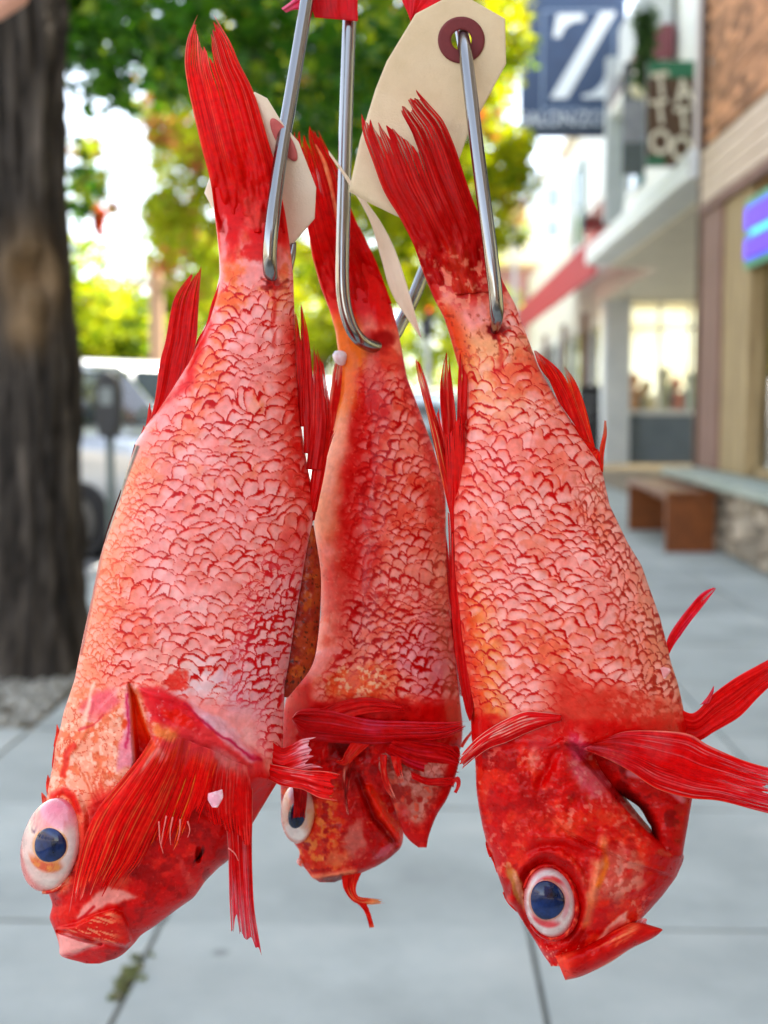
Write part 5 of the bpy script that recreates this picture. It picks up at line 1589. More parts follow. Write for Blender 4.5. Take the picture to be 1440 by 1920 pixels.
rim(95, 1584, 55, 90, 14, -100, 84, 9, D1 - .0125, 0, rim1_paint, f1)


def flap_paint(x, y, u):
    P = Paint(x, y, (150, 54, 26), seed=44)
    P.noise((130, 34, 16), 24, .45, .6, .9, 1)
    P.noise((190, 92, 40), 18, .58, .72, .6, 2)
    P.noise((50, 20, 10), 5, .66, .74, .8, 3)
    P.mix((120, 10, 12), ss(-.2, -.9, u))
    return P.lin()


LA = resample([(576, 985), (558, 1060), (542, 1150), (528, 1240), (524, 1306)], 140); LB = resample([(588, 985), (600, 1060), (602, 1110), (597, 1190), (584, 1250), (540, 1308)], 140)
tt = np.linspace(0, 1, 140)
loft('belly_flap', LA, LB, .004 * np.sin(np.pi * np.clip(tt, .02, .98)) ** .5, D1 - .002, f1, M_skin, paint=flap_paint, disp=lambda x, y, u: .0012 * (fbm(x / 12, y / 12, 4, 4) - .5), back=(8, 1))


def pale_paint(c):
    def f(x, y, u=None):
        P = Paint(x, y, c, seed=50, warp=2)
        P.noise((250, 230, 234), 8, .5, .66, .6, 1)
        return P.lin()
    return f


LA = resample([(390, 1488), (390, 1500), (398, 1514)], 24); LB = resample([(417, 1480), (418, 1496), (408, 1514)], 24)
tag(loft('loose_scale', LA, LB, .0009, D1 - .0405, f1, M_skin, paint=pale_paint((240, 170, 186)), back=(5, 1)), 'pale pink loose scale stuck on the fin')
# frayed white ray ends
fr = MB()
for pts in ([(312, 1530), (306, 1560), (302, 1586)], [(324, 1532), (319, 1560), (320, 1584)], [(338, 1536), (337, 1558), (333, 1576)], [(352, 1540), (356, 1556), (352, 1570)], [(298, 1540), (300, 1576), (306, 1600)], [(428, 1590), (440, 1600), (447, 1614)]):
    p = resample([list(a) + [D1 - .0365 + .0004 * k] for k, a in enumerate(pts)], 10)
    fr.tube(U(p[:, 0], p[:, 1], p[:, 2]), np.linspace(.00032, .00012, 10), 6)
fr.build('frayed_ray', pmat('pale_ray', (226, 96, 90), (238, 140, 130), 300, .4), f1, smooth=True)

# ------------------------------------------------------------------ SECOND FISH (middle, behind)
D2 = .578
L2 = [(577, 425), (585, 480), (601, 538), (619, 585), (629, 621), (633, 652), (640, 690), (637, 740), (624, 803), (608, 861), (590, 926), (587, 958), (592, 1023), (600, 1087), (602, 1152), (590, 1217), (562, 1254), (542, 1284), (532, 1330), (528, 1390), (526, 1440), (526, 1470), (527, 1530), (546, 1575), (562, 1595), (560, 1615), (572, 1628), (581, 1640), (588, 1651), (606, 1654)]
R2 = [(674, 425), (691, 460), (722, 539), (736, 579), (746, 618), (754, 658), (760, 692), (764, 710), (785, 765), (814, 845), (829, 894), (836, 940), (836, 991), (838, 1071), (844, 1152), (856, 1249), (863, 1313), (868, 1360), (866, 1400), (846, 1430), (790, 1450), (765, 1490), (757, 1540), (756, 1575), (752, 1590), (730, 1610), (708, 1624), (680, 1636), (650, 1648), (616, 1655)]


def paint2(x, y, u):
    P = Paint(x, y, (238, 126, 108), seed=110)
    P.noise((244, 154, 138), 50, .45, .62, .7, 1)
    P.noise((220, 70, 50), 40, .5, .66, .7, 2)
    # red blood stripe down the middle, orange left flank, crimson right flank
    P.mix((206, 22, 20), .9 * ss(70, 10, np.abs(x - np.interp(y, [700, 900, 1060, 1300], [690, 672, 668, 655])) + 50 * (fbm(x / 22, y / 40, 113, 4) - .5)) * ss(640, 760, y) * ss(1240, 1080, y))
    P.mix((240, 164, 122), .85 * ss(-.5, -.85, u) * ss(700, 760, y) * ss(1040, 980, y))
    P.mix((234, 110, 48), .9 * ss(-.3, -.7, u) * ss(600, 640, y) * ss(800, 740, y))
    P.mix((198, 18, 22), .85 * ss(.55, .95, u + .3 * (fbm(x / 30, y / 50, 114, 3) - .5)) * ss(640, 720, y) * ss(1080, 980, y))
    P.mix((186, 40, 52), .65 * ss(.40, .95, u + .3 * (fbm(x / 30, y / 50, 115, 3) - .5)) * ss(1080, 1180, y) * ss(1340, 1320, y))
    P.blob(640, 1160, 50, 120, 5, (232, 110, 100), .6, .6)
    P.blob(770, 1080, 50, 60, 0, (232, 140, 120), .7, .5)
    P.blob(800, 1240, 55, 80, 0, (206, 120, 140), .6, .7)
    # root of the tail
    P.mix((214, 10, 10), ss(650, 560, y + 60 * (fbm(x / 24, y / 40, 131, 4) - .5)))
    P.mix((232, 110, 30), .95 * ss(.0, -.5, u + .3 * (fbm(x / 20, y / 40, 133, 4) - .5)) * ss(560, 610, y) * ss(720, 660, y))
    P.blob(715, 640, 34, 28, 0, (150, 10, 10), .85)
    m = ss(660, 740, y) * ss(1330, 1290, y)
    scales_on(P, x, y, m * ss(-.7, -.2, u) * ss(1150, 1080, y), 26, 12, -22, 200, line=(178, 2, 6), blush=(226, 50, 26), w0=.12, brk=.40)
    scales_on(P, x, y, m * ss(-.8, -.4, u) * ss(1080, 1150, y), 25, 11, -16, 230, line=(174, 4, 12), blush=(216, 44, 34), w0=.16, brk=.38)
    P.noise((240, 160, 140), 5, .70, .78, .35, 33, mask=m)
    # gold flecked patch above the fins, then blood red head base
    P.blob(665, 1280, 80, 34, 0, (230, 92, 50), .8, .6)
    P.noise((244, 196, 150), 7, .56, .68, .8, 34, mask=ss(1.2, .6, np.hypot((x - 670) / 75, (y - 1275) / 34)))
    P.mix((196, 12, 14), ss(1305, 1335, y + 30 * (fbm(x / 30, y / 20, 141, 4) - .5)))
    P.noise((150, 6, 10), 30, .48, .62, .85, 35, mask=ss(1330, 1360, y))
    P.noise((220, 44, 30), 16, .56, .68, .7, 36, mask=ss(1330, 1360, y))
    P.blob(650, 1402, 34, 22, 0, (124, 4, 8), .8, .5)
    P.blob(560, 1380, 26, 80, 10, (150, 8, 12), .85, .5)
    P.mix((196, 20, 18), .8 * ss(596, 570, x) * ss(1250, 1290, y) * ss(1450, 1420, y))
    # head: orange mottled, pale cheek, pink mouth
    hd = ss(1440, 1500, y)
    P.mix((216, 60, 28), .9 * hd * ss(690, 600, x))
    P.mix((184, 14, 12), .9 * hd * ss(620, 680, x))
    P.noise((236, 128, 70), 14, .5, .66, .85, 37, mask=hd * ss(680, 600, x))
    P.noise((160, 10, 10), 18, .55, .66, .8, 38, mask=hd)
    P.blob(668, 1575, 22, 44, 10, (206, 110, 100), .8, .6, 14)
    P.blob(632, 1612, 30, 20, -20, (232, 110, 80), .8, .6, 12)
    P.line([(588, 1644), (612, 1642), (640, 1638), (664, 1634)], 6, (236, 140, 112), .8, 6)
    P.blob(628, 1652, 30, 8, 0, (90, 20, 16), .7, .4)
    P.line([(690, 1480), (720, 1530), (752, 1572)], 13, (236, 52, 14), .95, 9)
    P.line([(672, 1460), (700, 1530), (740, 1580)], 6, (120, 6, 8), .7, 8)
    P.blob(720, 1600, 34, 10, -30, (206, 96, 110), .8, .5)
    P.noise((240, 150, 120), 6, .70, .78, .4, 39, mask=hd)
    return P.lin()


def disp2(x, y, u):
    m = ss(660, 740, y) * ss(1330, 1290, y)
    h = m * (scale_relief(x, y, 26, 12, -22, 200, .00036) * ss(1150, 1080, y) + scale_relief(x, y, 25, 11, -16, 230, .00034) * ss(1080, 1150, y))
    h = h + .003 * (fbm(x / 60, y / 140, 25, 3) - .5)
    hd = ss(1330, 1400, y)
    h = h + hd * (.004 * (fbm(x / 30, y / 30, 26, 4) - .5) + .0006 * (fbm(x / 7, y / 7, 27, 3) - .5))
    dl, t = ldist([(672, 1460), (700, 1530), (742, 1582)], x, y)
    h = h - .0022 * ss(10, 0, dl)
    dl, t = ldist([(690, 1480), (720, 1530), (752, 1572)], x, y)
    h = h + .003 * ss(12, 0, dl)
    h = h - .003 * ss(1, .2, np.hypot((x - 650) / 36, (y - 1402) / 26))
    h = h - .008 * ss(1, .5, np.hypot((x - 560) / 36, (y - 1524) / 60))
    dl, t = ldist([(588, 1646), (630, 1642), (664, 1634)], x, y)
    h = h + .0025 * ss(10, 0, dl)
    return h


f2 = thing('rockfish', 'slimmer middle red rockfish hanging behind the other two, its head folded and torn', 'fish', fish_group)
ys, A, B = body_curves(L2, R2, 425, 1654, ROW)
T = np.interp(ys, [425, 520, 640, 760, 900, 1100, 1300, 1400, 1560, 1630, 1654], [.0008, .005, .010, .016, .0215, .0245, .025, .023, .018, .010, .002])
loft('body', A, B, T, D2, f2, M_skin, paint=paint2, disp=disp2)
fin('caudal_fin', [dict(L=[(614, 566), (590, 490), (577, 430), (566, 370), (556, 300), (552, 250), (566, 226)], R=[(735, 570), (705, 490), (680, 440), (657, 388), (634, 322), (612, 275), (590, 232)],
                        len=[(0, .93), (.18, .965), (.22, .90), (.34, .95), (.40, .885), (.46, .88), (.56, 1.0), (.7, 1.0), (.85, .97), (1, .965)], skin=paint2, skin_at=.6, root=.5, d=(D2 - .004, D2 - .004, D2 - .006, D2 - .002), rays=14, seed=31, jag=.05, fold=.003, rib=.0007, bulge=.002,
                        c=(208, 8, 10), dark=(140, 4, 8), streak=(240, 90, 70), streak_s=.5, tip=(246, 120, 60), tip_at=(.9, 1.02), base=(222, 14, 10), base_at=.4, edge=(240, 120, 60)),
                   dict(L=[(632, 430), (622, 370), (606, 310), (590, 270)], R=[(642, 430), (628, 366), (612, 306), (592, 270)], d=D2 - .0065, rays=2, seed=32, jag=.02, c=(244, 150, 110), streak=(250, 180, 130))], f2, M_fin)
fin('anal_fin', [dict(L=[(612, 812), (616, 760), (622, 710), (630, 672)], R=[(634, 812), (642, 752), (646, 710), (648, 680)], d=D2 - .003, rays=6, seed=33, jag=.05, c=(206, 50, 46), dark=(120, 10, 14), streak=(246, 180, 150), streak_s=.9)], f2, M_fin)
LA = resample([(623, 666), (626, 676), (634, 684), (642, 686)], 24); LB = resample([(628, 658), (640, 657), (652, 664), (648, 682)], 24)
loft('mucus_bead', LA, LB, .0022 * np.sin(np.pi * np.linspace(.03, .97, 24)) ** .6, D2 - .006, f2, colmat('mucus', rough=.15, coat=1.0, coat_r=.05), paint=pale_paint((232, 222, 220)), back=(8, 1))
fin('dorsal_fin', [dict(L=[(818, 1000), (824, 1060), (832, 1120), (842, 1200), (852, 1300)], R=[(834, 985), (844, 1060), (852, 1130), (862, 1210), (872, 1320)], d=D2 - .002, rays=4, seed=34, jag=.03, c=(170, 20, 34), streak=(226, 130, 130), dark=(30, 6, 10)),
                   dict(L=[(826, 1010), (824, 985), (823, 962)], R=[(834, 1010), (830, 985), (824, 962)], d=D2 - .002, rays=1, seed=35, jag=0, c=(236, 150, 140)),
                   dict(L=[(838, 1160), (835, 1120), (834, 1085)], R=[(846, 1160), (842, 1120), (836, 1085)], d=D2 - .003, rays=1, seed=35, jag=0, c=(226, 170, 160))], f2, M_fin)
# folded pectoral across the throat
fin('pectoral_fin', [dict(L=[(548, 1344), (566, 1330), (620, 1330), (690, 1348), (760, 1352), (830, 1354), (880, 1352)], R=[(548, 1352), (570, 1384), (620, 1392), (690, 1396), (760, 1392), (830, 1386), (880, 1362)], d=(D2 - .027, D2 - .026, D2 - .024, D2 - .022), rays=12, seed=36, jag=.05, rib=.0014, fold=.005, bulge=.004,
                          c=(196, 10, 20), dark=(110, 4, 12), streak=(232, 110, 130), streak_s=.6, fine=(222, 40, 50), spots=[(700, 1358, 30, (206, 80, 110), .4)]),
                     dict(L=[(566, 1352), (600, 1330), (650, 1312), (700, 1308), (765, 1326)], R=[(570, 1372), (610, 1360), (660, 1344), (710, 1336), (768, 1334)], d=(D2 - .0265, D2 - .0265, D2 - .0275, D2 - .0265), rays=7, seed=37, jag=.06, rib=.0012, fold=.004, c=(200, 10, 16), dark=(120, 4, 10), streak=(230, 90, 80)),
                     dict(L=[(740, 1384), (790, 1388), (840, 1396), (866, 1420)], R=[(720, 1410), (770, 1440), (820, 1452), (862, 1448)], d=(D2 - .0265, D2 - .0275, D2 - .022, D2 - .020), rays=6, seed=38, jag=.04, c=(176, 8, 20), dark=(110, 4, 12), streak=(220, 80, 110), fold=.006)], f2, M_fin)
fin('pelvic_fin', [dict(L=[(658, 1392), (646, 1412), (640, 1425), (622, 1424)], R=[(694, 1396), (668, 1418), (650, 1436), (626, 1430)], d=(D2 - .028, D2 - .028, D2 - .030, D2 - .030), rays=5, seed=39, jag=.1, c=(206, 40, 24), streak=(240, 130, 90)),
                   dict(L=[(650, 1420), (642, 1450), (644, 1490), (652, 1532)], R=[(664, 1424), (656, 1460), (652, 1500), (656, 1536)], d=(D2 - .029, D2 - .029, D2 - .031, D2 - .032), rays=4, seed=40, jag=.1, rib=.0012, c=(130, 8, 10), dark=(60, 2, 4), streak=(244, 150, 130), streak_s=.9),
                   dict(L=[(712, 1414), (714, 1450), (722, 1480), (740, 1500)], R=[(726, 1416), (726, 1450), (734, 1476), (743, 1500)], d=(D2 - .029, D2 - .029, D2 - .032, D2 - .032), rays=3, seed=41, jag=.05, c=(206, 30, 20), streak=(246, 170, 140), tip=(250, 210, 190), tip_at=(.6, .9)),
                   dict(L=[(732, 1416), (738, 1440), (746, 1460), (752, 1472)], R=[(752, 1420), (754, 1440), (756, 1458), (758, 1470)], d=D2 - .029, rays=4, seed=42, jag=.3, c=(206, 26, 20), streak=(246, 190, 170), tip=(250, 210, 190), tip_at=(.5, .9)),
                   dict(L=[(770, 1446), (800, 1458), (830, 1458), (852, 1458)], R=[(772, 1460), (800, 1472), (830, 1474), (854, 1476)], d=(D2 - .030, D2 - .030, D2 - .027, D2 - .026), rays=4, seed=43, jag=.04, c=(186, 20, 26), streak=(236, 120, 120)),
                   dict(L=[(848, 1460), (860, 1456), (864, 1470), (856, 1488)], R=[(850, 1476), (854, 1466), (856, 1472), (850, 1486)], d=D2 - .028, rays=2, seed=44, jag=.02, c=(196, 40, 40), streak=(240, 140, 130)),
                   dict(L=[(862, 1400), (872, 1384), (882, 1372), (891, 1355)], R=[(868, 1402), (876, 1388), (886, 1374), (892, 1357)], d=D2 - .03, rays=2, seed=45, jag=.02, c=(206, 90, 80), streak=(244, 180, 160))], f2, M_fin)


def cover2(x, y, u):
    P = Paint(x, y, (176, 92, 80), seed=150)
    P.noise((204, 128, 112), 12, .48, .64, .8, 1)
    P.noise((150, 30, 24), 20, .5, .64, .8, 2)
    F1, E, *_ = scale_pattern(x, y, 17, 14, 10, 333)
    P.mix((140, 40, 36), .6 * ss(.16, .04, E) * ss(1500, 1450, y))
    P.mix((184, 12, 12), ss(30, 5, np.abs(sdf(COV2, x, y)) + 22 * (fbm(x / 20, y / 20, 152, 3) - .5)) * ss(735, 775, x + .2 * (y - 1500)))
    P.mix((190, 16, 14), ss(1530, 1570, y))
    P.noise((226, 70, 50), 12, .6, .7, .5, 3)
    return P.lin()


COV2 = [(684, 1404), (710, 1440), (735, 1500), (752, 1552), (766, 1574), (783, 1588), (800, 1588), (805, 1565), (819, 1529), (839, 1496), (855, 1452), (862, 1410), (840, 1390), (760, 1390)]
LA = resample([(690, 1398), (684, 1404), (712, 1446), (735, 1502), (752, 1552), (766, 1574), (784, 1589)], 110); LB = resample([(850, 1392), (863, 1410), (855, 1452), (839, 1496), (819, 1529), (805, 1565), (800, 1589)], 110)
LB = np.stack([np.interp(LA[:, 1], LB[:, 1], LB[:, 0]), LA[:, 1]], 1)
loft('gill_cover', LA, LB, .0045 * np.sin(np.pi * np.clip(np.linspace(0.02, .98, 110), .02, .98)) ** .5, D2 - .020, f2, M_skin, paint=cover2, disp=lambda x, y, u: .0025 * (fbm(x / 36, y / 36, 4, 4) - .5), back=(10, 1), ex=2.6)


def eye2_paint(x, y):
    P = Paint(x, y, (224, 190, 170), warp=3, seed=160)
    P.blob(560, 1490, 26, 24, -20, (206, 150, 160), .9, .4)
    P.noise((232, 160, 130), 10, .56, .68, .6, 1)
    P.blob(550, 1562, 28, 18, 20, (248, 244, 238), .9, .3)
    P.blob(586, 1545, 10, 30, 0, (240, 200, 150), .8, .3)
    P.mix((222, 120, 100), .8 * ss(.84, .98, np.hypot((x - 559) / 33, (y - 1524) / 58)))
    return P.lin()


eye(559, 1524, 33, 58, 2, D2 - .011, .009, eye2_paint, (556, 1529, 16, 25, 6), f2, M_eye, M_pupil)
fin('eyelid_flap', [dict(L=[(548, 1464), (550, 1490), (551, 1515), (549, 1535)], R=[(576, 1472), (576, 1495), (574, 1515), (570, 1536)], d=D2 - .023, rays=3, seed=46, jag=.05, c=(150, 10, 26), dark=(100, 4, 16), streak=(190, 40, 60))], f2, M_fin)
fin('jaw_strand', [dict(L=[(640, 1640), (645, 1668), (664, 1692), (694, 1696), (722, 1693)], R=[(678, 1636), (668, 1662), (672, 1680), (694, 1684), (720, 1687)], d=D2 - .006, rays=3, seed=47, jag=.1, c=(206, 40, 20), streak=(246, 190, 140), tip=(240, 200, 140), tip_at=(.55, .8)),
                   dict(L=[(664, 1690), (678, 1702), (688, 1722), (694, 1742)], R=[(684, 1688), (692, 1706), (698, 1724), (702, 1740)], d=D2 - .006, rays=2, seed=48, jag=.05, c=(206, 30, 14), tip=(244, 190, 150), tip_at=(.75, 1))], f2, M_fin)
LA = resample([(558, 1610), (556, 1616), (560, 1622)], 14); LB = resample([(566, 1608), (572, 1618), (566, 1626)], 14)
loft('nostril_tab', LA, LB, .002, D2 - .002, f2, M_skin, paint=pale_paint((230, 100, 80)), back=(5, 1))

# ------------------------------------------------------------------ THIRD FISH (right)
D3 = .528
L3 = [(770, 440), (776, 460), (794, 513), (815, 563), (831, 592), (842, 624), (852, 661), (860, 690), (874, 720), (874, 760), (864, 800), (858, 850), (854, 893), (844, 956), (846, 1060), (858, 1185), (870, 1268), (883, 1352), (884, 1384), (891, 1426), (893, 1481), (898, 1516), (905, 1552), (912, 1580), (921, 1600), (926, 1612), (930, 1630), (942, 1664), (950, 1690), (966, 1704), (985, 1736), (1002, 1762), (1017, 1788), (1034, 1812)]
R3 = [(912, 440), (920, 470), (944, 530), (966, 571), (993, 643), (1010, 689), (1043, 747), (1085, 810), (1127, 872), (1143, 947), (1177, 1018), (1203, 1060), (1224, 1120), (1237, 1156), (1250, 1206), (1258, 1242), (1271, 1281), (1281, 1326), (1289, 1367), (1292, 1388), (1250, 1396), (1150, 1402), (1120, 1412), (1132, 1440), (1160, 1478), (1192, 1520), (1222, 1556), (1262, 1586), (1283, 1601), (1282, 1613), (1268, 1645), (1242, 1680), (1216, 1709), (1196, 1730), (1150, 1760), (1110, 1790), (1070, 1812)]
OP3 = [(1052, 1383), (1064, 1386), (1100, 1430), (1160, 1498), (1222, 1562), (1282, 1604), (1266, 1646), (1180, 1620), (1060, 1560), (1000, 1500), (1000, 1420)]


def paint3(x, y, u):
    P = Paint(x, y, (238, 136, 124), seed=210)
    P.noise((246, 168, 156), 55, .45, .62, .7, 1)
    P.noise((226, 104, 84), 42, .5, .66, .6, 2)
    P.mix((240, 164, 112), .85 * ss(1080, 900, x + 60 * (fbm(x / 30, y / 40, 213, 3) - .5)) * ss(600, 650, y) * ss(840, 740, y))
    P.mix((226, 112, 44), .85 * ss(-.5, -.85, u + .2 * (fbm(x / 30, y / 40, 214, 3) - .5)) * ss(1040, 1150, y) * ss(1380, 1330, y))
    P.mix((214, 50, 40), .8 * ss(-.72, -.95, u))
    P.mix((200, 120, 96), .55 * ss(.78, .98, u) * ss(950, 1050, y))
    P.blob(985, 700, 60, 60, 20, (226, 70, 50), .6, .9)
    P.blob(1010, 860, 120, 70, 0, (232, 110, 96), .5, .8)
    P.blob(1020, 1210, 90, 60, 30, (226, 84, 56), .7, .9)
    # root of tail
    P.mix((180, 10, 10), ss(600, 500, y + 70 * (fbm(x / 24, y / 40, 231, 4) - .5)))
    P.blob(860, 500, 30, 60, -25, (214, 70, 44), .7, .9, 12)
    P.noise((236, 130, 110), 12, .58, .68, .8, 5, mask=ss(430, 480, y) * ss(620, 560, y))
    P.mix((216, 70, 30), .8 * ss(880, 850, x - .35 * (y - 600)) * ss(560, 600, y) * ss(700, 660, y))
    P.noise((130, 30, 14), 8, .62, .7, .5, 6, mask=ss(560, 600, y) * ss(720, 660, y))
    P.blob(930, 619, 24, 16, 0, (122, 6, 6), .95, .7, 9)
    P.line([(932, 622), (938, 660), (935, 700)], 3, (190, 20, 14), .6, 5, False)
    P.line([(908, 612), (930, 622), (954, 614)], 1.5, (96, 4, 4), .7, 3, False)
    m = ss(640, 720, y) * ss(1352, 1318, y + 24 * (fbm(x / 26, y / 26, 215, 3) - .5))
    m0 = ss(560, 600, y) * ss(720, 650, y) * ss(930, 960, x)
    rm = ss(.50, .72, u) * ss(860, 980, y)
    scales_on(P, x, y, np.maximum(m * (1 - rm), m0), 31, 13.5, 8, 300, brk=.42, w0=.085)
    scales_on(P, x, y, m * rm, 17, 13, 16, 330, line=(166, 24, 16), blush=(214, 90, 66), w0=.12, brk=.30, bs=.4)
    # brick red mottled patch by the right pelvic, then the head
    P.mix((206, 58, 46), .9 * ss(1290, 1340, y + .25 * (1250 - x) + 40 * (fbm(x / 22, y / 22, 216, 4) - .5)) * ss(1000, 1060, x))
    P.mix((200, 16, 14), ss(1338, 1362, y + 30 * (fbm(x / 30, y / 20, 241, 4) - .5)))
    P.noise((232, 120, 108), 9, .54, .68, .6, 7, mask=ss(1290, 1310, y) * ss(1370, 1340, y) * ss(1120, 1160, x))
    h = ss(1370, 1420, y)
    P.noise((222, 60, 36), 26, .45, .6, .8, 8, mask=h)
    P.noise((166, 8, 8), 34, .5, .64, .85, 9, mask=h)
    sp = ss(.56, .70, fbm(x / 9, y / 9, 261, 4)) * ss(.42, .58, fbm(x / 46, y / 46, 262, 3))
    P.mix((238, 140, 128), h * .62 * sp)
    P.blob(1105, 1455, 70, 26, 48, (206, 84, 96), .85, .7)
    P.blob(1080, 1400, 26, 30, 20, (206, 60, 90), .8, .6)
    P.noise((232, 140, 130), 9, .52, .66, .5, 10, mask=ss(30, 0, np.abs(ldist([(1070, 1396), (1150, 1490), (1250, 1590)], x, y)[0] - 22)))
    P.blob(1150, 1640, 62, 66, 10, (206, 92, 80), .85, .8, 24)
    P.noise((226, 130, 116), 14, .5, .62, .8, 11, mask=ss(1.1, .5, np.hypot((x - 1150) / 70, (y - 1640) / 60)))
    P.blob(1060, 1560, 60, 30, 20, (222, 66, 40), .5, .9)
    P.blob(985, 1560, 60, 60, 10, (222, 60, 44), .5, .9)
    P.line([(1130, 1575), (1120, 1640), (1105, 1700), (1100, 1730)], 10, (236, 130, 96), .7, 10)
    P.line([(1128, 1590), (1138, 1620), (1122, 1660)], 4, (232, 110, 40), .8, 5)
    P.blob(1030, 1440, 16, 60, 28, (196, 6, 10), .8, .4)
    P.blob(1000, 1420, 14, 28, 10, (226, 110, 100), .7, .6)
    P.line([(930, 1520), (990, 1500), (1040, 1490)], 6, (170, 6, 8), .7, 8)
    P.line([(1000, 1590), (1060, 1580), (1120, 1600)], 12, (186, 8, 8), .8, 10)
    # orbit, mouth
    q = np.hypot((x - 1028) / 58, (y - 1690) / 76)
    P.mix((172, 6, 6), .9 * ss(1.30, 1.05, q))
    P.blob(968, 1660, 14, 46, -16, (176, 110, 60), .9, .4)
    P.blob(976, 1668, 7, 40, -16, (232, 150, 120), .8, .4)
    P.poly([(1118, 1766), (1132, 1745), (1160, 1715), (1176, 1708), (1172, 1730), (1150, 1752), (1136, 1764)], (238, 150, 136), .95, 4)
    P.blob(1150, 1750, 30, 12, -50, (196, 40, 40), .6, .4)
    P.mix((214, 18, 14), .9 * ss(1095, 1050, x - .4 * (y - 1760)) * ss(1752, 1775, y))
    P.blob(1060, 1815, 26, 16, 0, (238, 80, 66), .8, .5)
    P.noise((244, 170, 150), 6, .62, .7, .8, 12, mask=ss(1760, 1780, y))
    P.line([(1080, 1806), (1130, 1786), (1180, 1762), (1200, 1744)], 5, (240, 150, 110), .85, 4)
    P.line([(1090, 1786), (1140, 1768), (1190, 1740)], 3, (150, 10, 10), .85, 4)
    P.mix((176, 10, 10), .9 * ss(1200, 1240, x) * ss(1560, 1580, y))
    return P.lin()


def disp3(x, y, u):
    m = ss(600, 700, y) * ss(1352, 1318, y)
    rm = ss(.50, .72, u) * ss(860, 980, y)
    h = m * ((1 - rm) * scale_relief(x, y, 31, 13.5, 8, 300, .00034) + rm * scale_relief(x, y, 17, 13, 16, 330, .00026))
    h = h + .002 * (fbm(x / 70, y / 120, 35, 3) - .5)
    hd = ss(1370, 1420, y)
    h = h + hd * (.0032 * (fbm(x / 34, y / 34, 36, 4) - .5) + .0009 * (fbm(x / 8, y / 8, 37, 3) - .5))
    h = h + .0038 * ss(2, -5, sdf(OP3, x, y)) * ss(1010, 1060, x)
    q = np.hypot((x - 1028) / 58, (y - 1690) / 76)
    h = h + .0022 * ss(.18, 0, np.abs(q - 1.22)) - .0045 * ss(1.12, .8, q)
    dl, t = ldist([(1090, 1788), (1140, 1770), (1190, 1742)], x, y)
    h = h - .0035 * ss(6, 0, dl)
    dl, t = ldist([(1000, 1570), (1060, 1575), (1130, 1600)], x, y)
    h = h + .0016 * ss(14, 0, dl)
    dl, t = ldist([(1130, 1575), (1120, 1640), (1102, 1725)], x, y)
    h = h + .0018 * ss(12, 0, dl)
    h = h + .003 * ss(1.1, .4, np.hypot((x - 1150) / 70, (y - 1640) / 64))
    dl, t = ldist([(1010, 1470), (1030, 1440), (1048, 1400)], x, y)
    h = h - .002 * ss(14, 0, dl)
    return h


f3 = thing('rockfish', 'right red rockfish with open gill and round eye, fins reaching the right picture edge', 'fish', fish_group)
ys, A, B = body_curves(L3, R3, 440, 1812, ROW)
T = np.interp(ys, [440, 520, 640, 760, 900, 1100, 1300, 1400, 1560, 1700, 1780, 1812], [.0008, .005, .0105, .016, .0225, .0265, .0275, .0265, .024, .019, .011, .003])
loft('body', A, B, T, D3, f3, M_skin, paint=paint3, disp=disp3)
fin('caudal_fin', [dict(L=[(818, 556), (796, 513), (776, 462), (750, 410), (720, 360), (700, 305), (681, 250), (677, 212)], R=[(940, 545), (924, 490), (909, 430), (887, 375), (865, 312), (850, 268), (832, 228), (807, 198), (780, 168)],
                        len=[(0, 1.0), (.10, .955), (.14, .985), (.2, .87), (.24, .955), (.30, .84), (.34, .94), (.44, .86), (.52, .76), (.57, .74), (.60, .97), (.70, .96), (.73, .93), (.80, 1.0), (.88, 1), (1, 1.0)], skin=paint3, skin_at=.6, root=.5, d=(D3 - .004, D3 - .004, D3 - .002, D3 - .006), rays=17, seed=51, jag=.04, fold=.006, rib=.0008, bulge=.003,
                        c=(176, 8, 12), dark=(110, 2, 6), streak=(232, 84, 60), streak_s=.5, fine=(200, 24, 20), tip=(170, 50, 70), tip_at=(.8, 1.05), tip_s=.5, base=(190, 14, 12), base_at=.3, edge=(222, 90, 70),
                        spots=[(858, 490, 24, (226, 100, 70), .7)])], f3, M_fin)
fin('dorsal_fin', [dict(L=[(1046, 752), (1030, 715), (1012, 690), (1000, 655)], R=[(1112, 846), (1086, 770), (1054, 700), (1002, 655)], d=D3 - .004, rays=5, seed=52, jag=.03, c=(196, 16, 14), streak=(240, 130, 70), edge=(226, 150, 110)),
                   dict(L=[(1080, 806), (1074, 760), (1066, 720), (1057, 686)], R=[(1118, 850), (1102, 780), (1082, 720), (1059, 686)], d=D3 - .0035, rays=4, seed=53, jag=.04, c=(206, 50, 16), streak=(240, 140, 70), tip=(190, 190, 180), tip_at=(.7, .95)),
                   dict(L=[(1070, 790), (1090, 810), (1104, 826), (1118, 842)], R=[(1128, 884), (1128, 870), (1126, 855), (1122, 842)], d=D3 - .004, rays=5, seed=54, jag=.02, c=(204, 30, 12), streak=(236, 110, 40)),
                   dict(L=[(1122, 880), (1124, 845), (1130, 815), (1134, 788)], R=[(1131, 886), (1133, 850), (1138, 815), (1137, 788)], d=D3 - .003, rays=2, seed=55, jag=.02, c=(206, 90, 60), tip=(190, 150, 130), tip_at=(.5, 1))], f3, M_fin)
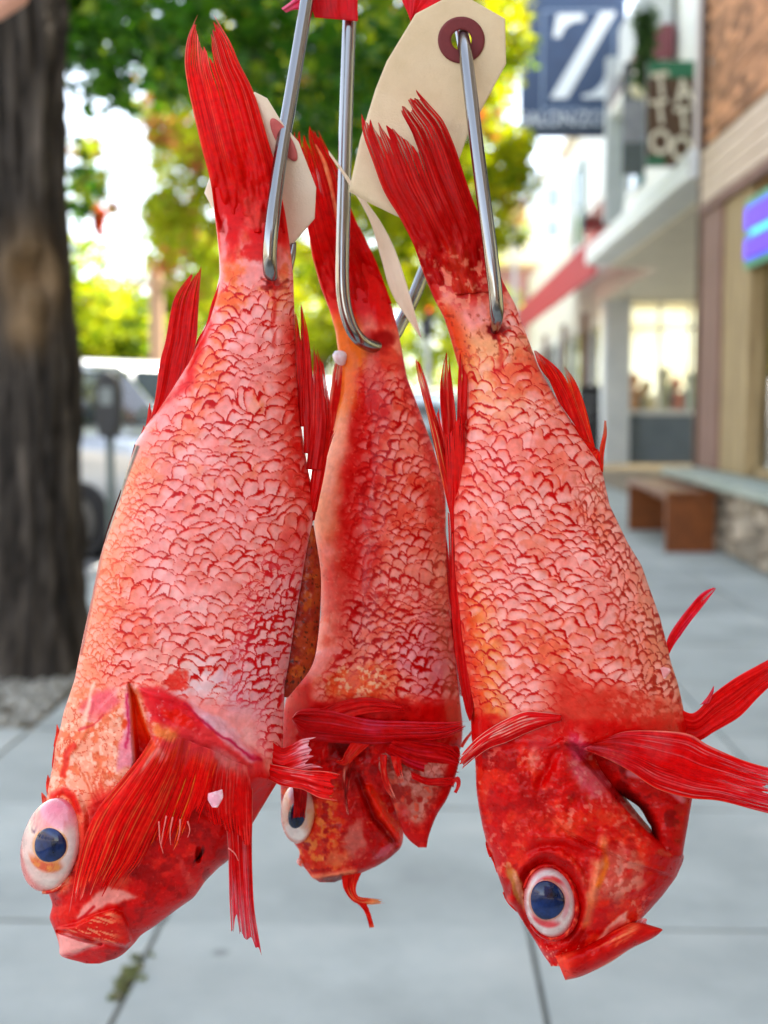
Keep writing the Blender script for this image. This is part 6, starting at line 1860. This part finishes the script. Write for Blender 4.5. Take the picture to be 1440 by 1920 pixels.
fin('anal_fin', [dict(L=[(842, 960), (824, 880), (806, 800), (793, 745), (784, 710), (778, 672)], R=[(856, 958), (842, 880), (828, 815), (812, 760), (800, 715), (784, 668)], d=D3 - .004, rays=4, seed=56, jag=.04, c=(196, 26, 20), streak=(240, 180, 120), streak_s=.9),
                 dict(L=[(836, 880), (826, 835), (816, 800), (808, 780)], R=[(848, 880), (838, 835), (828, 800), (822, 764)], d=D3 - .0045, rays=3, seed=57, jag=.1, c=(176, 8, 12)),
                 dict(L=[(846, 900), (832, 820), (825, 740), (830, 690), (838, 655)], R=[(864, 900), (857, 820), (852, 750), (846, 700), (840, 655)], len=[(0, 1), (.5, 1), (.7, .85), (1, 1)], d=D3 - .005, rays=5, seed=58, jag=.04, c=(178, 6, 12), streak=(236, 140, 110)),
                 dict(L=[(852, 880), (856, 800), (858, 720), (862, 646)], R=[(862, 880), (864, 800), (866, 720), (863, 646)], d=D3 - .0055, rays=2, seed=59, jag=.02, c=(176, 8, 14)),
                 dict(L=[(856, 860), (864, 780), (867, 700), (868, 634)], R=[(872, 850), (876, 760), (876, 700), (869, 634)], d=D3 - .006, rays=3, seed=60, jag=.02, c=(186, 10, 14), streak=(230, 80, 60)),
                 dict(L=[(846, 1000), (840, 930), (836, 860), (832, 805)], R=[(866, 990), (870, 900), (872, 830), (868, 770)], len=[(0, 1), (.3, .93), (.6, .98), (1, 1)], d=(D3 - .006, D3 - .010, D3 - .005, D3 - .009), rays=8, seed=61, jag=.04, c=(196, 10, 14), streak=(226, 60, 50)),
                 dict(L=[(880, 1352), (870, 1320), (856, 1240), (846, 1130), (842, 1040), (840, 960)], R=[(882, 1352), (888, 1320), (880, 1240), (868, 1130), (862, 1040), (866, 960)], d=(D3 - .004, D3 - .009, D3 - .004, D3 - .010), rays=5, seed=62, jag=.01, c=(176, 8, 16), dark=(90, 2, 8), streak=(220, 70, 70))], f3, M_fin)
fin('pectoral_fin', [dict(L=[(1130, 1388), (1170, 1372), (1230, 1370), (1290, 1376), (1330, 1398), (1390, 1424), (1445, 1440), (1510, 1452)], R=[(1092, 1404), (1140, 1424), (1185, 1448), (1230, 1478), (1290, 1496), (1350, 1502), (1420, 1520), (1500, 1540)],
                          len=[(0, 1), (.3, .98), (.5, .90), (.6, .97), (.8, .99), (1, .97)], d=(D3 - .028, D3 - .027, D3 - .012, D3 - .016), skin=paint3, skin_at=.2, rays=15, seed=63, jag=.12, rib=.0012, fold=.003, bulge=.002,
                          c=(214, 16, 22), dark=(130, 6, 20), streak=(244, 140, 140), streak_s=.75, fine=(230, 50, 60), tip=(232, 90, 120), tip_at=(.5, 1.1), tip_s=.5, base=(222, 100, 112), base_at=.30, base_s=.9, edge=(240, 150, 120), spots=[(1235, 1398, 40, (232, 130, 130), .35)])], f3, M_fin)
fin('pectoral_fin', [dict(L=[(1052, 1340), (1020, 1336), (985, 1334), (950, 1348), (915, 1368), (885, 1392), (858, 1424)], R=[(1052, 1352), (1020, 1362), (985, 1376), (950, 1392), (920, 1402), (895, 1418), (864, 1444)], d=(D3 - .028, D3 - .027, D3 - .018, D3 - .018), rays=10, seed=64, jag=.05, rib=.0009, fold=.003, bulge=.002,
                          c=(206, 14, 26), dark=(150, 8, 20), streak=(248, 190, 170), streak_s=.9, edge=(250, 210, 190), tip=(206, 60, 50), tip_at=(.8, 1))], f3, M_fin)
fin('pelvic_fin', [dict(L=[(1262, 1318), (1290, 1336), (1308, 1332), (1336, 1302), (1380, 1270), (1445, 1234), (1500, 1200)], R=[(1270, 1388), (1308, 1390), (1340, 1372), (1384, 1346), (1420, 1310), (1460, 1272), (1500, 1236)], d=(D3 - .004, D3 - .004, D3 - .006, D3 - .006), rays=8, seed=65, jag=.02, rib=.0007, fold=.004, wob=4,
                        c=(204, 12, 16), dark=(160, 6, 12), streak=(232, 80, 80), edge=(240, 130, 130)),
                   dict(L=[(1312, 1322), (1318, 1316), (1326, 1306), (1337, 1288)], R=[(1330, 1318), (1334, 1308), (1338, 1298), (1339, 1286)], d=D3 - .006, rays=1, seed=66, jag=0, c=(214, 90, 110))], f3, M_fin)
fin('pelvic_fin', [dict(L=[(1246, 1218), (1254, 1192), (1270, 1166), (1292, 1138), (1316, 1112), (1341, 1100)], R=[(1254, 1228), (1266, 1206), (1286, 1178), (1306, 1152), (1326, 1126), (1343, 1103)], d=(D3, D3, D3 + .012, D3 + .012), rays=4, seed=67, jag=.02, c=(210, 16, 44), dark=(170, 10, 40), streak=(232, 110, 130), edge=(236, 120, 140))], f3, M_fin)


def memb_paint(x, y, u):
    P = Paint(x, y, (172, 10, 10), seed=250)
    P.noise((196, 24, 16), 40, .45, .6, .8, 1)
    P.noise((120, 4, 6), 30, .52, .66, .8, 2)
    P.mix((60, 2, 4), .9 * ss(-.4, -.95, u) * ss(1470, 1490, y) * ss(1600, 1560, y))
    P.line([(1180, 1450), (1220, 1458), (1250, 1476), (1280, 1500)], 7, (222, 130, 140), .8, 5)
    return P.lin()


LA = resample([(1085, 1404), (1110, 1434), (1140, 1470), (1170, 1494), (1198, 1514), (1214, 1540), (1222, 1556), (1230, 1606)], 120)
LB = np.stack([np.interp(LA[:, 1], [1408, 1440, 1497, 1545, 1580, 1606], [1292, 1300, 1298, 1290, 1284, 1280]), LA[:, 1]], 1)
loft('gill_membrane', LA, LB, .008, D3 - .006, f3, M_skin, paint=memb_paint, disp=lambda x, y, u: .003 * (fbm(x / 50, y / 40, 4, 4) - .5), back=(12, .8))
mx_ = resample([(1060, 1838), (1092, 1830), (1142, 1806), (1183, 1779), (1224, 1759), (1243, 1744)], 90)
mt_ = resample([(1040, 1790), (1085, 1776), (1130, 1754), (1165, 1732), (1200, 1730), (1240, 1741)], 90)


def jaw_paint(x, y, u):
    P = Paint(x, y, (222, 70, 50), seed=255, warp=3)
    tj = fbm((x + y) / 60, (y + .52 * x) / 7.0, 256, 3)
    P.mix((240, 140, 110), .8 * ss(.46, .62, tj))
    P.mix((184, 8, 8), .8 * ss(.50, .38, tj))
    P.mix((196, 20, 16), .9 * ss(1180, 1215, x))
    P.mix((236, 80, 60), .8 * ss(1090, 1060, x))
    return P.lin()


loft('lower_jaw', mt_, mx_, .010 * np.interp(np.linspace(0, 1, 90), [0, .08, .6, .95, 1], [.4, 1, .8, .25, .05]), D3 - .006, f3, M_skin, paint=jaw_paint, disp=lambda x, y, u: .0012 * (fbm(x / 14, y / 14, 4, 4) - .5), back=(10, 1))
fin('lip_membrane', [dict(L=[(1188, 1740), (1194, 1728), (1202, 1722), (1211, 1722)], R=[(1212, 1742), (1212, 1736), (1212, 1730), (1213, 1723)], d=D3 - .004, rays=2, seed=68, jag=.02, c=(226, 176, 180), streak=(240, 210, 210), dark=(206, 140, 140))], f3, M_fin)
LA = resample([(1232, 1256), (1230, 1264), (1236, 1274)], 18); LB = resample([(1244, 1250), (1258, 1256), (1248, 1272)], 18)
loft('loose_scale', LA, LB, .0012, D3 - .012, f3, M_skin, paint=pale_paint((230, 150, 150)), back=(5, 1))
for sp_ in (dict(L=[(918, 1608), (913, 1594), (910, 1578)], R=[(930, 1602), (922, 1592), (912, 1578)], d=D3, rays=1, seed=1, jag=0, c=(196, 30, 30)),
                   dict(L=[(931, 1636), (926, 1620), (919, 1604)], R=[(944, 1630), (934, 1616), (921, 1603)], d=D3, rays=1, seed=1, jag=0, c=(216, 80, 60)),
                   dict(L=[(968, 1710), (952, 1693), (942, 1674)], R=[(976, 1698), (960, 1682), (944, 1672)], d=D3, rays=1, seed=1, jag=0, c=(206, 60, 40))):
    fin('spine', [sp_], f3, M_fin)


def eye3_paint(x, y):
    P = Paint(x, y, (200, 176, 172), warp=3, seed=260)
    P.noise((222, 206, 202), 12, .48, .62, .7, 1)
    P.noise((206, 160, 160), 8, .6, .7, .5, 2)
    q = np.hypot((x - 1030) / 40, (y - 1690) / 50)
    P.mix((206, 50, 54), .95 * ss(1.02, .9, q) * ss(1668, 1650, y))
    P.mix((206, 60, 66), .95 * ss(1.06, .92, q) * ss(1718, 1732, y + .3 * (1030 - x)))
    P.mix((214, 130, 140), .7 * ss(1.02, .9, q) * ss(1050, 1062, x))
    P.mix((190, 70, 70), .9 * ss(.84, 1., np.hypot((x - 1031) / 49, (y - 1692) / 68)))
    P.mix((176, 110, 90), .8 * ss(1.12, 1.04, np.hypot((x - 1026) / 32, (y - 1688) / 36.5)))
    return P.lin()


eye(1031, 1692, 48, 68, -10, D3 - .0172, .0052, eye3_paint, (1026, 1688, 32, 36.5, -10), f3, M_eye, M_pupil)

def rim3_paint(x, y, u):
    P = Paint(x, y, (198, 22, 16), seed=262)
    P.noise((232, 110, 84), 8, .52, .66, .8, 1)
    P.noise((150, 6, 8), 10, .55, .68, .8, 2)
    return P.lin()


rim(1031, 1692, 48, 68, -10, -150, 150, 8, D3 - .0168, 0, rim3_paint, f3)

# ------------------------------------------------------------------ hooks, tags and tape
m, nt, p = new_mat('polished_hook_steel')
p.inputs['Metallic'].default_value = 1.0; p.inputs['Base Color'].default_value = (.30, .30, .295, 1); p.inputs['Roughness'].default_value = .17
N = nt.nodes
tc = N.new('ShaderNodeTexCoord'); mp = N.new('ShaderNodeMapping'); mp.inputs['Scale'].default_value = (1, 1, .12)
nz = N.new('ShaderNodeTexNoise'); nz.inputs['Scale'].default_value = 700
mr = N.new('ShaderNodeMapRange'); mr.inputs['To Min'].default_value = .10; mr.inputs['To Max'].default_value = .26
nt.links.new(tc.outputs['Object'], mp.inputs[0]); nt.links.new(mp.outputs[0], nz.inputs['Vector']); nt.links.new(nz.outputs['Fac'], mr.inputs['Value']); nt.links.new(mr.outputs[0], p.inputs['Roughness'])
M_hook = m


def hook(label, pts, r, sm=90):
    q = resample(pts, sm)
    b = MB(); b.tube(U(q[:, 0], q[:, 1], q[:, 2]), np.interp(np.linspace(0, 1, sm), [0, .93, 1], [r, r, r * .45]), 20)
    t = thing('meat_hook', label, 'hook', 'steel hooks holding the fish')
    b.build('shank', M_hook, t, smooth=True)
    return t


hook('bent steel hook piercing the tail of the left fish', [(588, -80, .546), (574, 10, .542), (560, 95, .537), (544, 190, .530), (530, 270, .5225), (519, 345, .515), (510, 420, .509), (506, 470, .5085), (506, 500, .510), (509, 522, .514), (518, 530, .522), (532, 512, .531), (545, 480, .535), (550, 455, .537)], .0030)
hook('curved steel hook running down between the tags into the middle fish', [(660, -80, .558), (655, 40, .557), (650, 180, .556), (646, 320, .555), (643, 440, .554), (642, 520, .554), (646, 570, .555), (657, 610, .556), (672, 634, .558), (690, 646, .564), (712, 650, .573), (735, 634, .583), (752, 606, .588), (772, 566, .590), (790, 522, .592), (806, 480, .592), (815, 440, .592)], .0031, 130)
hook('straight steel hook passing through the large tag into the right fish', [(842, -80, .560), (848, -30, .556), (858, 20, .548), (867, 68, .5365), (874, 110, .528), (884, 190, .521), (896, 290, .515), (909, 390, .511), (922, 490, .5085), (928, 540, .5085), (931, 580, .510), (931, 606, .514), (926, 622, .522), (914, 620, .530)], .0030)

M_tag = pmat('manila_card', (222, 198, 158), (232, 210, 172), 60, .75, .15, bscale=1200, c3=(228, 204, 166))
M_tagp = pmat('pale_manila_card', (236, 216, 188), (244, 226, 202), 60, .75, .15, bscale=1200)
M_ring = pmat('maroon_ring', (104, 30, 34), (122, 40, 42), 120, .65)
M_ring2 = pmat('rose_ring', (190, 84, 80), (206, 100, 94), 120, .65)


def card(label, outline, hole, r_in, r_out, depth_fn, mat, ring_mat, rs=(1, 1, 0)):
    """tag with a punched hole: rings of points from the hole out to the outline, given real thickness"""
    t = thing('paper_tag', label, 'tag', 'paper tags on the hooks')
    O = np.array(outline, float); hx, hy = hole
    ang = [math.atan2(b - hy, a - hx) for a, b in outline]
    an = np.unique(np.concatenate([np.linspace(-np.pi, np.pi, 121)[:-1], ang]))
    pts = []
    for a in an:
        best = 1e9
        dx, dy = math.cos(a), math.sin(a)
        for i in range(len(O)):
            p0, p1 = O[i], O[(i + 1) % len(O)]
            e = p1 - p0
            den = dx * e[1] - dy * e[0]
            if abs(den) < 1e-9: continue
            tt_ = ((p0[0] - hx) * e[1] - (p0[1] - hy) * e[0]) / den
            uu_ = ((p0[0] - hx) * dy - (p0[1] - hy) * dx) / den
            if tt_ > 0 and -1e-6 <= uu_ <= 1 + 1e-6: best = min(best, tt_)
        pts.append((hx + dx * best, hy + dy * best))
    O2 = np.array(pts)
    sx, sy, rot = rs
    ca, sa = math.cos(rot), math.sin(rot)
    def ring(r):
        ex, ey = r * sx * np.cos(an), r * sy * np.sin(an)
        # keep the same direction for each ray: ellipse radius along the ray
        c, s_ = np.cos(an - rot), np.sin(an - rot)
        rad = r / np.sqrt((c / sx) ** 2 + (s_ / sy) ** 2)
        return np.stack([hx + rad * np.cos(an), hy + rad * np.sin(an)], 1)
    I = ring(r_in)
    k = np.linspace(0, 1, 22)[:, None, None]
    G = I[None] * (1 - k) + O2[None] * k
    d = depth_fn(G[..., 0], G[..., 1])
    P1 = U(G[..., 0], G[..., 1], d).reshape(-1, 3); P2 = U(G[..., 0], G[..., 1], d + .0006).reshape(-1, 3)
    nr, nc = G.shape[:2]
    m_ = nr * nc
    f1_ = grid_faces(nr, nc, True); f2_ = f1_[:, ::-1] + m_
    j = np.arange(nc); j2 = (j + 1) % nc; o = (nr - 1) * nc
    np_mesh('card', np.vstack([P1, P2]), [f1_, f2_, np.stack([j, j + m_, j2 + m_, j2], 1), np.stack([o + j, o + j2, o + j2 + m_, o + j + m_], 1)], mat, t, smooth=False)
    A_, B_ = ring(r_in * .98), ring(r_out)
    k = np.linspace(0, 1, 6)[:, None, None]
    G = A_[None] * (1 - k) + B_[None] * k
    d = depth_fn(G[..., 0], G[..., 1])
    P1 = U(G[..., 0], G[..., 1], d - .0005).reshape(-1, 3); P2 = U(G[..., 0], G[..., 1], d - .0001).reshape(-1, 3)
    nr, nc = G.shape[:2]; m_ = nr * nc
    f1_ = grid_faces(nr, nc, True); o = (nr - 1) * nc
    np_mesh('eyelet_ring', np.vstack([P1, P2]), [f1_, np.stack([j, j + m_, j2 + m_, j2], 1), np.stack([o + j, o + j2, o + j2 + m_, o + j + m_], 1)], ring_mat, t, smooth=False)
    return t


def dep_right(x, y):
    q = (y - 165) - (x - 705) * .512        # the card is folded along a crease; the lower half tips forward
    return .5345 + .00004 * (y - 75) - .00008 * np.clip(q, 0, 400) + .00000005 * (x - 800) ** 2


card('large manila tag with a dark maroon eyelet ring behind the right fish tail', [(832, -2), (882, -2), (947, 35), (949, 120), (900, 211), (877, 253), (850, 330), (800, 425), (747, 407), (695, 382), (654, 359), (675, 262), (704, 167), (725, 115), (779, 26)], (865, 75), 19.5, 44, dep_right, M_tag, M_ring)


def dep_left(x, y):
    return .5235 + (y - 258) * .00006 + (x - 530) * -.00001 + .0000003 * (x - 520) ** 2


card('narrow tilted manila tag with a rose eyelet ring beside the left fish tail', [(477, 172), (501, 184), (531, 233), (560, 266), (593, 352), (590, 410), (545, 463), (470, 425), (397, 388), (383, 362), (420, 250)], (532, 262), 10, 46, dep_left, M_tagp, M_ring2, rs=(.30, 1.0, -.52))

t = thing('paper_tag', 'curled manila tag seen edge on, hanging between the middle and right fish', 'tag', 'paper tags on the hooks')
A = resample([(616, 282), (640, 314), (663, 346), (690, 382), (716, 420), (741, 470), (766, 545), (790, 633)], 80)
B = resample([(617, 290), (640, 323), (658, 352), (678, 384), (697, 424), (716, 490), (736, 553), (789, 634)], 80)
k = np.linspace(0, 1, 9)[None, :, None]
G = A[:, None] * (1 - k) + B[:, None] * k
tv = np.linspace(0, 1, 80)[:, None]
d = .5475 + .012 * tv + .010 * (k[..., 0] - .5) * np.clip(tv, .0, 1) + .004 * np.sin(np.pi * k[..., 0]) * tv
P1 = U(G[..., 0], G[..., 1], d).reshape(-1, 3); P2 = U(G[..., 0] + .3, G[..., 1], d + .0006).reshape(-1, 3)
m_ = len(P1); f1_ = grid_faces(80, 9)
bd = np.concatenate([np.arange(9), np.arange(1, 80) * 9 + 8, 79 * 9 + np.arange(7, -1, -1), np.arange(78, 0, -1) * 9]); b2 = np.roll(bd, -1)
np_mesh('card', np.vstack([P1, P2]), [f1_, f1_[:, ::-1] + m_, np.stack([bd, bd + m_, b2 + m_, b2], 1)], M_tagp, t, smooth=False)

M_tape = colmat('red_ribbon', rough=.55, spec=.3, transl=.25, bscale=900)


def ribbon(label, L, Rr, d, seed, c, streak, tip=None, tip_at=(.5, 1)):
    t = thing('red_ribbon', label, 'ribbon', 'red ribbons at the top of the hooks')
    fin('strip', [dict(L=L, R=Rr, d=d, rays=5, seed=seed, jag=.0, wob=2, rib=.0004, fold=.005, c=c, dark=(160, 4, 30), streak=streak, streak_s=.3, fine=(230, 20, 50), tip=tip or c, tip_at=tip_at)], t, M_tape, thick=.0005)


ribbon('red ribbon tied round the middle hook', [(575, -70), (578, -30), (584, 12), (590, 33)], [(672, -70), (672, -30), (671, 10), (671, 40)], .5505, 71, (212, 6, 40), (240, 60, 90))
ribbon('pink end of red ribbon sticking out left of the left hook', [(584, -60), (566, -20), (548, 0), (528, 16)], [(590, 20), (574, 24), (556, 18), (536, 24)], .548, 72, (214, 30, 70), (244, 150, 180), (240, 150, 180), (.3, .8))
ribbon('red ribbon tucked behind the top corner of the large tag', [(742, -70), (746, -40), (752, -5), (764, 24), (769, 40)], [(860, -70), (850, -30), (836, 0), (800, 22), (771, 42)], .545, 73, (214, 10, 46), (240, 60, 96))
